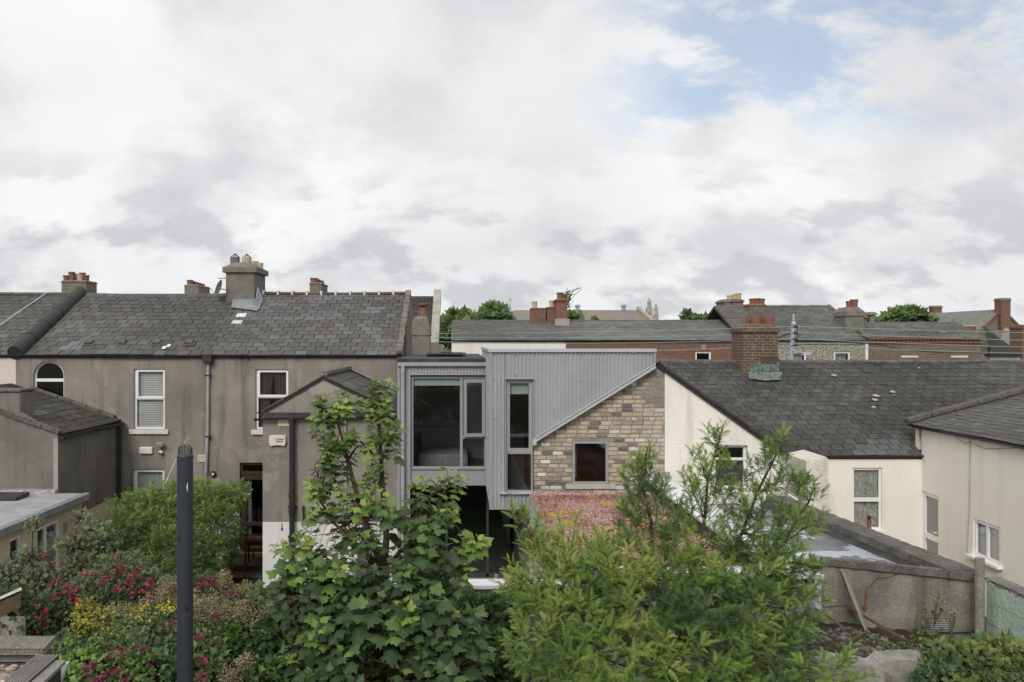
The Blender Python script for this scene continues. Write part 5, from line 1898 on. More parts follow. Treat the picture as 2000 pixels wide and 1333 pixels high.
mb.prism([(X(1521, YQ) + 0.005, YQ - 0.03, Z(714, YQ)), (X(1521, YQ) + 0.005, YQ + 0.7, Z(698, YQ)), (X(1521, YQ) + 0.005, YQ + 0.7, Z(692, YQ)), (X(1521, YQ) + 0.005, YQ - 0.03, Z(700, YQ))], (0.02, 0, 0))
mb.build('flashing', M['copper'], qs)
mb = MB()
mb.box(X(1486, YQ), X(1517, YQ), YQ - 0.03, YQ - 0.021, Z(711, YQ), Z(696, YQ))
mb.build('render_patch', M['wood_brown'], qs)
# lichen / bird droppings spots
for i, (px, Yd) in enumerate(((1629, 25.6), (1706, 24.0), (1710, 24.55), (1708, 24.35), (1743, 24.75), (1745, 24.6), (1795, 26.0), (1393, 25.0), (1371, 24.4))):
    mb = MB()
    c = onF(px, Yd, 0.045)
    r_ = (0.09, 0.07, 0.10, 0.09, 0.09, 0.04, 0.05, 0.03, 0.04)[i]
    n_ = 12
    mb.add([c + Vector((1, 0, 0)) * r_ * math.cos(2 * math.pi * j / n_) * rnd.uniform(.7, 1.1) + WF * r_ * 0.8 * math.sin(2 * math.pi * j / n_) * rnd.uniform(.7, 1.1) for j in range(n_)], [tuple(range(n_))])
    mb.build('lichen_patch', M['stone'], cc_)

# party wall stub
mb = MB()
s0_, s1_ = X(1575, 20.6), X(1618, 20.6)
mb.prism([(s0_, 20.6, GZ), (s1_, 20.6, GZ), (s1_, 20.6, Z(898, 20.6)), (s1_ - 0.05, 20.6, Z(893, 20.6)), (s0_, 20.6, Z(901, 20.6))], (0, 1.37, 0))
o = mb.build('party_wall', surface('painted_rough_stone', (0.72, 0.68, 0.58), (0.60, 0.57, 0.48), 3, 0.9, 1.0, 7, 0.1, 30, ((0.4, 0.38, 0.32), 0.4), bdist=0.05))
tag(o, 'thick whitewashed party wall end beside the black drainpipe', 'wall')

# ================================================================ RIGHT CREAM WING (left wall X=12)
XW = 12.0
cw = thing('house_wing', 'cream rendered wing at the right edge with a white half glazed door and small window', 'house', (XW + 2, 18, GZ))
zwe = H - 2.16
pr = facing_left(XW)
yy = lambda px: XW * F / (px - CX)
hd1 = (yy(1834), yy(1801), H - 5.75, H - 3.90)
hd2 = (yy(1953.5), yy(1901), H - 5.0, H - 4.15)
mb = MB()
wall_grid(mb, pr, 12.0, YF_, GZ, zwe, [hd1, hd2], 0.14)
mb.prism([(XW, YF_ + 0.3, GZ), (XW, YF_ + 0.3, zwe), (XW + 4.5, YF_ + 0.3, zwe + 1.2), (XW + 4.5, YF_ + 0.3, GZ)], (0, -0.15, 0))
mb.quad((XW, 12, GZ), (XW + 5, 12, GZ), (XW + 5, 12, zwe + 1.3), (XW, 12, zwe))
mb.build('wall', M['cream_smooth'], cw)
slp = 0.27
v_ = Vector((1, 0, slp)).normalized()
nv = Vector((-slp, 0, 1)).normalized()
mb = MB()
slates(mb, Vector((XW - 0.16, 0, zwe - 0.03)), (0, -1, 0), v_, nv, 0.32, 0.20, 26, lambda b: -(YF_ + 0.35), lambda b: -11.5, tonefield(61, 0.55, 0.25, 0.01), lambda a, b: 0.03 * noise.noise(Vector((a * .5, b * .5, 2))), rand=random.Random(61))
mb.prism([(XW - 0.1, 11.5, zwe - 0.05), (XW + 5, 11.5, zwe - 0.05 + 5.1 * slp), (XW + 5, 11.5, zwe - 0.15 + 5.1 * slp), (XW - 0.1, 11.5, zwe - 0.12)], (0, YF_ + 0.3 - 11.5, 0), 0.1)
mb.build('roof', M['slate'], cw)
mb = MB()
rv = random.Random(4)
for i in range(8):
    t0, t1 = i / 8 * 5.1, (i + 1) / 8 * 5.1 - 0.01
    q0 = Vector((XW - 0.2, YF_ + 0.38, zwe + 0.05)) + v_ * t0
    q1 = Vector((XW - 0.2, YF_ + 0.38, zwe + 0.05)) + v_ * t1
    mb.bar(q0, q1, 0.26, 0.13, (0, 0, 1), rv.random())
mb.build('ridge_tiles', M['wood_brown'] if False else M['concrete_dark'], cw, bevel=0.03)
gutter(lambda a, b, d: (XW + d - 0.06, a, b), 12, YF_ + 0.4, zwe - 0.05, 0.05, lambda t: 0.01 * math.sin(t * 9)).build('gutter', M['black'], cw)
wd_ = window(cw, pr, hd1[0] + .003, hd1[1] - .003, hd1[2] + .003, hd1[3] - .003, 0.03, 0.09, 'upvc', trans=(H - 5.02,), name='door', glass='glass', label='white door with two tall glass panels', bar=0.14)
mb = MB()
mb.pbox(pr, hd1[0] + 0.12, hd1[0] + 0.24, H - 4.86, H - 4.84, -0.03, 0.02)
mb.build('handle', M['upvc'], wd_)
mb = MB()
mb.pbox(pr, hd1[0] + 0.05, hd1[1] - 0.05, hd1[2], hd1[3] - 0.05, 0.1, 0.105)
mb.build('frosted_backing', surface('frosted_grey', (0.16, 0.17, 0.16), (0.14, 0.15, 0.145), 3, 0.6), wd_)
ym = (hd2[0] + hd2[1]) / 2
ww_ = window(cw, pr, hd2[0] + .003, hd2[1] - .003, hd2[2] + .003, hd2[3] - .003, 0.02, 0.07, 'upvc', mull=[(ym, hd2[2], hd2[3])], glass='glass', sill=(0.07, 0.13, 0.1, 'upvc'), slats=(hd2[0] + 0.1, hd2[1] - 0.1, hd2[2] + 0.08, hd2[3] - 0.08, 0.035), label='two light white window with slatted blind')
mb = MB()
mb.build('room', M['room'], cw) if False else room(cw, XW + 0.16, XW + 2.5, 12.2, YF_ - 0.05, GZ, zwe - 0.05)
mb = MB()
yc1, yc2 = yy(1896), yy(1893)
mb.tube([(XW - 0.02, yc1, zwe - 0.1), (XW - 0.02, yc1 + 0.02, H - 3.9), (XW - 0.02, yc2 + 0.05, H - 4.9), (XW - 0.02, yc2 + 0.03, H - 5.05)], 0.01, 5)
mb.tube([(XW - 0.02, yy(1867), zwe - 0.15), (XW - 0.03, yy(1885), zwe - 0.28), (XW - 0.02, yc1, zwe - 0.22), (XW - 0.02, yy(1925), zwe - 0.3), (XW - 0.02, yy(1990), zwe - 0.14)], 0.008, 5)
mb.build('cable', M['pipe_grey'], cw)
tp = thing('vent_pipe', 'short orange clay vent pipe standing in front of the lace curtained window', 'pipe', (X(1697, 19), 19, GZ))
mb = MB()
mb.tube([(X(1697.5, 19), 19, GZ), (X(1697.5, 19), 19, Z(1012, 19)), (X(1696.5, 19), 18.96, Z(1008, 19))], 0.045, 10)
mb.build('pipe', M['terracotta'], tp)
mb = MB()
mb.tube([(X(1696.5, 18.96), 18.92, Z(1011.5, 18.9)), (X(1696.5, 18.9), 18.90, Z(1009, 18.9))], 0.03, 10)
mb.build('pipe_mouth', M['black'], tp)

# ================================================================ SEDUM ROOF EXTENSION X 1.35..4.0, Y 9.5..16.5
xs0, xs1, ys0, ys1 = 1.36, 3.98, 9.5, 16.5
zs = H - 3.0
sx = thing('flat_roof_extension', 'low flat roofed extension with flowering roof, pale metal coping and grey corrugated walls', 'extension', (2.7, 13, GZ))
mb = MB()
mb.box(xs0 + 0.12, xs1 - 0.3, ys0 + 0.25, ys1 - 0.02, zs - 0.3, zs - 0.06)
mb.build('roof_slab', M['membrane'], sx)
mb = MB()
corr(mb, lambda a, b, d: (xs0 + d, a, b), ys0, ys1 - 0.05, lambda a: [(GZ, zs - 0.02)], 0.09, 0.02)
corr(mb, lambda a, b, d: (a, ys0 + d, b), xs0, xs1, lambda a: [(GZ, H - 2.72)], 0.10, 0.03)
corr(mb, lambda a, b, d: (xs1 - d, a, b), ys0, ys1 - 0.05, lambda a: [(GZ, H - 2.72)], 0.10, 0.03)
mb.build('cladding', M['metal'], sx)
mb = MB()
mb.box(xs0 - 0.03, xs0 + 0.03, ys0 + 0.2, ys1 - 0.05, zs - 0.05, zs + 0.0)
mb.build('edge_trim', M['frame'], sx)
mb = MB()
mb.box(xs1 - 0.38, xs1 + 0.06, ys0 + 0.3, ys1 - 0.03, H - 2.72, H - 2.68)
mb.box(xs0 - 0.05, xs1 + 0.08, ys0 - 0.06, ys0 + 0.30, H - 2.66, H - 2.61)
mb.box(xs1 - 0.42, xs1 + 0.12, ys0 + 0.45, ys0 + 1.15, H - 2.60, H - 2.52)
mb.build('coping', M['coping_white'], sx)
mb = MB()
mb.box(xs1 - 0.34, xs1 - 0.3, ys0 + 0.3, ys1 - 0.03, zs - 0.1, H - 2.72)
mb.box(xs0 + 0.05, xs1 - 0.3, ys0 + 0.26, ys0 + 0.3, zs - 0.1, H - 2.66)
mb.build('upstand', M['membrane'], sx)
mb = MB()
mb.box(xs1 - 0.02, xs1 + 0.05, ys0 - 0.06, ys0 - 0.005, GZ, H - 2.67)
mb.build('corner_trim', M['coping'], sx)
mb = MB()
mb.box(xk(1265), xk(1307), YBk - 0.06, YBk - 0.02, Z(935, YBk), Z(922, YBk))
mb.build('flashing', M['lead'], sx)
# sedum: uneven mat and tufts
rs = random.Random(99)
mb = MB()
NXs, NYs = 24, 60
vs = []
for j in range(NYs + 1):
    for i in range(NXs + 1):
        x_ = xs0 + 0.04 + (xs1 - 0.34 - xs0 - 0.04) * i / NXs
        y_ = ys0 + 0.3 + (ys1 - 0.1 - ys0 - 0.3) * j / NYs
        e_ = min(1, min(i, NXs - i) / 1.5)
        vs.append((x_, y_, zs - 0.03 + e_ * (0.05 + 0.04 * noise.noise(Vector((x_ * 2, y_ * 2, 0))))))
mb.add(vs, [(j * (NXs + 1) + i, j * (NXs + 1) + i + 1, (j + 1) * (NXs + 1) + i + 1, (j + 1) * (NXs + 1) + i) for j in range(NYs) for i in range(NXs)])
sed = tag(mb.build('sedum', surface('sedum_bed', (0.30, 0.18, 0.14), (0.14, 0.13, 0.06), 8, 1.0, 1.0, 40, 0.4, 30), org=(2.5, 13, zs)), 'pink flowering sedum with yellow patches covering the low flat roof', None, None, 'stuff')
L = []
for _ in range(42000):
    x_ = rs.uniform(xs0 + 0.0, xs1 - 0.36)
    y_ = ys0 + 0.3 + (ys1 - 0.06 - ys0 - 0.3) * (rs.random() ** 0.8)
    nz = noise.noise(Vector((x_ * 1.6, y_ * 0.9, 2)))
    n2_ = noise.noise(Vector((x_ * 4.5, y_ * 3.5, 8)))
    t = 0.45 + nz * 0.4 + rs.uniform(-0.22, 0.25)
    t = min(0.80, max(0.0, t))
    if n2_ > 0.28 and rs.random() < 0.5:
        t = rs.uniform(0.85, 0.9)
    if noise.noise(Vector((x_ * 2.6, y_ * 2.0, 21))) > 0.30 and rs.random() < 0.45:
        t = rs.uniform(0.93, 1.0)
    hh_ = rs.uniform(0.018, 0.040) * (1.5 if (x_ < xs0 + 0.2 or y_ > ys1 - 0.5) else 1)
    if y_ > ys1 - 0.45:
        t = min(t, 0.8) * 0.6 + 0.30
    zz_ = zs + 0.0 + 0.04 * noise.noise(Vector((x_ * 2, y_ * 2, 0))) + 0.03 * min(1, max(0, (x_ - xs0) / 0.1))
    L.append(((x_, y_, zz_), (rs.uniform(-0.4, 0.4), rs.uniform(-0.4, 0.4), 1), (rs.uniform(-1, 1), rs.uniform(-1, 1), 0.1), hh_, t))
tz, tzf = tmpl_card()
tg = leafmesh('sedum_flowers', (tz, tzf), L, M['sedum'], sed)

# ================================================================ OLD SHED with membrane roof
sh = thing('shed', 'old grey rendered shed with flat membrane roof and crumbling dark concrete coping', 'shed', (4.8, 9.4, GZ))
zc0 = H - 2.46
A_ = Vector((4.03, 9.46, 0))
B_ = Vector((5.38, 8.82, 0))
C_ = Vector((4.86, 13.1, 0))
D_ = Vector((4.03, 13.3, 0))
mb = MB()
ZB_ = H - 3.3
dAB = (B_ - A_)
mb.add([(A_.x, A_.y, GZ), (B_.x, B_.y, GZ), (B_.x, B_.y, zc0 - 0.02), (A_.x, A_.y, zc0 - 0.02)], [(0, 1, 2, 3)])
mb.add([(B_.x, B_.y, GZ), (C_.x + 0.1, C_.y, GZ), (C_.x + 0.1, C_.y, zc0 - 0.05), (B_.x, B_.y, zc0 - 0.02)], [(0, 1, 2, 3)])
mb.build('wall', M['shed_wall'], sh)
mb = MB()                                            # copings as rough slabs
rv = random.Random(12)
def rough_bar(mb, p, q, wd, th, n, jit):
    p, q = Vector(p), Vector(q)
    d = (q - p).normalized()
    sd_ = Vector((d.y, -d.x, 0))
    rows = []
    for i in range(n + 1):
        c = p.lerp(q, i / n)
        j = [rv.uniform(-jit, jit) for _ in range(8)]
        rows.append([c - sd_ * (wd / 2 + j[0]) + Vector((0, 0, -th / 2)), c + sd_ * (wd / 2 + j[1]) + Vector((0, 0, -th / 2)),
                     c + sd_ * (wd / 2 + j[2]) + Vector((0, 0, th / 2 + j[3] * .4)), c + Vector((0, 0, th / 2 + abs(j[6]))), c - sd_ * (wd / 2 + j[4]) + Vector((0, 0, th / 2 + j[5] * .4))])
    vs = [v for r in rows for v in r]
    fs = [(i * 5 + k, i * 5 + (k + 1) % 5, (i + 1) * 5 + (k + 1) % 5, (i + 1) * 5 + k) for i in range(n) for k in range(5)] + [(0, 1, 2, 3, 4), tuple(n * 5 + k for k in (4, 3, 2, 1, 0))]
    mb.add(vs, fs)
rough_bar(mb, A_ + Vector((0.0, 0.02, zc0)), B_ + Vector((-0.02, 0.02, zc0)), 0.10, 0.075, 46, 0.010)
rough_bar(mb, B_ + Vector((-0.10, 0.06, zc0 + 0.012)), C_ + Vector((0.02, 0, zc0 + 0.012)), 0.30, 0.09, 60, 0.010)
mb.build('coping', M['concrete_dark'], sh)
mb = MB()
zr0 = zc0 - 0.10
pts_ = [A_ + Vector((0.03, 0.05, zr0)), B_ + Vector((-0.2, 0.10, zr0)), C_ + Vector((-0.1, 0, zr0)), D_ + Vector((0, 0, zr0))]
mb.prism(pts_, (0, 0, -0.05))
mb.build('flat_roof', M['membrane_wet'], sh)
mb = MB()
mb.prism([B_ + Vector((-0.28, 0.15, zr0 + 0.002)), C_ + Vector((-0.24, 0, zr0 + 0.002)), C_ + Vector((-0.125, 0, zc0 + 0.01)), B_ + Vector((-0.235, 0.15, zc0 + 0.0))], (0.05, 0, 0.0))
mb.tube([C_ + Vector((-0.2, -1.3, zr0 + 0.05)), C_ + Vector((-0.12, -1.3, zr0 + 0.08))], 0.05, 8)
mb.build('upstand', M['membrane'], sh)
PAB = lambda t, z, d=0.0: Vector((A_.x + dAB.x * t, A_.y + dAB.y * t, z)) - Vector((-dAB.y, dAB.x, 0)).normalized() * d
def onAB(px, py, d=0.0):
    # point of the front wall seen at this photo pixel
    r_ = (px - CX) / F
    t = (r_ * A_.y - A_.x) / (dAB.x - r_ * dAB.y)
    Y_ = A_.y + dAB.y * t
    p = Vector((A_.x + dAB.x * t, Y_, Z(py, Y_)))
    return p + Vector((dAB.y, -dAB.x, 0)).normalized() * d
louv = MB()
a_, b_ = onAB(1818, 1234, 0), onAB(1851, 1208, 0)
mb = MB()
nrm = Vector((dAB.y, -dAB.x, 0)).normalized()
mb.prism([onAB(1817, 1233), onAB(1852, 1233), onAB(1852, 1209), onAB(1817, 1209)], nrm * 0.004)
vg = mb.build('vent_grille', M['membrane'], sh)
mb = MB()
for i in range(6):
    y1_ = 1210.5 + i * 4
    mb.prism([onAB(1817, y1_ + 2), onAB(1852, y1_ + 2), onAB(1852, y1_), onAB(1817, y1_)], nrm * 0.018)
mb.build('louvre', M['pipe_grey'], vg)
mb = MB()
mb.tube([onAB(1762, 1233, 0.03), onAB(1840, 1232, 0.03), onAB(1921, 1231, 0.03)], 0.014, 8)
mb.ball(onAB(1900, 1228, 0.04), 0.02, 8)
mb.ball(onAB(1860, 1241, 0.02), 0.022, 8)
mb.build('waste_pipe', M['concrete_dark'], sh)
mb = MB()
for cr_ in ([(1692, 1150), (1700, 1146), (1706, 1138), (1712, 1131), (1722, 1130), (1736, 1128), (1748, 1124), (1754, 1118)], [(1598, 1181), (1604, 1183), (1610, 1186), (1628, 1185), (1642, 1183), (1655, 1184), (1664, 1183)]):
    for q0, q1 in zip(cr_, cr_[1:]):
        mb.bar(onAB(*q0, 0.001), onAB(*q1, 0.001), 0.012, 0.004, tuple(nrm), 0.1)
mb.build('crack', M['room'], sh)
mb = MB()
mb.prism([onAB(1690, 1154), onAB(1694, 1153), onAB(1695, 1162), onAB(1692, 1176), onAB(1694, 1188), onAB(1690, 1197), onAB(1685, 1192), onAB(1682, 1186), onAB(1688, 1183), onAB(1688, 1168)], nrm * 0.003)
mb.build('rust_stain', M['rust'], sh)
mb = MB()
wp = [(1540, 966), (1550, 972), (1572, 988), (1620, 1007), (1660, 1024), (1690, 1040), (1697, 1043)]
pp_ = []
for px, py in wp:
    t = (px - 1540) / (1905 - 1540)
    Y_ = 13.0 - 4.0 * t * 1.25
    pp_.append(Vector((X(px, Y_), Y_, Z(py, Y_))))
mb.tube(pp_, 0.012, 6)
mb.build('white_cable', M['wire_white'], sh)

# post
mb = MB()
rough = [(0.045, 0), (0.047, 1.2), (0.045, 2.6), (0.046, Z(1090, 8.6) - GZ)]
mb.lathe((X(1913.5, 8.6), 8.6, GZ), rough, 12)
o = mb.build('post', surface('rusty_concrete_post', (0.25, 0.235, 0.205), (0.19, 0.165, 0.135), 3, 0.95, 0.6, 25, 0.25, 40), bevel=0.004)
tag(o, 'weathered grey post at the corner of the old shed beside the green wall', 'post')
# green block wall
gw = thing('block_wall', 'pale green painted block wall with rough broken top at the right edge', 'wall', (5.5, 7.5, GZ))
mb = MB()
rv = random.Random(77)
xg = 5.40
y_ = 8.66
ztp = H - 2.46
while y_ > 5.6:
    z_ = ztp
    k_ = 0
    off = 0
    y_ -= 0.05
mb.box(xg + 0.012, xg + 0.16, 5.6, 8.70, GZ, ztp)
z_ = ztp - 0.215
row = 0
while z_ > GZ + 1.0:
    a = 5.6 - (row % 2) * 0.22
    while a < 8.66:
        a0, a1 = max(a, 5.6), min(a + 0.44 - 0.008, 8.66)
        if a1 - a0 > 0.03:
            mb.box(xg + rv.uniform(-0.003, 0.003), xg + 0.012, a0, a1, z_ + 0.005, z_ + 0.213)
        a += 0.44
    z_ -= 0.215
    row += 1
mb.build('wall', M['green_wall'], gw, bevel=0.004)
mb = MB()
rough_bar(mb, (xg + 0.08, 8.72, ztp + 0.012), (xg + 0.08, 5.6, ztp + 0.012), 0.17, 0.03, 60, 0.012)
mb.build('coping', M['concrete'], gw)


# ================================================================ FAR ROWS (facade Y=40)
Y4, Y4R = 40.0, 44.0
x4, z4 = (lambda px: X(px, Y4)), (lambda py: Z(py, Y4))
ze4, zr4 = z4(664), Z(627, Y4R)
fr = thing('terrace_house', 'far cream walled terrace end with a long slate roof beside the green trees', 'house', (x4(990), Y4, GZ))
house_walls(fr, 'wall', x4(882), x4(1105), Y4, 48, GZ, ze4, [], [M['cream_smooth']], zr=zr4 - 0.05, Yr=Y4R, right=False)
main_roof(fr, 'roof', x4(881), x4(1108), Y4, ze4, Y4R, zr4, M['slate_far'], 0.34, 0.24, tonefield(71, 0.45, 0.3), seed=71)
ridge(fr, x4(881), x4(1120), Y4R, zr4, 0.5, M['concrete_dark'])
gutter(front(Y4), x4(882), x4(1105), ze4 - 0.03, 0.06).build('gutter', M['black'], fr)
s_ = stack(fr, 'chimney', 1037, 1066, Y4R - 0.3, Y4R + 0.5, Z(605, Y4R), zr4 - 0.5, M['brick_red'], [(1044, 0.35, 'stone' if False else 'buff', 0.14)], 0.08, 0.02, 0.02)
s_ = stack(fr, 'chimney', 1068, 1090, Y4R - 0.2, Y4R + 0.9, Z(603, Y4R), zr4 - 0.5, M['brick_red'], [(1078, 0.35, 'buff', 0.15), (1084, 0.3, 'buff', 0.13)], 0.08, 0.02, 0.03)
s_ = stack(fr, 'chimney', 1087, 1108, Y4R - 0.9, Y4R + 0.2, Z(590, Y4R), zr4 - 0.7, M['brick_red'], [(1094, 0.32, 'terracotta', 0.17), (1103, 0.26, 'terracotta', 0.14)], 0.14, 0.05, 0.06)
mb = MB()
mb.box(X(1084, 43), X(1112, 43), 42.9, 43.1, Z(637, 43), Z(623, 43))
mb.build('flashing', M['stone'], s_)
wdp = MB()
rw = random.Random(6)
Lw = []
for i in range(60):
    p = Vector(P3(1107 + rw.gauss(3, 3), 598 - rw.random() * 30 + abs(rw.gauss(0, 3)), 43.2))
    Lw.append((tuple(p), tuple(rvec(rw)), tuple(rvec(rw)), 0.14, rw.random()))
for i in range(7):
    b = Vector(P3(1106, 598, 43.2))
    wdp.tube([b, b + Vector((rw.uniform(-0.1, 0.5), 0, rw.uniform(0.4, 0.8))), b + Vector((rw.uniform(-0.1, 0.9), 0, rw.uniform(0.6, 1.0)))], 0.012, 4, cap=False)
cwd = tag(wdp.build('weed', M['bark_green'], org=P3(1106, 598, 43.2)), 'straggly buddleia weed sprouting from the tall red brick chimney', 'plant')
leafmesh('foliage', tmpl_oval(), Lw, M['far_leaf'], cwd)

fr2 = thing('terrace_house', 'far red brick terrace house with two small white windows below its slate roof', 'house', (x4(1280), Y4, GZ))
wA, wBq = (x4(1358), x4(1389), z4(712), z4(687)), (x4(1436), x4(1466), z4(712), z4(687))
house_walls(fr2, 'wall', x4(1105), x4(1496), Y4, 48, GZ, ze4, [wA, wBq], [M['brick_red']], left=False)
main_roof(fr2, 'roof', x4(1108), x4(1500), Y4, ze4, Y4R, zr4, M['slate_far'], 0.34, 0.24, tonefield(72, 0.5, 0.3, 0.01, lambda a, b: (0.72 if (a < 10.2 - 0.0 * b and a + b * 0.35 < 10.6 and (int(b / 0.2) % 2)) else None)), seed=72)
ridge(fr2, x4(1108), x4(1500), Y4R, zr4, 0.5, M['concrete_dark'])
gutter(front(Y4), x4(1105), x4(1500), ze4 - 0.03, 0.06).build('gutter', M['black'], fr2)
for h_ in (wA, wBq):
    window(fr2, front(Y4), *h_, 0.05, 0.08, 'upvc', glass='glass_dark')
room(fr2, x4(1300), x4(1490), Y4 + 0.3, 43, 3, ze4 - 0.2)
mb = MB()
for i, py in enumerate((676, 681)):
    mb.box(x4(1370), x4(1378), Y4 - 0.03, Y4, z4(py + 2.5), z4(py - 2))
mb.build('stone_block', M['stone'], fr2)

# tall pebbledashed house
Y5R = 44.5
zr5 = Z(598, Y5R)
fr3 = thing('terrace_house', 'far pebbledashed house with the tallest slate roof and two small windows', 'house', (x4(1600), Y4, GZ))
wC, wD = (x4(1543), x4(1575), z4(712), z4(687)), (x4(1629), x4(1661), z4(712), z4(687))
x5r = x4(1694)
house_walls(fr3, 'wall', x4(1499), x5r, Y4, 49, GZ, z4(668), [wC, wD], [M['pebbledash']], zr=zr5 - 0.1, Yr=Y5R, left=True)
main_roof(fr3, 'roof', x4(1450), x5r + 0.15, Y4, z4(664), Y5R, zr5, M['slate_far'], 0.34, 0.24, tonefield(73, 0.40, 0.35), seed=73)
ridge(fr3, x4(1450) + 0.5, x5r + 0.15, Y5R, zr5, 0.5, M['buff'] if False else M['concrete'])
mb = MB()
W5, N5, L5 = slope(Y4, z4(664), Y5R, zr5)
mb.obox(Vector((x5r + 0.12, Y4, z4(664))) + W5 * L5 / 2 + N5 * 0.04, (0.06, 0, 0), W5 * L5 / 2, N5 * 0.05)
mb.build('verge', M['concrete'], fr3)
mb = MB()
mb.box(x4(1499), x5r, Y4 - 0.05, Y4 - 0.002, z4(672), z4(668))
mb.build('fascia', M['sill'], fr3)
gutter(front(Y4 - 0.05), x4(1480), x5r, z4(665), 0.07).build('gutter', M['black'], fr3)
mb = MB()
mb.box(x4(1688), x4(1693), Y4 - 0.14, Y4 - 0.03, GZ, z4(672))
mb.build('downpipe', M['upvc'], fr3)
for h_ in (wC, wD):
    w_ = window(fr3, front(Y4), *h_, 0.05, 0.08, 'upvc', glass='glass')
    drape(front(Y4), h_[0] + 0.1, h_[1] - 0.1, h_[2], h_[3] - 0.1, 0.25, 4, 0.03).build('curtain', M['lace'], w_)
room(fr3, x4(1510), x5r - 0.2, Y4 + 0.4, 43, 3, z4(668) - 0.2)
stack(fr3, 'chimney', 1416, 1432, 46, 47.6, Z(591, 46), 6.5, M['stack_render'], [(1426, 0.2, 'buff', 0.17, 46.4)], 0.2, 0.12, 0.05)
stack(fr3, 'chimney', 1431, 1452, 45.8, 47.4, Z(591, 46), 6.5, M['brick_brown'], [(1436, 0.25, 'buff', 0.17, 46.3), (1442, 0.32, 'buff', 0.16, 46.3)], 0.2, 0.1, 0.05, capm=M['brick_red'])
stack(fr3, 'chimney', 1464, 1496, 43.5, 44.6, Z(598, 43.5), 6.5, M['brick_brown'], [(1470, 0.28, 'terracotta', 0.17, 44), (1478, 0.3, 'terracotta', 0.17, 44), (1487, 0.28, 'terracotta', 0.17, 44)], 0.12, 0.05, 0.03)

# brown brick house with orange dentil course
YQR = 42.2
zr6 = Z(631, YQR)
ze6 = z4(660)
fr4 = thing('terrace_house', 'far brown brick house with an orange toothed brick course under its slate roof', 'house', (x4(1800), Y4, GZ))
x6l, x6r = x5r + 0.01, x4(1916)
house_walls(fr4, 'wall', x6l, x6r, Y4, 44.4, GZ, ze6, [], [M['brick_brown']], zr=zr6 - 0.05, Yr=YQR, left=False)
main_roof(fr4, 'roof', x6l - 0.1, x6r + 0.2, Y4, ze6 + 0.02, YQR, zr6, M['slate_far'], 0.34, 0.2, tonefield(74, 0.45, 0.45), seed=74, Yback=44.4)
ridge(fr4, x6l, x6r + 0.1, YQR, zr6, 0.5, M['concrete_dark'])
mb = MB()
mb.box(x6l, x6r + 0.1, Y4 - 0.14, Y4 - 0.002, z4(663.5), z4(661))
mb.box(x6l, x6r + 0.06, Y4 - 0.07, Y4 - 0.002, z4(671), z4(668))
k = x6l
while k < x6r:
    mb.prism([(k, Y4 - 0.002, z4(668) + .002), (k + 0.09, Y4 - 0.10, z4(668) + .002), (k + 0.18, Y4 - 0.002, z4(668) + .002)], (0, 0, z4(663.5) - z4(668) - .004))
    k += 0.2
mb.build('dentil_course', M['orange_brick'], fr4)
mb = MB()
for p0_, p1_ in ((1760, 1793), (1857, 1890)):
    mb.box(x4(p0_), x4(p1_), Y4 - 0.04, Y4 - 0.002, z4(699), z4(695))
mb.build('lintel', M['sill'], fr4)
st_ = stack(fr4, 'chimney', 1652, 1687, 41.0, 42.3, Z(618, 41), 5.5, M['stack_render'], [(1658, 0.30, 'terracotta', 0.14, 41.4), (1668, 0.38, 'terracotta', 0.18, 41.4)], 0.45, 0.16, 0.05)
stack(fr4, 'chimney', 1882, 1907, 42.6, 43.4, Z(638, 42.6), 5.5, M['brick_red'], [], 0.06, 0.0, 0.02, capm=M['buff'])

# far right cluster
fs_ = thing('terrace_house', 'dark slated roofs with a pale rendered chimney at the far right', 'house', (x4(1960), 45, GZ))
z7e, z7r = Z(697, 46), Z(652, 50)
house_walls(fs_, 'wall', X(1900, 46), X(2150, 46), 46, 54, GZ, z7e, [], [M['stack_render']], zr=z7r, Yr=50)
main_roof(fs_, 'roof', X(1895, 46), X(2150, 46), 46, z7e, 50, z7r, M['slate_dark'], 0.35, 0.3, tonefield(75, 0.6), seed=75)
stack(fs_, 'chimney', 1957, 1982, 46.6, 47.2, Z(648, 46.6), z7e, M['patch'], [(1966, 0.15, 'buff', 0.14)], 0.06, 0.0, 0.03)
stack(fs_, 'chimney', 1996, 2030, 44, 45, Z(642, 44), 3, M['brick_red'], [], 0.2, 0.0, 0.05)
fs2 = thing('house_extension', 'small grey lean-to roof rising to the right behind the cottage ridge', 'extension', (X(1965, 41.5), 41.5, GZ))
mb = MB()
a0_, a1_ = X(1935, 41.4), X(1994, 41.4)
zl_, zh_ = Z(692, 41.4), Z(650, 41.4)
mb.prism([(a0_, 41.4, zl_), (a1_, 41.4, zl_), (a1_, 44.4, zh_ + 0.4)], (0, 0, -0.08), 0.86)
mb.quad((a0_, 41.4, zl_), (a1_, 41.4, zl_), (a1_, 44.4, zh_ + 0.4), (a0_, 43.0, zl_), 0.5)
mb.build('roof', M['slate'], fs2)
mb = MB()
mb.box(a0_, a1_, 41.45, 44, GZ, zl_ - 0.1)
mb.build('wall', M['sill'], fs2)
mb = MB()
mb.box(a0_ - 0.3, a1_, 41.3, 41.42, zl_ - 0.12, zl_)
mb.build('gutter', M['black'], fs2)
mb = MB()
mb.box(x4(1935), x4(1939), 41.2, 41.3, z4(698), z4(676))
mb.build('flue', M['black'], fs2)
mb = MB()
mb.box(x4(1960), x4(1964), 41.1, 41.2, z4(698), z4(679))
mb.build('flue', M['black'], fs2)

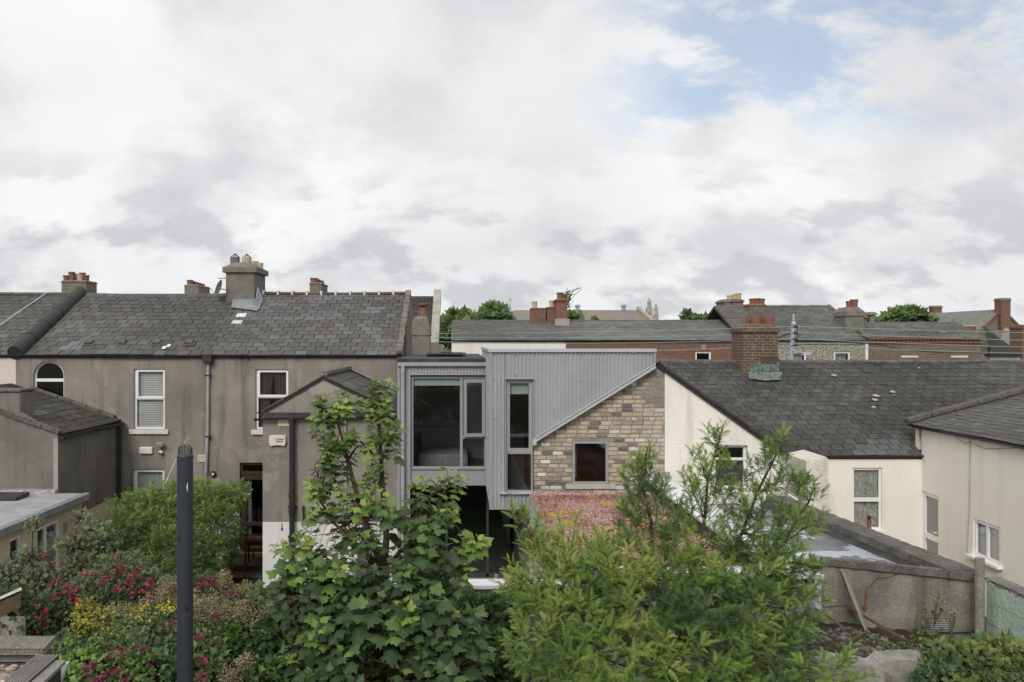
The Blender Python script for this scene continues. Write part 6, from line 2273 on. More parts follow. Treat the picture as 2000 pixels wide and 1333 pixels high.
# gabled hall with brick chimneys
YH = 90.0
hl = thing('gabled_house', 'distant brick gabled house with tall red chimneys and a long slate roof', 'house', (X(1957, YH), YH, GZ))
ax_, az_ = X(1956, YH), Z(606, YH)
hw_ = (X(1998, YH) - X(1914, YH)) / 2
ez_ = Z(650, YH)
mb = MB()
mb.add([(ax_ - hw_, YH, GZ), (ax_ + hw_, YH, GZ), (ax_ + hw_, YH, ez_), (ax_, YH, az_), (ax_ - hw_, YH, ez_)], [(0, 1, 2, 3, 4)])
mb.box(ax_ - hw_, ax_ + hw_, YH + 0.1, 104, GZ, ez_)
mb.build('wall', M['brick_grey'], hl)
mb = MB()
for s_ in (-1, 1):
    mb.prism([(ax_, YH - 0.1, az_ + 0.1), (ax_ + s_ * (hw_ + 0.2), YH - 0.1, ez_ - 0.05), (ax_ + s_ * (hw_ + 0.2), YH - 0.1, ez_ - 0.2), (ax_, YH - 0.1, az_ - 0.1)], (0, 12.5, 0), 0.8)
mb.build('roof', M['slate_far'], hl)
mb = MB()
for s_ in (-1, 1):
    mb.bar((ax_, YH - 0.15, az_ + 0.12), (ax_ + s_ * (hw_ + 0.25), YH - 0.15, ez_), 0.15, 0.12, (0, -1, 0))
mb.build('bargeboard', M['orange_brick'], hl)
stack(hl, 'chimney', 1956, 1974, YH - 0.6, YH + 0.6, Z(588, YH - .6), 4, M['brick_red'], [], 0.3, 0.0, 0.06, capm=M['brick_grey'])
stack(hl, 'chimney', 1823, 1840, 104, 105, Z(602, 104), 4, M['brick_red'], [], 0.3, 0.0, 0.08, capm=M['brick_grey'])
stack(hl, 'chimney', 1799, 1811, 104, 105, Z(609, 104), 4, M['stack_render'], [(1801, .3, 'terracotta', .12), (1804, .3, 'terracotta', .12), (1807, .3, 'terracotta', .12), (1810, .3, 'terracotta', .12)], 0.2, 0.0, 0.08)
fb_ = thing('terrace_house', 'distant low grey roofs with small chimneys left of the bushy green tree', 'house', (X(1710, 80), 80, GZ))
house_walls(fb_, 'wall', X(1660, 80), X(1830, 80), 80, 90, GZ, Z(632, 80), [], [M['stack_render']])
mb = MB()
mb.prism([(X(1655, 80), 80, Z(632, 80)), (X(1655, 80), 85, Z(615, 80)), (X(1655, 80), 90, Z(632, 80))], (X(1830, 80) - X(1655, 80), 0, 0), 0.5)
mb.build('roof', M['slate'], fb_)
stack(fb_, 'chimney', 1699, 1710, 79, 80, Z(616, 79), 6, M['stack_render'], [], 0.3, 0, 0.15)
stack(fb_, 'chimney', 1688, 1694, 79, 80, Z(622, 79), 6, M['brick_red'], [], 0.3, 0, 0.1)

# church: long lichened roof with statues on its right gable
YCH = 110.0
chh = thing('church', 'distant church with a long lichened roof and two stone statues on its right gable', 'church', (X(1140, YCH), YCH, GZ))
cx0, cx1 = X(1004, YCH), X(1278, YCH)
zcr, zce = Z(606, YCH + 9), Z(634, YCH)
mb = MB()
mb.box(cx0 - 0.5, cx1, YCH, YCH + 18, GZ, zce)
mb.build('wall', M['stone'], chh)
mb = MB()
mb.add([(cx0 - 0.8, YCH, zce), (cx1, YCH, zce), (cx1, YCH + 9, zcr), (cx0 + 0.6, YCH + 9, zcr), (cx0 - 0.8, YCH + 18, zce), (cx1, YCH + 18, zce)], [(0, 1, 2, 3), (3, 2, 5, 4), (0, 3, 4)])
mb.build('roof', M['hall_roof'], chh)
mb = MB()
mb.bar((cx1 + 0.1, YCH - 0.2, zce + 0.1), (cx1 - 0.2, YCH + 9, zcr + 0.3), 0.5, 0.4)
mb.box(X(1268, YCH + 9) - 0.4, X(1268, YCH + 9) + 0.4, YCH + 8.6, YCH + 9.4, zcr - 0.5, zcr + 0.3)
mb.build('gable_coping', M['stone'], chh)
mb = MB()
mb.box(cx0 - 0.1, cx0 + 0.1, YCH + 8.9, YCH + 9.1, zcr, zcr + 0.8)
mb.box(cx0 - 0.03, cx0 + 0.03, YCH + 8.9, YCH + 9.1, zcr + 0.8, zcr + 1.9)
mb.box(cx0 - 0.25, cx0 + 0.25, YCH + 8.88, YCH + 9.12, zcr + 1.4, zcr + 1.5)
mb.build('finial_cross', M['stone'], chh)
for px, Yc_, zt_, hh_ in ((1268, YCH + 9, 584, 1.3), (1281, YCH + 2.5, 597, 1.2)):
    mb = MB()
    c = (X(px, Yc_), Yc_, Z(zt_, Yc_) - hh_)
    mb.lathe(c, [(0.34, 0), (0.30, 0.3), (0.24, 0.7), (0.27, 0.9), (0.20, 1.02), (0.09, 1.08), (0.14, 1.18), (0.13, 1.3), (0.03, 1.38)], 10)
    mb.tube([(c[0] - 0.22, c[1], c[2] + 0.92), (c[0] - 0.28, c[1] - 0.1, c[2] + 0.6), (c[0] - 0.05, c[1] - 0.28, c[2] + 0.66)], 0.07, 6)
    mb.box(c[0] - 0.3, c[0] + 0.3, c[1] - 0.3, c[1] + 0.3, c[2] - 0.9, c[2])
    mb.box(c[0] - 0.4, c[0] + 0.4, c[1] - 0.4, c[1] + 0.4, c[2] - 1.9, c[2] - 0.9)
    mb.build('statue', M['stone'], chh)
for px in (1128, 1218):
    mb = MB()
    mb.tube([(X(px, YCH + 9), YCH + 9, zcr), (X(px, YCH + 9), YCH + 9, zcr + 0.75)], 0.3, 10)
    mb.box(X(px, YCH + 9) - 0.42, X(px, YCH + 9) + 0.42, YCH + 8.6, YCH + 9.4, zcr + 0.5, zcr + 0.62)
    mb.build('roof_ventilator', M['galv'], chh)

# ================================================================ MAST AND WIRES
YW = 30.0
mp_ = thing('telegraph_mast', 'grey steel telegraph mast with finial carrying green wires above the cottage ridge', 'mast', (X(1548, YW), YW, GZ))
bx_, tx_ = X(1546, YW), X(1550, YW)
mb = MB()
mb.tube([(bx_, YW, GZ), (bx_, YW, Z(690, YW)), (tx_, YW, Z(634, YW))], 0.078, 12)
mb.tube([(tx_, YW, Z(634, YW)), (tx_, YW, Z(630, YW))], [0.10, 0.075], 12)
mb.build('post', M['galv'], mp_)
mb = MB()
mb.lathe((tx_, YW, Z(630, YW)), [(0.075, 0), (0.05, 0.05), (0.07, 0.10), (0.04, 0.14), (0.03, 0.17), (0.05, 0.20), (0.03, 0.25), (0.005, 0.32)], 12)
mb.build('finial', M['galv'], mp_)
for py in (638, 650, 662, 674):
    mb = MB()
    mb.tube([(tx_ - 0.05, YW - 0.05, Z(py, YW)), (tx_ + 0.1, YW - 0.12, Z(py, YW))], 0.045, 8)
    mb.build('insulator', M['black'], mp_)
mb = MB()
mb.tube([(tx_ - 0.05, YW - 0.1, Z(686, YW)), (X(1561, YW), YW - 0.4, Z(690, YW))], 0.03, 8)
mb.hexa([(X(1558, YW), YW - 0.5, Z(694, YW)), (X(1573, YW), YW - 0.5, Z(692, YW)), (X(1573, YW), YW - 0.2, Z(692, YW)), (X(1558, YW), YW - 0.2, Z(694, YW)),
         (X(1560, YW), YW - 0.45, Z(688, YW)), (X(1572, YW), YW - 0.45, Z(687, YW)), (X(1572, YW), YW - 0.25, Z(687, YW)), (X(1560, YW), YW - 0.25, Z(688, YW))])
mb.build('street_lamp', M['galv'], mp_)
mb = MB()
mb.tube([(tx_ - 0.02, YW - 0.08, Z(648, YW)), (X(1531, YW), YW + 0.8, Z(662, YW))], 0.02, 5)
mb.tube([(tx_ + 0.1, YW - 0.08, Z(640, YW)), (tx_ + 0.1, YW - 0.08, Z(662, YW))], 0.015, 5)
mb.build('cable', M['black'], mp_)
wires = [((850, 652), (1200, 651), (1550, 638)), ((850, 660), (1200, 663.5), (1550, 650)), ((850, 668), (1200, 676), (1550, 662)), ((1000, 690), (1280, 689), (1550, 674)),
         ((1550, 638), (1780, 645), (2060, 652)), ((1550, 650), (1780, 659), (2060, 667)), ((1550, 662), (1780, 673), (2060, 680)), ((1550, 674), (1780, 686), (2060, 692))]
nm = ['topmost', 'second', 'third', 'lowest']
for i, w3 in enumerate(wires):
    mb = MB()
    pts_ = []
    for k in range(13):
        t = k / 12
        a, b, c = w3
        px = a[0] * (1 - t) ** 2 + 2 * b[0] * t * (1 - t) + c[0] * t * t
        py = a[1] * (1 - t) ** 2 + 2 * b[1] * t * (1 - t) + c[1] * t * t
        pts_.append(P3(px, py, YW - 0.1))
    mb.tube(pts_, 0.013, 5, cap=False)
    tag(mb.build('overhead_wire', M['wire_green'], org=pts_[6]), f'{nm[i % 4]} green overhead wire running {"left" if i < 4 else "right"} from the mast', 'wire', 'overhead wires on the mast')
mb = MB()
mb.tube([P3(1640, 668, 39), P3(1720, 674, 39), P3(1760, 683, 39), P3(1840, 689, 39), P3(1920, 690, 39)], 0.02, 5)
tag(mb.build('service_cable', M['black'], org=P3(1760, 683, 39)), 'sagging black cable across the far brown brick wall', 'cable')

# ================================================================ STEPS, CHAIR, PLANTER at the dark door
stp = thing('garden_steps', 'dark wooden steps below the dark back door', 'steps', (xa(475), 22.4, GZ))
zd_ = za(1080)
for i, (y0_, y1_, zt_, pa, pb) in enumerate(((22.3, 23.58, zd_, 432, 530), (21.7, 22.3, zd_ - 0.16, 432, 530), (21.1, 21.7, zd_ - 0.33, 438, 500))):
    mb = MB()
    mb.box(X(pa, y0_), X(pb, y0_) if pb > 500 else X(478, y0_), y0_, y1_ - 0.003, GZ - 0.05, zt_ - 0.03)
    mb.box(X(pa, y0_) - 0.02, (X(pb, y0_) if pb > 500 else X(478, y0_)) + 0.02, y0_ - 0.03, y1_ - 0.035, zt_ - 0.029, zt_)
    mb.build('step', M['wood_brown'], stp)
mb = MB()
mb.box(X(481, 22.3) - 0.03, X(481, 22.3) + 0.03, 22.2, 22.27, GZ, Z(1026, 22.2))
mb.box(X(476, 21.0), X(478, 21.0), 21.0, 21.08, GZ, Z(1085, 21.0))
mb.build('newel_post', M['wood_brown'], stp)
cs = thing('garden_chair', 'brown chair with rolled back standing at the dark back door', 'chair', (X(499, 22.6), 22.7, zd_))
mb = MB()
mb.tube([P3(483, 1057, 22.5), P3(517, 1057, 22.5)], 0.12, 12)
mb.build('backrest', surface('brown_leather', (0.085, 0.04, 0.03), (0.06, 0.03, 0.025), 6, 0.5), cs)
mb = MB()
mb.box(X(484, 22.5), X(518, 22.5), 22.55, 23.05, zd_ + 0.30, zd_ + 0.36)
mb.build('seat', M['wood_brown'], cs)
for a_, b_ in ((484, 22.5), (517, 22.5), (484, 23.0), (517, 23.0)):
    mb = MB()
    mb.box(X(a_, 22.5), X(a_, 22.5) + 0.04, b_, b_ + 0.04, zd_, zd_ + (0.3 if b_ > 22.8 else 0.5))
    mb.build('leg', M['wood_dark'], cs)
ff = thing('folding_frame', 'black folded metal frame leaning left of the dark back door', 'folding frame', (X(452, 22.9), 22.9, zd_))
mb = MB()
for a_, b_ in (((454, 1038), (466, 1083)), ((440, 1055), (452, 1092)), ((454, 1038), (440, 1055)), ((445, 1068), (458, 1052)), ((450, 1090), (464, 1080))):
    mb.tube([P3(a_[0], a_[1], 22.9), P3(b_[0], b_[1], 22.7)], 0.018, 6)
mb.build('frame', M['black'], ff)
pb_ = thing('planter', 'blue plastic trough planter at the foot of the white painted wall', 'planter', (X(506, 20.6), 20.6, Z(1143, 20.6)))
mb = MB()
a0_, a1_ = X(496, 20.6), X(522, 20.6)
zt_, zl_ = Z(1129, 20.6), Z(1141, 20.6)
mb.hexa([(a0_ + 0.03, 20.62, zl_), (a1_ - 0.03, 20.62, zl_), (a1_ - 0.03, 20.8, zl_), (a0_ + 0.03, 20.8, zl_), (a0_, 20.6, zt_), (a1_, 20.6, zt_), (a1_, 20.84, zt_), (a0_, 20.84, zt_)])
mb.box(a0_ - 0.02, a1_ + 0.02, 20.57, 20.87, zt_, zt_ + 0.03)
mb.build('trough', M['blue_planter'], pb_)
mb = MB()
mb.box(a0_ - 0.2, a1_ + 0.1, 20.5, 21.0, GZ, zl_)
tag(mb.build('low_wall', M['concrete_dark']), 'low dark ledge carrying the blue planter', 'wall')

# ================================================================ LEFT EXTENSION (front Y=20) and flat roofed extension
YL = 20.0
lx, lz = (lambda px: X(px, YL)), (lambda py: Z(py, YL))
le = thing('house_extension', 'grey rendered extension with mossy lean-to slate roof at the left edge', 'extension', (lx(40), YL, GZ))
XR = lx(113)
zel = lz(848)
ztl = zel + (XR + 13.5) * 0 + 0
slx = (Z(770, YA) - Z(826, YA)) / (X(235, YA) - X(75, YA))     # fall of the roof to the right
zatx = lambda x_: zel + (XR - x_) * slx
mb = MB()
mb.add([(-15, YL, GZ), (XR, YL, GZ), (XR, YL, zel + 0.02), (lx(45), YL, zatx(lx(45)) + 0.22), (-15, YL, zatx(lx(45)) + 0.3)], [(0, 1, 2, 3, 4)])
mb.add([(XR, YL, GZ), (XR, YA, GZ), (XR, YA, zel), (XR, YL, zel)], [(0, 1, 2, 3)])
mb.build('wall', [M['render_dark']], le)
mb = MB()
tz0, tz1 = Z(985, YL), Z(1000, YL)
mb.add([(XR + 0.004, 21.2, GZ), (XR + 0.004, YA - 0.001, GZ), (XR + 0.004, YA - 0.001, paint), (XR + 0.004, 21.0, paint - 0.02)], [(0, 1, 2, 3)])
mb.build('painted_base', M['tan'], le)
vw = Vector((-1, 0, slx)).normalized()
nw = Vector((slx, 0, 1)).normalized()
mb = MB()


def toneL(a, b):
    # a runs along depth (a = Y), b up the slope from the right eave
    if 20.2 < a < 21.6 and 1.2 < b < 2.4:
        return 0.88
    return None


slates(mb, Vector((XR + 0.06, 0, zel - 0.01)), (0, 1, 0), vw, nw, 0.30, 0.27, 10, lambda b: YL + 0.06, lambda b: YA - 0.02, tonefield(81, 0.45, 0.3, 0.02, toneL), lambda a, b: 0.02 * noise.noise(Vector((a, b, 3))), rand=random.Random(81))
mb.prism([(XR + 0.05, YL + 0.02, zel - 0.03), (XR - 3, YL + 0.02, zel - 0.03 + 3 * slx), (XR - 3, YL + 0.02, zel - 0.1 + 3 * slx), (XR + 0.05, YL + 0.02, zel - 0.1)], (0, YA - YL - 0.03, 0), 0.1)
mb.build('roof', M['slate_moss'], le)
mb = MB()
for i in range(20):
    t0, t1 = i / 20 * 2.9, (i + 1) / 20 * 2.9
    q0, q1 = Vector((XR + 0.05, YL + 0.0, zel + 0.03)) + vw * t0 + nw * rnd.uniform(0, 0.03), Vector((XR + 0.05, YL + 0.0, zel + 0.03)) + vw * t1 + nw * rnd.uniform(0, 0.03)
    mb.bar(q0, q1, 0.16, 0.10, (0, 0, 1), rnd.random())
mb.build('verge', M['wood_dark'] if False else M['concrete_dark'], le, bevel=0.015)
mb = MB()
for i in range(6):
    t0, t1 = i / 6 * 2.5, (i + 1) / 6 * 2.5 - 0.01
    q0, q1 = Vector((XR - 0.1, YA - 0.07, zel + 0.08)) + vw * t0, Vector((XR - 0.1, YA - 0.07, zel + 0.08)) + vw * t1
    mb.bar(q0, q1, 0.16, 0.11, (0, 0, 1), 0.5)
mb.build('ridge_tiles', M['concrete_dark'], le, bevel=0.02)
mb = MB()
mb.box(-15, lx(40), YL - 0.003, YL + 0.7, zatx(lx(45)) - 0.5, lz(766))
mb.build('parapet', M['render_dark'], le, bevel=0.05)
mb = MB()
mb.box(-15, lx(42), YL - 0.04, YL + 0.72, lz(766), lz(761))
mb.build('coping', M['concrete_dark'], le, bevel=0.02)
gutter(lambda a, b, d: (XR - d + 0.06, a, b), YL - 0.08, YA - 0.05, zel - 0.06, 0.055, lambda t: 0.015 * math.sin(t * 5)).build('gutter', M['black'], le)
mb = MB()
ydp = YA - 0.25
mb.tube([(XR + 0.1, ydp, zel - 0.08), (XR + 0.1, ydp, GZ)], 0.05, 10)
mb.build('downpipe', M['black'], le)
mb = MB()
mb.box(XR - 0.10, XR + 0.006, YL - 0.012, YL - 0.002, lz(962), zel - 0.1)
mb.build('corner_repair', M['patch'], le)
Pl = facing_right(XR + 0.004)
mb = MB()
hy0, hy1 = 9.53 * F / (CX - 162), 9.53 * F / (CX - 180)
window(le, lambda a, b, d: (XR + 0.006 - d, a, b), hy0, hy1, H - 4.95, H - 4.45, -0.03, 0.05, 'upvc', glass='glass_dark', label='small window in the tan painted base', dep=0.03)

# flat roofed tan extension
XE = -8.98
ft = thing('flat_roof_extension', 'tan pebbledashed extension with grey felt flat roof and white patio door at left', 'extension', (XE - 1, 16, GZ))
zfl = H - 3.60
Pe = facing_right(XE)
yE = lambda px: -XE * F / (CX - px)
hp1 = (yE(72), yE(116), H - 5.3, H - 3.98)
hp2 = (yE(18), yE(42), H - 4.5, H - 3.95)
mb = MB()
wall_grid(mb, Pe, 11, YL - 0.01, GZ, zfl - 0.1, [hp1, hp2], 0.12)
mb.build('wall', M['tan'], ft)
mb = MB()
mb.box(-15, XE + 0.14, 11, YL - 0.02, zfl - 0.08, zfl)
mb.build('roof', M['roof_felt'], ft)
mb = MB()
rv = random.Random(9)
n_ = 40
rows_ = []
for i in range(n_ + 1):
    y_ = 11 + (YL - 11.0) * i / n_
    q = rv.uniform(0, 0.02)
    rows_.append([(XE + 0.10, y_, zfl + 0.025 + q * .4), (XE + 0.20 + q, y_, zfl + 0.0), (XE + 0.20 + q, y_, zfl - 0.13 - q), (XE + 0.10, y_, zfl - 0.10)])
vs = [v for r in rows_ for v in r]
mb.add(vs, [(i * 4 + k, i * 4 + (k + 1) % 4, (i + 1) * 4 + (k + 1) % 4, (i + 1) * 4 + k) for i in range(n_) for k in range(4)] + [(0, 1, 2, 3), tuple(n_ * 4 + k for k in (3, 2, 1, 0))])
mb.build('fascia', M['lead'], ft)
mb = MB()
mb.bar((-12, YL - 0.05, zfl + 0.05), (lx(112), YL - 0.05, zfl + 0.05), 0.12, 0.10)
mb.build('flashing', surface('silver_flashing', (0.48, 0.48, 0.48), (0.20, 0.20, 0.20), 9, 0.4), ft)
mb = MB()
mb.obox((X(18, 19.5), 19.3, zfl + 0.06), (0.42, 0, 0), (0, 0.30, 0), (0, 0, 0.035))
mb.build('roof_hatch', M['membrane'], ft)
m_ = hp1[0] + (hp1[1] - hp1[0]) * 0.42
wq = window(ft, Pe, hp1[0], hp1[1], hp1[2], hp1[3], 0.02, 0.06, 'upvc', mull=[(m_, hp1[2], hp1[3])], glass='glass', label='white framed patio door')
mb = MB()
mb.pbox(Pe, m_, hp1[1] - 0.4, hp1[3] - 0.2, hp1[3] - 0.05, 0.15, 0.16)
mb.build('roller_blind', M['blind'], wq)
mb = MB()
mb.pbox(Pe, hp1[1] - 0.35, hp1[1] - 0.06, hp1[2], hp1[3] - 0.05, 0.15, 0.16)
mb.build('door_panel', M['upvc'], wq)
wq2 = window(ft, Pe, hp2[0], hp2[1], hp2[2], hp2[3], 0.02, 0.06, 'upvc', glass='glass', label='small white window')
room(ft, -14, XE - 0.15, 11.2, YL - 0.2, GZ + 0.1, zfl - 0.15)
louvre(ft, Pe, yE(122), yE(130), H - 4.35, H - 4.1, 6, 'tan')
# small timber shed with pale edge, below the apple tree
gs = thing('garden_shed', 'small shed with dark timber fascia and white rendered side at the lower left', 'shed', (-5.1, 9.4, GZ))
mb = MB()
mb.hexa([P3(-60, 1246, 9.0), P3(50, 1246, 9.0), P3(50, 1246, 9.6), P3(-60, 1246, 9.6), P3(-60, 1206, 9.0), P3(50, 1204, 9.0), P3(50, 1204, 9.6), P3(-60, 1206, 9.6)])
mb.box(X(-60, 9), X(50, 9), 9.0, 9.6, GZ, Z(1246, 9.0))
mb.build('wall', M['stained_white'], gs)
mb = MB()
mb.hexa([P3(-70, 1240, 9.0), P3(40, 1187, 9.0), P3(40, 1187, 9.3), P3(-70, 1240, 9.3), P3(-70, 1200, 9.0), P3(40, 1152, 9.0), P3(40, 1152, 9.3), P3(-70, 1200, 9.3)])
mb.build('fascia', M['wood_brown'], gs)
mb = MB()
mb.hexa([P3(-70, 1202, 8.97), P3(42, 1153, 8.97), P3(42, 1153, 9.5), P3(-70, 1202, 9.5), P3(-70, 1197, 8.97), P3(42, 1147, 8.97), P3(42, 1147, 9.5), P3(-70, 1197, 9.5)])
mb.build('edge_trim', M['sill'], gs)

# ================================================================ BOTTOM LEFT: slab, board, pebbles
sl = thing('wall_coping', 'thick pebbly concrete coping slab at the lower left corner', 'coping slab', (-2.6, 4.95, GZ))
mb = MB()
zs_ = Z(1243, 5.0)
mb.prism([(-4.5, 4.80, zs_), (X(84, 4.80), 4.80, zs_), (-2.405, 5.0, zs_), (-4.5, 5.0, zs_)], (0, 0, -0.035))
mb.build('slab', M['coping_slab'], sl, bevel=0.006)
mb = MB()
mb.box(-4.5, X(80, 4.86), 4.86, 4.98, GZ, zs_ - 0.037)
mb.build('wall', M['concrete_dark'], sl)
mb = MB()
for i in range(4):
    z_ = zs_ - 0.045 - i * 0.012
    mb.box(-4.5, X(80, 4.86), 4.84, 4.858, z_ - 0.009, z_)
mb.build('grooved_board', M['wood_grey'], sl)
bd = thing('decking_board', 'grey grooved decking board slanting across the lower left corner', 'board', (-2.5, 4.6, GZ))
mb = MB()
q0, q1 = Vector((X(93, 4.7), 4.70, Z(1281, 4.70))), Vector((X(8, 4.2), 4.2, Z(1352, 4.2)))
dd = (q1 - q0).normalized()
up_ = Vector((0, 0, 1))
sd_ = dd.cross(up_).normalized()
nn_ = sd_.cross(dd).normalized()
if nn_.z < 0:
    nn_ = -nn_
mb.obox((q0 + q1) / 2 - nn_ * 0.012, dd * (q1 - q0).length / 2, sd_ * 0.062, nn_ * 0.010, 0.5, 1)
for i in range(8):
    mb.obox((q0 + q1) / 2 + sd_ * (-0.056 + i * 0.016), dd * (q1 - q0).length / 2, sd_ * 0.0045, nn_ * 0.006, rnd.random())
mb.build('grooved_face', [M['wood_grey'], M['wood_dark']], bd)
mb = MB()
r0, r1 = Vector((X(111, 4.66), 4.66, Z(1293, 4.66))), Vector((X(50, 4.25), 4.25, Z(1352, 4.25)))
d2_ = (r1 - r0).normalized()
mb.bar(r0, r1, 0.095, 0.02, (0.1, -1, 0.15))
mb.build('side_board', M['wood_grey'], bd)
mb = MB()
mb.box(X(60, 4.4), X(62, 4.4) + 0.03, 4.40, 4.44, GZ, Z(1335, 4.4))
mb.build('support', M['wood_grey'], bd)
mb = MB()
mb.box(-4.5, X(62, 4.5), 4.1, 4.83, GZ, zs_ - 0.12)
tag(mb.build('raised_bed', M['soil']), 'raised bed of soil under the pebbles at the lower left', 'raised bed')
mb = MB()
rp = random.Random(23)
for i in range(420):
    x_, y_ = rp.uniform(-2.95, X(60, 4.5)), rp.uniform(4.12, 4.82)
    r_ = rp.choice([0.012, 0.016, 0.02, 0.026]) * rp.uniform(0.8, 1.2)
    mb.ball((x_, y_, zs_ - 0.12 + r_ * 0.5 + rp.random() * 0.012), r_, 8, (1.2, 0.9, 0.65), rp.random(), 0, 0.12)
tag(mb.build('pebbles', M['pebble'], smooth=True), 'loose mixed brown and grey beach pebbles', None, None, 'stuff')
mb = MB()
mb.prism([(X(92, 5.4), 5.4, Z(1345, 5.4)), (X(112, 5.4), 5.4, Z(1345, 5.4)), (X(132, 5.4), 5.4, Z(1296, 5.4)), (X(112, 5.4), 5.4, Z(1300, 5.4))], (0, 0.04, 0))
tag(mb.build('white_board', M['white_wall']), 'white board edge showing among the ivy at the lower left', 'board')

# ================================================================ BLUE GREY FLUE PIPE
YPp = 5.2
fp = thing('vent_pipe', 'tall blue grey painted pipe with a ribbed cap in the left foreground', 'pipe', (X(361, YPp), YPp, GZ))
pr_ = 15.4 * YPp / F
xp_ = X(361.5, YPp)
ztp_ = Z(889, YPp)
mb = MB()
mb.tube([(xp_, YPp, GZ), (xp_, YPp, ztp_ - 0.02)], pr_, 28)
mb.tube([(xp_, YPp, ztp_ - 0.02), (xp_, YPp, ztp_ - 0.005), (xp_, YPp, ztp_)], [pr_ * 1.03, pr_ * 1.04, pr_ * 0.98], 28)
mb.build('pipe', M['paint_blue'], fp, smooth=False)
mb = MB()
for j in range(16):
    an = 2 * math.pi * j / 16
    rr0 = pr_ * 0.86
    pth = [(xp_ + rr0 * math.cos(an) * f_, YPp + rr0 * math.sin(an) * f_, ztp_ + h_) for f_, h_ in ((1, -0.01), (1.0, 0.035), (0.9, 0.05), (0.6, 0.06), (0.1, 0.063))]
    mb.tube(pth, 0.0028, 5)
mb.lathe((xp_, YPp, ztp_ - 0.004), [(pr_ * 0.95, 0), (pr_ * 0.95, 0.006), (pr_ * 0.7, 0.006)], 20)
mb.build('ribbed_cap', surface('cap_grey', (0.10, 0.105, 0.11), (0.06, 0.06, 0.065), 20, 0.6), fp)
mb = MB()
for z_, s_, ax2 in ((Z(950, YPp), 0.010, 0.55), (Z(945, YPp), 0.007, 0.6), (Z(956, YPp), 0.005, 0.62)):
    an = -math.pi / 2 + ax2
    c = Vector((xp_ + pr_ * 1.002 * math.cos(an), YPp + pr_ * 1.002 * math.sin(an), z_))
    tn = Vector((-math.sin(an), math.cos(an), 0))
    nr = Vector((math.cos(an), math.sin(an), 0))
    mb.add([c + tn * s_ * 0.5 * math.cos(2 * math.pi * k / 8) * rnd.uniform(.6, 1.2) + Vector((0, 0, 1)) * s_ * 1.6 * math.sin(2 * math.pi * k / 8) * rnd.uniform(.6, 1.2) + nr * 0.001 for k in range(8)], [tuple(range(8))])
mb.build('paint_chip', M['wire_white'], fp)
wl_ = MB()
wl_.tube([P3(368, 852, 23.5), P3(344, 897, 19.5), P3(323, 944, 16.0)], 0.009, 5)
tag(wl_.build('washing_line', M['wire_blue'], org=P3(344, 897, 19.5)), 'pale blue washing line fixed to the grey wall behind the pipe', 'line')

# ================================================================ GARDEN WALL with pale coping in front of the lawn
YG_ = 10.1
gw2 = thing('garden_wall', 'dark garden wall with white coping between the sycamore and the feathery tree', 'wall', (X(960, YG_), YG_, GZ))
mb = MB()
mb.box(X(560, YG_), xs0 - 0.01, YG_, YG_ + 0.2, GZ, Z(1150, YG_))
mb.build('wall', surface('dark_render_wall', (0.10, 0.10, 0.105), (0.08, 0.08, 0.085), 3, 0.9), gw2)
mb = MB()
mb.box(X(915, YG_), xs0 - 0.01, YG_ - 0.03, YG_ + 0.26, Z(1150, YG_) + 0.001, Z(1143, YG_))
mb.build('coping', M['coping_white'], gw2)

# ================================================================ RIGHT FOREGROUND: outhouse stump, rubble, planks, white wall
oh = H - 3.12
mb = MB()
rg = random.Random(31)
NXr, NYr = 44, 34
x0r, x1r, y0r, y1r = 3.0, 5.36, 7.15, 9.4
vs = []


def heap(x_, y_):
    px = CX + x_ * F / y_
    base = oh
    h_ = 0.25 * math.exp(-((x_ - 3.85) / 0.50) ** 2 - ((y_ - 8.25) / 0.55) ** 2)
    h_ += 0.10 * math.exp(-((x_ - 3.35) / 0.30) ** 2 - ((y_ - 8.0) / 0.4) ** 2)
    nz = 0.05 * noise.noise(Vector((x_ * 5, y_ * 5, 1))) + 0.03 * noise.noise(Vector((x_ * 13, y_ * 13, 4)))
    return base + h_ + nz


for j in range(NYr + 1):
    for i in range(NXr + 1):
        x_ = x0r + (x1r - x0r) * i / NXr
        y_ = y0r + (y1r - y0r) * j / NYr
        vs.append((x_, y_, heap(x_, y_)))
mb.add(vs, [(j * (NXr + 1) + i, j * (NXr + 1) + i + 1, (j + 1) * (NXr + 1) + i + 1, (j + 1) * (NXr + 1) + i) for j in range(NYr) for i in range(NXr)])
mb.box(x0r, x1r, y0r, y1r, GZ, oh - 0.15)
rub = tag(mb.build('rubble_heap', M['soil']), 'heap of dark soil, moss and rubble before the old shed wall', 'rubble heap')
mb = MB()
for i in range(520):
    x_, y_ = rg.gauss(3.8, 0.5), rg.gauss(8.05, 0.42)
    if not (x0r < x_ < x1r and y0r < y_ < y1r - 0.2):
        continue
    r_ = rg.choice([0.006, 0.009, 0.014, 0.02, 0.03]) * rg.uniform(.7, 1.2)
    mb.ball((x_, y_, heap(x_, y_) + r_ * 0.25), r_, 6, (1.2, 1, 0.8), 0.5 * rg.random() ** 2.2, 0, 0.5)
mb.build('stones', M['pebble'], rub)['kind'] = 'stuff'
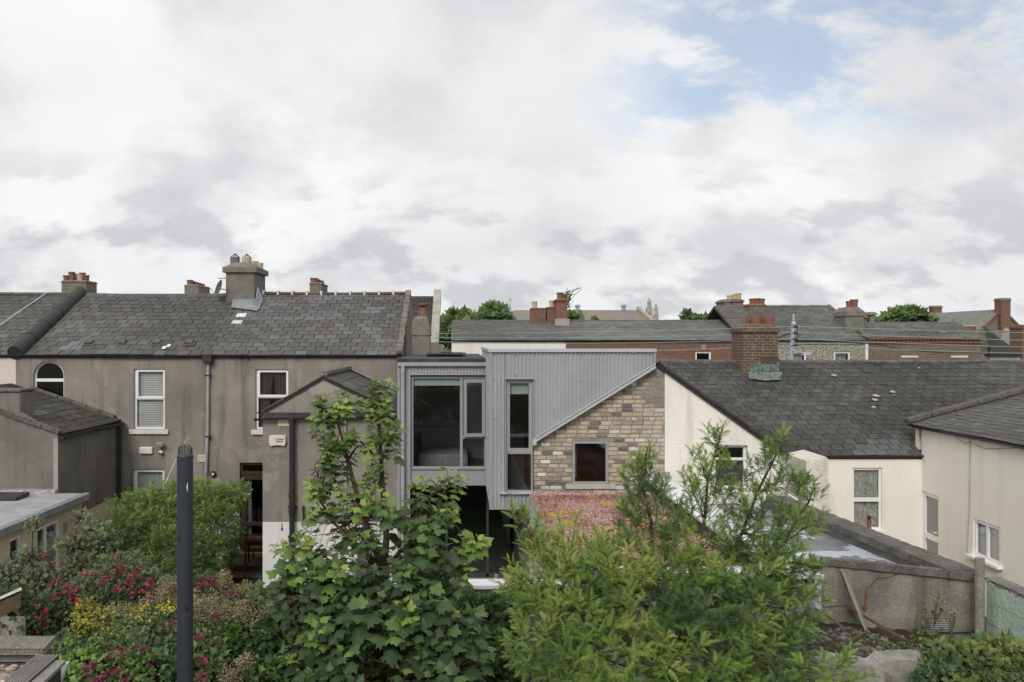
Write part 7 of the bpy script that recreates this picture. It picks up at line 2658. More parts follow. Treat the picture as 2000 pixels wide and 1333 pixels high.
for i in range(16):
    x_, y_ = rg.gauss(3.85, 0.28), rg.gauss(8.0, 0.25)
    a_ = rg.uniform(0, 3.1)
    ax = Vector((math.cos(a_), math.sin(a_), rg.uniform(-.3, .3))).normalized()
    ay = Vector((-ax.y, ax.x, rg.uniform(-.2, .2))).normalized()
    az = ax.cross(ay)
    mb = MB()
    k_ = rg.uniform(0.45, 1)
    mb.obox((x_, y_, heap(x_, y_) + 0.006), ax * 0.062 * k_, ay * 0.036, az * 0.022)
    bt = mb.build('broken_brick', [M['rust'], M['concrete_dark'], M['wood_brown'], M['concrete']][i % 4], bevel=0.008)
    tag(bt, 'broken brick or mortar lump lying on the soil heap', 'brick', 'broken bricks on the rubble heap')
# planks and steel flats
def plank(label, p, q, w_, t_, mat, up):
    mb = MB()
    mb.bar(p, q, w_, t_, up)
    o = mb.build('plank', M[mat], bevel=0.003)
    tag(o, label, 'plank')
plank('pale timber batten leaning steeply against the old shed wall', onAB(1646, 1112, 0.03), P3(1695, 1238, 8.75), 0.06, 0.02, 'wood_grey', (0.6, -1, 0))
plank('rusty brown flat bar sloping down from the crack to the right of the heap', onAB(1660, 1186, 0.04), P3(1768, 1251, 8.35), 0.065, 0.02, 'rust', (0.3, -0.8, 0.7))
plank('rusty brown flat bar at left, sloping behind the feathery tree', onAB(1596, 1188, 0.05), P3(1671, 1242, 8.35), 0.06, 0.02, 'rust', (0.3, -0.8, 0.7))
bg2 = thing('rubbish_bag', 'small black and blue rubbish bag beside the corrugated wall', 'bag', P3(1608, 1252, 8.5))
mb = MB()
mb.ball(P3(1609, 1246, 8.5), 0.07, 12, (1.5, 1, 0.45), 0.5, 0, 0.3)
mb.build('bag', M['black'], bg2)
mb = MB()
mb.ball(P3(1620, 1246, 8.42), 0.035, 8, (1.4, 1, 0.5), 0.5, 0, 0.4)
mb.build('bag_lining', surface('blue_bag', (0.05, 0.13, 0.22), (0.04, 0.09, 0.16), 20, 0.4), bg2)
# white broken wall
mb = MB()
rv = random.Random(41)
top_ = [(1560, 1300), (1590, 1292), (1625, 1290), (1660, 1300), (1690, 1302), (1712, 1306), (1728, 1292), (1760, 1290), (1790, 1289), (1815, 1290), (1850, 1292), (1900, 1300), (1990, 1305), (2080, 1310)]
pl_ = []
for (a0, b0), (a1, b1) in zip(top_, top_[1:]):
    for k in range(5):
        pl_.append((a0 + (a1 - a0) * k / 5, b0 + (b1 - b0) * k / 5 + rv.uniform(-0.9, 0.9)))
for (a0, b0), (a1, b1) in zip(pl_, pl_[1:]):
    x0_, x1_ = X(a0, 7.0), X(a1, 7.0)
    z0_, z1_ = Z(b0, 7.0), Z(b1, 7.0)
    mb.hexa([(x0_, 7.0, GZ), (x1_, 7.0, GZ), (x1_, 7.18, GZ), (x0_, 7.18, GZ), (x0_, 7.0, z0_), (x1_, 7.0, z1_), (x1_, 7.18, z1_ + 0.02), (x0_, 7.18, z0_ + 0.02)])
tag(mb.build('broken_wall', M['stained_white']), 'whitewashed broken wall at the bottom edge below the rubble', 'wall')


# ================================================================ VEGETATION
def shoot_leaves(L, rg, base, dirv, length, n, size, t0, t1, young=0.6, droop=0.5, opp=True, out=0.9):
    """opposite leaves along a shoot; the top ones smaller and paler. returns tip"""
    d = Vector(dirv).normalized()
    a = d.orthogonal().normalized()
    b = d.cross(a)
    ph = rg.random() * 6.28
    for i in range(n):
        t = (i + 0.3) / n
        p = base + d * length * t
        for s_ in (0, 1) if opp else (0,):
            an = ph + i * 1.571 + s_ * math.pi if opp else ph + i * 2.4
            side = a * math.cos(an) + b * math.sin(an)
            f = (side * out + d * (0.25 + 0.7 * t) + Vector((0, 0, -droop * (1 - 0.4 * t)))).normalized()
            nrm = (d * 0.6 + Vector((0, -0.15, 0.7)) + side * 0.15 + Vector((rg.uniform(-.3, .3), rg.uniform(-.3, .3), 0)))
            sz = size * (1.0 - (1 - young) * t) * rg.uniform(0.75, 1.15)
            q = p + f * sz * 0.35
            L.append((tuple(q), tuple(f), tuple(nrm), sz, min(1, max(0, t0 + (t1 - t0) * t ** 1.3 + rg.uniform(-.1, .1)))))
    return base + d * length


def limb(mb, p, q, r0, r1, rg, bend=0.12, n=5):
    p, q = Vector(p), Vector(q)
    L_ = (q - p).length
    o = rvec(rg) * L_ * bend
    pts = []
    for i in range(n + 1):
        t = i / n
        pts.append(p.lerp(q, t) + o * math.sin(math.pi * t))
    mb.tube(pts, [r0 + (r1 - r0) * i / n for i in range(n + 1)], 6, cap=False)
    return pts


# ---- sycamore
rg = random.Random(101)
sy = thing('sycamore_tree', 'young sycamore tree with large lobed leaves in the centre foreground', 'tree', (X(740, 7.6), 7.6, GZ))
# px, py, rx, ry, Y, depth, shoots, light
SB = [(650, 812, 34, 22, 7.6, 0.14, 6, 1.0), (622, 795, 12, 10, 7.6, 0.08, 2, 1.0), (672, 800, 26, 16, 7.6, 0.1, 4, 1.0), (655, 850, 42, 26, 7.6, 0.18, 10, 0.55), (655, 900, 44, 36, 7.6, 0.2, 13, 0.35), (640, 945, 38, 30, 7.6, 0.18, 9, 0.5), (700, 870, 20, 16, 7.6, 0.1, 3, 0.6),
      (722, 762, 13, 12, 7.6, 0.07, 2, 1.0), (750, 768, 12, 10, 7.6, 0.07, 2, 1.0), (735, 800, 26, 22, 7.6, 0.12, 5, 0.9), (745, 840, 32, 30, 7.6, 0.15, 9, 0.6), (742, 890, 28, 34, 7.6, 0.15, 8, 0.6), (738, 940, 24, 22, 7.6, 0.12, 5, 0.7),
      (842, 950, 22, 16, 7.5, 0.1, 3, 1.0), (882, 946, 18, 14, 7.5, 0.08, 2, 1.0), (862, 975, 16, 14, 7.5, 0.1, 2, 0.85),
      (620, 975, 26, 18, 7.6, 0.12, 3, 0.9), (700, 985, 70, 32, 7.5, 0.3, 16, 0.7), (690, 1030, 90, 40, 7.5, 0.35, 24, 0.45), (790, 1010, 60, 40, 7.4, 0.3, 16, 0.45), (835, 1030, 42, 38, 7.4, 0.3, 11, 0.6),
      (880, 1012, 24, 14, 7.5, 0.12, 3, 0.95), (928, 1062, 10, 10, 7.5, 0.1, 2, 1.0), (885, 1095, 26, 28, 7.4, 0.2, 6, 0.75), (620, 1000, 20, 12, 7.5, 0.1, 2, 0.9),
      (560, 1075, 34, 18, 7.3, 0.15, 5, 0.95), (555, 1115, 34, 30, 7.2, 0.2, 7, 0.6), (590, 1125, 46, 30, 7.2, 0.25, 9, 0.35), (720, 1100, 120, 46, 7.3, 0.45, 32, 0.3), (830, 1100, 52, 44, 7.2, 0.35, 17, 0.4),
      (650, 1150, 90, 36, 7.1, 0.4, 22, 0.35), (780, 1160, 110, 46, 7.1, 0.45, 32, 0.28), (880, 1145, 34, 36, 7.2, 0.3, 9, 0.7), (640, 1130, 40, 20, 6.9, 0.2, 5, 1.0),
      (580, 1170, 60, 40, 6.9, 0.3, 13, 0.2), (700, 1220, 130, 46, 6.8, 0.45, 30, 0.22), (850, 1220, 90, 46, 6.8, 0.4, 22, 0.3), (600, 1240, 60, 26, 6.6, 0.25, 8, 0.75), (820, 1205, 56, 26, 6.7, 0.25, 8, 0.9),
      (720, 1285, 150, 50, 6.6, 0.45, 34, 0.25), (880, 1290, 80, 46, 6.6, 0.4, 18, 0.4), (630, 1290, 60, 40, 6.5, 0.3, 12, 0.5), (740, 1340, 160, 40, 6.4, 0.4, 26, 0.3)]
LS = []
tb = MB()
tw_ = MB()
base = Vector((X(745, 7.6), 7.6, GZ))
fork = Vector(P3(745, 1230, 7.4))
fork2 = Vector(P3(750, 1110, 7.4))
tb.tube([base, Vector(P3(742, 1330, 7.5)), fork, fork2], [0.09, 0.06, 0.05, 0.04], 9)
l1 = [fork2, Vector(P3(722, 1050, 7.5)), Vector(P3(700, 980, 7.6)), Vector(P3(680, 900, 7.6)), Vector(P3(658, 820, 7.6)), Vector(P3(648, 790, 7.6))]
l2 = [fork2, Vector(P3(755, 1050, 7.5)), Vector(P3(748, 960, 7.6)), Vector(P3(742, 860, 7.6)), Vector(P3(735, 770, 7.6))]
tb.tube(l1, [0.036, 0.03, 0.024, 0.016, 0.009, 0.006], 7)
tb.tube(l2, [0.036, 0.03, 0.024, 0.014, 0.007], 7)
l3 = [fork2, Vector(P3(790, 1070, 7.4)), Vector(P3(830, 1020, 7.5)), Vector(P3(842, 968, 7.5))]
l4 = [fork, Vector(P3(830, 1150, 7.3)), Vector(P3(890, 1105, 7.4)), Vector(P3(925, 1072, 7.5))]
l5 = [fork, Vector(P3(660, 1160, 7.2)), Vector(P3(600, 1120, 7.2)), Vector(P3(562, 1085, 7.3))]
l6 = [fork2, Vector(P3(690, 1060, 7.5)), Vector(P3(640, 1010, 7.6)), Vector(P3(616, 980, 7.6))]
for l_ in (l3, l4, l5, l6):
    tb.tube(l_, [0.022, 0.016, 0.010, 0.005], 6)
joints = [base.lerp(fork, 0.85), fork, fork2] + l1[1:] + l2[1:] + l3[1:] + l4[1:] + l5[1:] + l6[1:]
for B in SB:
    c = Vector(P3(B[0], B[1], B[4]))
    j = min(joints, key=lambda q: (q - c).length + max(0, (q.z - c.z) + 0.08) * 4.0)
    pts = limb(tb, j, c, 0.014, 0.007, rg, 0.08)
    for _ in range(max(2, int(B[6] * (1.2 if B[1] < 960 else 0.85)))):
        p, v, u = in_blob(B, rg, 0.35)
        d = (Vector((v.x * 0.8, v.y * 0.6 - 0.15, 0.9 + v.z * 0.4)))
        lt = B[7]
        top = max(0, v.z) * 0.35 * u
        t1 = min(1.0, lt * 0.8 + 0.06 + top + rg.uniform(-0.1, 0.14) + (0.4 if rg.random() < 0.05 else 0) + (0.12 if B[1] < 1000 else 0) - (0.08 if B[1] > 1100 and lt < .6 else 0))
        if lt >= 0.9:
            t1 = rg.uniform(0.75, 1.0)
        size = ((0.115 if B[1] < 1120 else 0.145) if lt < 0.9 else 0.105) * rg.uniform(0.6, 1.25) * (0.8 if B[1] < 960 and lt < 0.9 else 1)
        n_ = 3 if lt < 0.9 else 4
        ln = (0.13 if B[1] > 960 else 0.09) if lt < 0.9 else 0.09
        cl_ = 0.22 * noise.noise(p * 4.5)
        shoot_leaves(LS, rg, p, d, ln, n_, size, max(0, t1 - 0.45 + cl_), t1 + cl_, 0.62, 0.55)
        limb(tw_, pts[rg.randint(1, len(pts) - 1)], p, 0.0045, 0.003, rg, 0.1, 3)
        tw_.tube([p, p + d.normalized() * ln], 0.003, 5, cap=False)
tr_ = tb.build('trunk', M['bark'], sy)
tw_.build('twigs', M['bark_red'], sy)
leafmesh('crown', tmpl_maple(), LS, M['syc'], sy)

# ---- feathery mimosa
rg = random.Random(202)
mi = thing('mimosa_tree', 'feathery yellow green mimosa tree in front of the flowering flat roof', 'tree', (X(1290, 7.6), 7.6, GZ))
# px, py, rx, ry, Y, depth, shoots, tone, up(1=upright leader)
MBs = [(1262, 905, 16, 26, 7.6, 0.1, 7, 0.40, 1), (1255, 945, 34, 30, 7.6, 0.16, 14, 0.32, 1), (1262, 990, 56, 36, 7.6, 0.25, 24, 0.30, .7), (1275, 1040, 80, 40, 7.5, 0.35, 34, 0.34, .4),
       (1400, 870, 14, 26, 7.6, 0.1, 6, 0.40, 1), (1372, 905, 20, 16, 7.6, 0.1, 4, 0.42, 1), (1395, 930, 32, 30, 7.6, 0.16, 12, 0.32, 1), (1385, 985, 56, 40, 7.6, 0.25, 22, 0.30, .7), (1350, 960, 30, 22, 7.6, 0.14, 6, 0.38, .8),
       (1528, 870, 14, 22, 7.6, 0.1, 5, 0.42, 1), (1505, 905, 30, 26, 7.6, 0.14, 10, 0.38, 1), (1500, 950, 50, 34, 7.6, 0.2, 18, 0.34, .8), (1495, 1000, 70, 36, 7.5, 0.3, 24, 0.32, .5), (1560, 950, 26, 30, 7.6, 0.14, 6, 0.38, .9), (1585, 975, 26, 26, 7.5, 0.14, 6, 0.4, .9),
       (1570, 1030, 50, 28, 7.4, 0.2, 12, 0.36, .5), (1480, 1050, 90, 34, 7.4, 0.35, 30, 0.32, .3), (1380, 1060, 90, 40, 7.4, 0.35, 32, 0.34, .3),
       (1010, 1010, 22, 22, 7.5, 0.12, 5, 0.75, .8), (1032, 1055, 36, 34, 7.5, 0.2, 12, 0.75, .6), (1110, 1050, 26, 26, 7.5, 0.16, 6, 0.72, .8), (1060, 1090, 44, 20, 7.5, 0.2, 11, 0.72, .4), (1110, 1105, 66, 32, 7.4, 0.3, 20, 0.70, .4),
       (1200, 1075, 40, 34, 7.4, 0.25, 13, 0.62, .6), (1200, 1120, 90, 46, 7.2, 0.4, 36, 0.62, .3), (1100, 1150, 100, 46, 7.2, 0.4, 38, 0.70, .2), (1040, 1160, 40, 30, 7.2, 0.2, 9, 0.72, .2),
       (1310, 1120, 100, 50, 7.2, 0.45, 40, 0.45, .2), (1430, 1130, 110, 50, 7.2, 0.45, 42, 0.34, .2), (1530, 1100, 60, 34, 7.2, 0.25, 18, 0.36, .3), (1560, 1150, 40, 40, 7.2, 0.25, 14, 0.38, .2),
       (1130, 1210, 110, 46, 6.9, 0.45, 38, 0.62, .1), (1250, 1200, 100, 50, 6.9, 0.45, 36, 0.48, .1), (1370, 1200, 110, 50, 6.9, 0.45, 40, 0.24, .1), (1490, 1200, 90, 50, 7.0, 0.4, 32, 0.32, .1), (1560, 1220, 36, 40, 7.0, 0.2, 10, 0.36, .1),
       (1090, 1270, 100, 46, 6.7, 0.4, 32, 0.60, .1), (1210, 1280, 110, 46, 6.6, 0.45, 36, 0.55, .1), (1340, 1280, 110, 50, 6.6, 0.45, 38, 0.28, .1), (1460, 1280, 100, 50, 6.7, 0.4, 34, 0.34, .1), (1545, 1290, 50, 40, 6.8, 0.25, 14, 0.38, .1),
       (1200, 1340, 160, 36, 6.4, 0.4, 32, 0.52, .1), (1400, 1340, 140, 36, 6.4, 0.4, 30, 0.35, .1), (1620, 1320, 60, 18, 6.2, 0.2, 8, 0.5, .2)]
LM = []
tb = MB()
tw_ = MB()
base = Vector((X(1290, 7.4), 7.4, GZ))
f0 = Vector(P3(1290, 1330, 7.2))
f1 = Vector(P3(1300, 1220, 7.2))
tb.tube([base, f0, f1], [0.09, 0.06, 0.05], 9)
LD_ = [[f1, P3(1275, 1120, 7.4), P3(1272, 1020, 7.6), P3(1255, 950, 7.6), P3(1262, 888, 7.6), P3(1266, 872, 7.6)],
       [f1, P3(1350, 1120, 7.4), P3(1375, 1030, 7.6), P3(1382, 940, 7.6), P3(1405, 860, 7.6), P3(1410, 838, 7.6)],
       [f1, P3(1400, 1130, 7.4), P3(1450, 1040, 7.6), P3(1480, 960, 7.6), P3(1510, 900, 7.6), P3(1535, 850, 7.6)],
       [f1, P3(1230, 1160, 7.3), P3(1190, 1090, 7.4), P3(1200, 1040, 7.4)],
       [f1, P3(1200, 1180, 7.3), P3(1120, 1110, 7.4), P3(1040, 1050, 7.5), P3(1010, 1000, 7.5)],
       [f1, P3(1450, 1160, 7.3), P3(1530, 1060, 7.4), P3(1580, 980, 7.5), P3(1592, 945, 7.5)]]
joints = [f0, f1]
for ld in LD_:
    n = len(ld)
    tb.tube(ld, [0.024 - 0.019 * i / (n - 1) for i in range(n)], 6)
    joints += [Vector(q) for q in ld[1:]]
for B in MBs:
    c = Vector(P3(B[0], B[1], B[4]))
    j = min(joints, key=lambda q: (q - c).length + max(0, q.z - c.z) * 2)
    pts = limb(tb, j, c, 0.010, 0.005, rg, 0.08)
    for _ in range(int(B[6] * (2.2 if B[1] > 1075 and B[0] < 1300 else 1.9 if B[1] > 1075 else 1.1 if B[1] > 1015 else 0.95))):
        p, v, u = in_blob(B, rg, 0.3)
        up = B[8]
        d = Vector((v.x * (1 - 0.75 * up), v.y * (1 - 0.7 * up) - 0.15, 0.45 + 0.8 * up + v.z * 0.5)).normalized()
        ln = rg.uniform(0.10, 0.19)
        n_ = 8
        a = d.orthogonal().normalized()
        b = d.cross(a)
        ph = rg.random() * 6.28
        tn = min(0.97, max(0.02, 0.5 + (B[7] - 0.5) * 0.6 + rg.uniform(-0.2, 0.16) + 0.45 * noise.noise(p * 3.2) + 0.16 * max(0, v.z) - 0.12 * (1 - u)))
        if rg.random() < 0.04 and B[7] > 0.5:
            tn = 0.97
        for i in range(n_):
            t = (i + 0.4) / n_
            an = ph + i * 2.4
            side = a * math.cos(an) + b * math.sin(an)
            f = (side * (0.9 - 0.45 * t) + d * (0.45 + 0.9 * t) + Vector((0, 0, -0.05))).normalized()
            nrm = d * 0.8 + Vector((0, -0.2, 0.6)) - side * 0.2
            sz = rg.choice([rg.uniform(0.05, 0.09), rg.uniform(0.09, 0.14)]) * (1 - 0.35 * t)
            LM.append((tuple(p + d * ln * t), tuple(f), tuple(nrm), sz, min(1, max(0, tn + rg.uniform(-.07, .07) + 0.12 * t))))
        if rg.random() < 0.6:
            limb(tw_, pts[rg.randint(1, len(pts) - 1)], p, 0.004, 0.0025, rg, 0.08, 3)
        tw_.tube([p, p + d * ln], 0.0025, 4, cap=False)
tb.build('trunk', M['bark'], mi)
tw_.build('twigs', M['bark_green'], mi)
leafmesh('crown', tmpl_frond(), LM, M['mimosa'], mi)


def bush(name, label, cat, blobs, mat, tmpl, size, seed, upv=0.6, stem=None, jit=0.2, group=None, base=None, kind=None, shell=0.55, yb=0.25, multi=1, partname='foliage', stemn=0.15):
    rg = random.Random(seed)
    L = []
    st = MB()
    bb = base or (X(blobs[0][0], blobs[0][4]), blobs[0][4], GZ)
    for B in blobs:
        c = Vector(P3(B[0], B[1], B[4]))
        for _ in range(B[6]):
            p, v, u = in_blob(B, rg, shell)
            for k in range(multi):
                f = (v * 0.8 + rvec(rg) * 0.8 + Vector((0, -yb, -0.1))).normalized()
                nrm = (Vector((0, -0.55, upv)) + rvec(rg) * 0.7 + v * 0.3)
                q = p + rvec(rg) * size * 0.8 * (k > 0)
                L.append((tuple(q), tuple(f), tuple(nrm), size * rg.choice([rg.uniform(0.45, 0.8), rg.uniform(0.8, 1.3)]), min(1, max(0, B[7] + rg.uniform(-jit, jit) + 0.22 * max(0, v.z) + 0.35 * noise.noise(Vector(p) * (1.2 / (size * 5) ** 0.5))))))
            if stem and rg.random() < stemn:
                limb(st, c + Vector((0, 0.05, -B[3] * B[4] / F * 0.8)), p, 0.006, 0.003, rg, 0.12, 4)
    t = thing(name, label, cat, bb, group)
    if kind:
        t['kind'] = kind
    if stem:
        c0 = Vector(P3(blobs[0][0], blobs[0][1], blobs[0][4]))
        limb(st, Vector(bb), c0, 0.03, 0.012, rg, 0.05)
        for B in blobs[1:]:
            limb(st, c0.lerp(Vector(bb), 0.3), Vector(P3(B[0], B[1], B[4])), 0.014, 0.006, rg, 0.08)
        st.build('stem', M[stem], t)
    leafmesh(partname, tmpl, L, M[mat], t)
    return t


# jasmine bush against the grey house
bush('jasmine_bush', 'large light green jasmine bush against the grey house left of the dark door', 'bush',
     [(400, 985, 60, 34, 21.0, 0.9, 900, 0.65), (330, 1010, 90, 50, 20.5, 1.0, 1700, 0.55), (420, 1050, 46, 70, 20.0, 0.8, 1300, 0.40), (280, 1060, 70, 60, 19.5, 1.0, 1400, 0.42), (350, 1090, 90, 60, 19.0, 1.0, 1900, 0.35),
      (230, 1050, 40, 50, 19, 0.7, 500, 0.4), (250, 985, 30, 18, 20.5, 0.5, 160, 0.7), (455, 965, 22, 18, 21.5, 0.5, 220, 0.6), (300, 1140, 120, 50, 18, 1.0, 1300, 0.25), (285, 975, 14, 12, 20.5, 0.3, 60, 0.75)] + [(q, 985 - 32 * math.sin((q - 250) / 75.0), 9 + (q * 7 % 9), 12 + (q * 5 % 8), 20.8, 0.3, 60, 0.7) for q in range(262, 470, 17)],
     'jasmine', tmpl_pinnate(), 0.17, 301, 0.7, 'bark_green', 0.22, base=(X(350, 20), 20, GZ))
# apple tree
rg = random.Random(5)
bush('apple_tree', 'small apple tree with grey green leaves before the tan extension at left', 'tree',
     [(60, 1085, 40, 18, 10.5, 0.4, 120, 0.6), (20, 1120, 40, 34, 10.2, 0.5, 260, 0.5), (110, 1125, 56, 30, 10.3, 0.5, 360, 0.5), (150, 1060, 46, 22, 10.6, 0.4, 220, 0.6), (155, 1010, 20, 16, 10.8, 0.2, 60, 0.75), (65, 1025, 18, 14, 10.6, 0.2, 46, 0.6),
      (200, 1055, 36, 26, 10.6, 0.3, 170, 0.55), (90, 1160, 70, 40, 10.0, 0.5, 560, 0.35), (175, 1110, 50, 40, 10.4, 0.4, 340, 0.4), (30, 1160, 40, 24, 9.9, 0.3, 130, 0.45), (190, 1030, 34, 14, 10.7, 0.2, 70, 0.7), (130, 1200, 40, 30, 9.9, 0.3, 160, 0.3)],
     'apple', tmpl_oval(0.5), 0.06, 302, 0.8, 'bark', 0.22, base=(X(110, 10.3), 10.3, GZ), shell=0.3, stemn=0.3)
mbA = MB()
for px, py in ((62, 1030), (118, 1085), (40, 1120), (150, 1075), (100, 1140), (20, 1075), (170, 1128)):
    pass


def flowers(name, label, cat, specs, mat, seed, R=0.035, group=None, n=26, size=0.018, stemmat=None, leafb=None):
    """specs: list of (px, py, Y, scale): each a rounded flower head made of many petals"""
    rg = random.Random(seed)
    L = []
    for px, py, Y_, k in specs:
        c = Vector(P3(px, py, Y_))
        for _ in range(n):
            v = rvec(rg)
            p = c + Vector((v.x, v.y, v.z * 0.7)) * R * k * rg.uniform(0.6, 1)
            L.append((tuple(p), tuple(v), tuple(rvec(rg)), size * k * rg.uniform(.7, 1.3), min(1, max(0, 0.45 + 0.35 * v.z + rg.uniform(-.25, .25)))))
    return L


# rose bush with crimson clusters
rose = bush('rose_bush', 'rose bush with crimson flowers beside the apple tree', 'bush',
            [(230, 1130, 70, 46, 9.6, 0.5, 900, 0.35), (170, 1165, 60, 36, 9.4, 0.4, 600, 0.3), (280, 1150, 40, 40, 9.4, 0.4, 420, 0.35), (110, 1190, 50, 36, 9.3, 0.4, 420, 0.25), (220, 1190, 80, 40, 9.2, 0.4, 650, 0.3), (60, 1200, 50, 40, 9.3, 0.4, 300, 0.25)],
            'apple', tmpl_oval(0.5), 0.062, 303, 0.7, 'bark_green', 0.2, base=(X(220, 9.4), 9.4, GZ))
rg = random.Random(44)
specs = []
for cx_, cy_, sx_, sy_, n_ in ((170, 1117, 10, 6, 5), (240, 1112, 8, 12, 7), (255, 1130, 22, 14, 12), (262, 1150, 16, 12, 10), (102, 1137, 7, 4, 4), (110, 1162, 8, 6, 4), (135, 1162, 12, 10, 7), (148, 1178, 8, 6, 4), (85, 1195, 12, 8, 8), (90, 1218, 8, 10, 7), (130, 1140, 8, 10, 5), (285, 1165, 14, 20, 8), (200, 1135, 20, 10, 6), (100, 1100, 10, 6, 3), (300, 1140, 10, 8, 4)):
    for _ in range(n_):
        specs.append((rg.gauss(cx_, sx_), rg.gauss(cy_, sy_), rg.uniform(8.85, 9.1), rg.uniform(0.7, 1.2)))
for i_, q_ in enumerate(specs[:98]):
    leafmesh('flower', tmpl_card(), flowers('f', '', '', [q_], 'rose', 45 + i_, 0.014, n=12, size=0.018), M['rose'], rose)

# yellow shrub
bush('golden_shrub', 'golden yellow leaved shrub among the flowers below the roses', 'shrub',
     [(165, 1190, 26, 20, 7.6, 0.2, 190, 0.5), (160, 1222, 24, 28, 7.5, 0.2, 150, 0.35), (215, 1240, 26, 14, 7.4, 0.2, 90, 0.6), (290, 1192, 34, 14, 7.3, 0.2, 60, 0.5), (330, 1184, 18, 9, 7.3, 0.2, 50, 0.7), (195, 1208, 24, 16, 7.5, 0.2, 130, 0.4)],
     'yellow', tmpl_oval(0.5), 0.030, 304, 0.8, 'bark_green', 0.35, base=(X(190, 8.2), 8.2, GZ), shell=0.2)

# ---- old wall top carrying ivy, and the ivy itself
mb = MB()
mb.box(X(70, 7.8), X(1010, 7.8), 7.7, 8.1, GZ, H - 3.0)
mb.box(X(60, 6.5), X(1000, 6.9), 6.6, 7.7, GZ, H - 3.25)
tag(mb.build('old_wall', M['soil']), 'old garden wall buried under ivy in the foreground', 'wall')
bush('ivy', 'dark green ivy spilling over the old wall between the flowers and the sycamore', 'ivy',
     [(470, 1270, 90, 60, 7.3, 0.4, 2600, 0.42), (560, 1240, 60, 60, 7.3, 0.35, 1500, 0.42), (400, 1300, 70, 50, 7.0, 0.4, 1100, 0.4), (520, 1180, 50, 26, 7.6, 0.3, 500, 0.6), (560, 1330, 90, 40, 6.8, 0.4, 1000, 0.4), (680, 1300, 120, 60, 7.4, 0.3, 1300, 0.3)],
     'ivy', tmpl_ivy(), 0.055, 305, 0.5, None, 0.25, base=(X(480, 7.6), 7.6, GZ), shell=0.7)
bush('ivy', 'ivy clump climbing over the garden wall right of the sycamore', 'ivy',
     [(950, 1210, 70, 46, 7.9, 0.4, 1500, 0.4), (985, 1180, 34, 24, 8.2, 0.3, 420, 0.55), (1008, 1130, 9, 20, 8.4, 0.12, 70, 0.5), (940, 1290, 90, 60, 7.4, 0.4, 1800, 0.35), (890, 1240, 60, 50, 7.8, 0.3, 800, 0.4), (900, 1175, 36, 22, 8.2, 0.3, 260, 0.6)],
     'ivy', tmpl_ivy(), 0.06, 306, 0.5, None, 0.25, base=(X(950, 8), 8, GZ), shell=0.7)
bush('ivy', 'bright ivy carpet under the crimson flowers at the lower left', 'ivy',
     [(160, 1310, 60, 36, 6.6, 0.4, 900, 0.6), (230, 1290, 70, 40, 6.9, 0.4, 900, 0.5), (120, 1275, 34, 20, 6.8, 0.3, 260, 0.5), (300, 1310, 80, 40, 6.7, 0.4, 800, 0.45), (110, 1340, 60, 20, 6.2, 0.3, 260, 0.65), (140, 1255, 60, 18, 7.4, 0.3, 320, 0.35)],
     'ivy', tmpl_ivy(), 0.05, 307, 0.7, None, 0.25, base=(X(200, 6.9), 6.9, GZ), shell=0.7)
bush('border_plants', 'mixed leafy border plants filling the bed behind the blue grey pipe', 'plants',
     [(300, 1215, 80, 34, 7.7, 0.4, 1000, 0.5), (420, 1205, 90, 38, 7.7, 0.4, 1200, 0.5), (260, 1255, 90, 36, 7.4, 0.4, 1000, 0.42), (400, 1250, 90, 36, 7.3, 0.4, 1000, 0.45), (520, 1200, 60, 30, 7.7, 0.3, 460, 0.5), (190, 1250, 60, 20, 7.7, 0.4, 300, 0.3)],
     'herb', tmpl_oval(0.42), 0.05, 308, 0.6, None, 0.3, base=(X(350, 7.6), 7.6, GZ), shell=0.4, kind='stuff')


# ---- valerian clumps: fuzzy seed heads and crimson flower heads
def valerian(label, spots, seed, Yb, seedspots, leafspots=()):
    rg = random.Random(seed)
    px0 = sum(s[0] for s in spots) / len(spots)
    t = thing('valerian_plant', label, 'flowering plant', (X(px0, Yb), Yb, H - 3.3), 'valerian plants in the border')
    st = MB()
    for px, py, k in spots:
        Y_ = Yb + rg.uniform(-0.25, 0.1)
        S = [(px, py, Y_, k)] + [(px + rg.gauss(0, 5), py + rg.gauss(2, 3), Y_, k * rg.uniform(.4, .8)) for q in range(3)]
        leafmesh('flower_head', tmpl_card(), flowers('f', '', '', S, 'valerian', seed + int(px), 0.022, n=24, size=0.013), M['valerian'], t)
        c = Vector(P3(px, py, Y_))
        b_ = Vector((c.x + rg.uniform(-.08, .08), Y_ + 0.08, c.z - rg.uniform(0.25, 0.45)))
        limb(st, b_, c, 0.004, 0.0025, rg, 0.06, 4)
    LSd = []
    for px, py, rx, ry, n_ in seedspots:
        for _ in range(int(n_ * 1.7)):
            p, v, u = in_blob((px, py, rx * 1.15, ry * 1.1, Yb, 0.12), rg, 0.1)
            LSd.append((tuple(p), tuple(rvec(rg)), tuple(rvec(rg)), rg.uniform(0.007, 0.015), rg.random()))
        c = Vector(P3(px, py + ry, Yb))
        for _ in range(7):
            p, v, u = in_blob((px, py, rx, ry, Yb, 0.1), rg, 0.5)
            limb(st, c + Vector((0, 0.05, -0.2)), p, 0.003, 0.002, rg, 0.08, 4)
    LLf = []
    for px, py, k in spots:
        for _ in range(9):
            p = Vector(P3(px + rg.gauss(0, 10), py + rg.uniform(14, 50), Yb + rg.uniform(-0.1, 0.15)))
            LLf.append((tuple(p), tuple((rvec(rg) + Vector((0, -0.2, 0.4))).normalized()), tuple(rvec(rg) + Vector((0, -.4, 1))), rg.uniform(0.04, 0.08), rg.uniform(0.2, 0.8)))
    st.build('stem', M['bark_green'], t)
    if LSd:
        leafmesh('seed_heads', tmpl_card(), LSd, M['seed'], t)['kind'] = 'stuff'
    leafmesh('leaves', tmpl_oval(0.36), LLf, M['herb'], t)
    return t


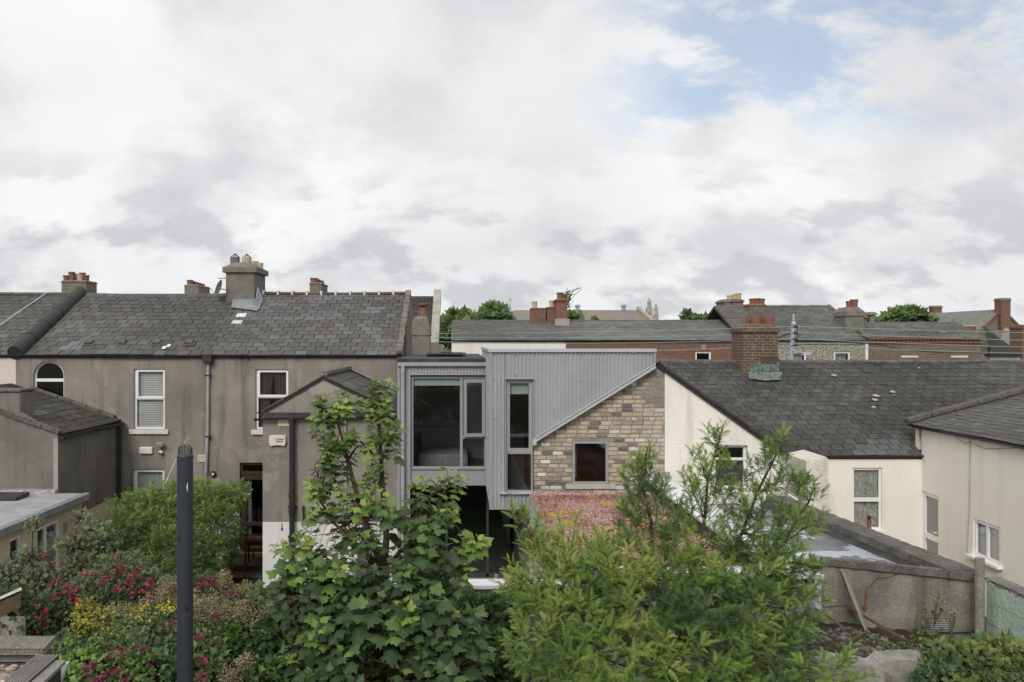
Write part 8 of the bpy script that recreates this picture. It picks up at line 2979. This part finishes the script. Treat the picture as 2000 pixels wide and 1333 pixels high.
valerian('crimson valerian in the lowest left clump with large flower heads', [(180, 1300, 1.3), (205, 1318, 1.5), (170, 1322, 1.1), (190, 1330, 1.4), (228, 1310, 1.0), (165, 1305, 0.9), (240, 1328, 1.2), (250, 1322, 1.0), (175, 1335, 1.3)], 401, 6.4, [])
valerian('crimson valerian beside the pipe at the lower left', [(270, 1262, 1.2), (282, 1268, 1.0), (235, 1268, 1.0), (207, 1262, 0.8), (215, 1290, 0.9), (255, 1300, 0.9), (293, 1305, 1.1), (275, 1325, 1.2), (300, 1290, 0.8), (268, 1240, .7)], 402, 6.7, [(235, 1290, 26, 20, 500), (215, 1300, 20, 16, 260)])
valerian('tan seeding valerian just left of the pipe with few red heads', [(290, 1168, 0.9), (300, 1155, 0.7), (270, 1185, 0.8), (315, 1180, 0.7), (330, 1150, 0.6), (283, 1215, 0.8), (295, 1225, 0.8)], 403, 7.7, [(330, 1150, 22, 26, 620), (310, 1180, 40, 26, 800), (235, 1195, 34, 18, 520), (265, 1215, 30, 18, 420), (290, 1240, 40, 22, 560), (330, 1230, 20, 30, 380)])
valerian('crimson valerian just right of the pipe with the tallest heads', [(410, 1132, 1.4), (400, 1142, 1.1), (388, 1145, 1.0), (418, 1140, 1.1), (382, 1152, 0.9), (405, 1162, 0.8), (396, 1128, 0.8)], 404, 7.7, [(438, 1135, 14, 22, 480), (450, 1160, 22, 20, 420)])
valerian('mauve and crimson valerian before the white wall base', [(450, 1158, 0.9), (470, 1160, 0.8), (488, 1165, 1.0), (495, 1152, 1.1), (508, 1162, 1.1), (455, 1170, 0.9), (440, 1165, 0.8)], 405, 7.8, [(478, 1150, 16, 14, 320), (520, 1170, 30, 16, 360), (490, 1180, 40, 20, 500)])
valerian('scattered valerian heads among tan seed heads in the middle of the bed', [(420, 1200, 1.1), (415, 1192, 0.9), (445, 1212, 1.0), (487, 1178, 1.0), (340, 1215, 0.8), (330, 1222, 0.7), (452, 1195, 0.7)], 406, 7.3, [(400, 1190, 40, 28, 800), (470, 1200, 50, 28, 900), (440, 1235, 30, 18, 420), (530, 1200, 30, 20, 420), (560, 1180, 20, 14, 220)])
valerian('pink valerian low against the dark ivy right of the pipe', [(387, 1242, 1.1), (393, 1288, 1.3), (399, 1293, 1.0), (392, 1324, 1.4), (385, 1328, 1.2), (400, 1320, 1.0), (420, 1250, .6)], 407, 6.6, [(450, 1320, 24, 30, 420), (480, 1290, 16, 16, 200)])
valerian('sparse valerian with green stems growing before the old shed wall', [(1806, 1177, 0.55), (1834, 1157, 0.35), (1836, 1196, 0.4), (1837, 1227, 0.6), (1793, 1194, 0.25)], 408, 8.3, [(1832, 1170, 11, 14, 60), (1862, 1196, 9, 10, 50), (1815, 1200, 14, 14, 30)])
bush('weed', 'leafy green weed in front of the vent grille of the old shed', 'weed', [(1810, 1245, 14, 16, 8.2, 0.1, 70, 0.45), (1800, 1262, 20, 14, 8.1, 0.1, 110, 0.3)], 'herb', tmpl_oval(0.4), 0.035, 409, 0.6, 'bark_green', 0.25, base=(X(1806, 8.2), 8.2, oh))
bush('moss', 'low green moss and chickweed creeping over the rubble heap', 'moss', [(1700, 1262, 50, 16, 7.95, 0.3, 500, 0.45), (1730, 1290, 30, 16, 7.6, 0.2, 260, 0.4), (1640, 1270, 30, 14, 8.0, 0.2, 200, 0.3), (1760, 1270, 26, 12, 8.0, 0.2, 160, 0.35)], 'herb', tmpl_oval(0.6), 0.017, 410, 1.0, None, 0.3, base=(X(1700, 8), 8, oh), kind='stuff')
# creeper at the lower right
bush('virginia_creeper', 'creeper mound with green and reddish leaves in the lower right corner', 'creeper',
     [(1900, 1300, 70, 40, 6.9, 0.4, 900, 0.36), (1970, 1300, 50, 44, 6.9, 0.4, 700, 0.28), (1850, 1290, 40, 30, 7.0, 0.3, 420, 0.55), (1900, 1345, 110, 30, 6.6, 0.4, 900, 0.3), (1940, 1268, 46, 18, 7.2, 0.25, 360, 0.42), (2020, 1310, 40, 50, 6.9, 0.3, 300, 0.4), (1822, 1315, 20, 24, 6.9, 0.2, 120, 0.75)],
     'creeper', tmpl_ivy(), 0.062, 411, 0.6, 'bark', 0.16, base=(X(1920, 7), 7, GZ), shell=0.65)
bush('shrub', 'small pale green shrub at the foot of the green wall', 'shrub', [(1972, 1262, 26, 22, 7.4, 0.15, 420, 0.9), (1968, 1240, 10, 14, 7.4, 0.08, 70, 1.0)], 'jasmine', tmpl_oval(0.4), 0.025, 412, 0.6, 'bark_green', 0.15, base=(X(1972, 7.4), 7.4, GZ))
# foxglove
fx = thing('foxglove', 'single pink foxglove spike behind the white wall coping', 'flower', (X(971, 10.8), 10.8, GZ))
mb = MB()
mb.tube([(X(972, 10.8), 10.8, GZ), P3(971, 1145, 10.8), P3(969, 1118, 10.8)], [0.01, 0.007, 0.003], 6)
mb.build('stem', M['bark_green'], fx)
rg = random.Random(51)
LF_ = []
for i in range(60):
    t = i / 60
    p = Vector(P3(969.5 + 2 * (1 - t), 1143 - 25 * t, 10.8))
    a_ = rg.random() * 6.28
    d_ = Vector((math.cos(a_), math.sin(a_), -0.5))
    LF_.append((tuple(p + d_ * 0.01), tuple(d_), (0, 0, 1), 0.05 * (1.15 - 0.75 * t), rg.random()))
leafmesh('flowers', tmpl_oval(0.7), LF_, M['foxglove'], fx)

# ---- far trees
FT = [('far_tree', 'left of the two bushy trees behind the cream walled terrace end', [(888, 645, 34, 30, 60, 2.5, 900, 0.45), (905, 625, 20, 18, 60, 2, 380, 0.6), (870, 655, 16, 16, 60, 1.5, 260, 0.4), (925, 640, 20, 22, 60, 1.5, 300, 0.4), (885, 614, 8, 8, 60, 1, 70, 0.6)], 0.55),
      ('far_tree', 'right and taller of the two bushy trees behind the far slate roof', [(965, 618, 30, 20, 66, 2.5, 900, 0.5), (945, 630, 26, 16, 66, 2, 420, 0.45), (985, 625, 16, 14, 66, 2, 260, 0.45), (962, 603, 16, 9, 66, 2, 240, 0.65)], 0.55),
      ('far_tree', 'small tree between the red chimney and the church roof', [(1122, 622, 14, 8, 70, 1.5, 220, 0.5), (1112, 616, 8, 8, 70, 1.5, 110, 0.6), (1160, 625, 5, 4, 70, 1, 40, 0.6)], 0.5),
      ('far_tree', 'small dark treetop showing above the middle of the far roof', [(1345, 622, 10, 9, 60, 1, 130, 0.35), (1366, 624, 14, 6, 60, 1, 130, 0.35), (1344, 612, 5, 5, 60, 1, 40, 0.4)], 0.45),
      ('far_tree', 'round bushy tree between the far concrete chimney and the gabled house', [(1770, 620, 30, 15, 62, 2.5, 900, 0.6), (1745, 624, 18, 9, 62, 2, 300, 0.5), (1795, 625, 18, 8, 62, 2, 300, 0.5), (1772, 608, 18, 6, 62, 2, 220, 0.8)], 0.5)]
for nme, lab, bl, sz in FT:
    c0 = bl[0]
    bush(nme, lab, 'tree', bl, 'far_leaf', tmpl_ivy(), sz, hash(lab) % 1000 if False else len(lab) * 7 + len(bl), 0.8, 'bark', 0.3, base=(X(c0[0], c0[4]), c0[4], GZ), shell=0.35, partname='crown', stemn=0.02)
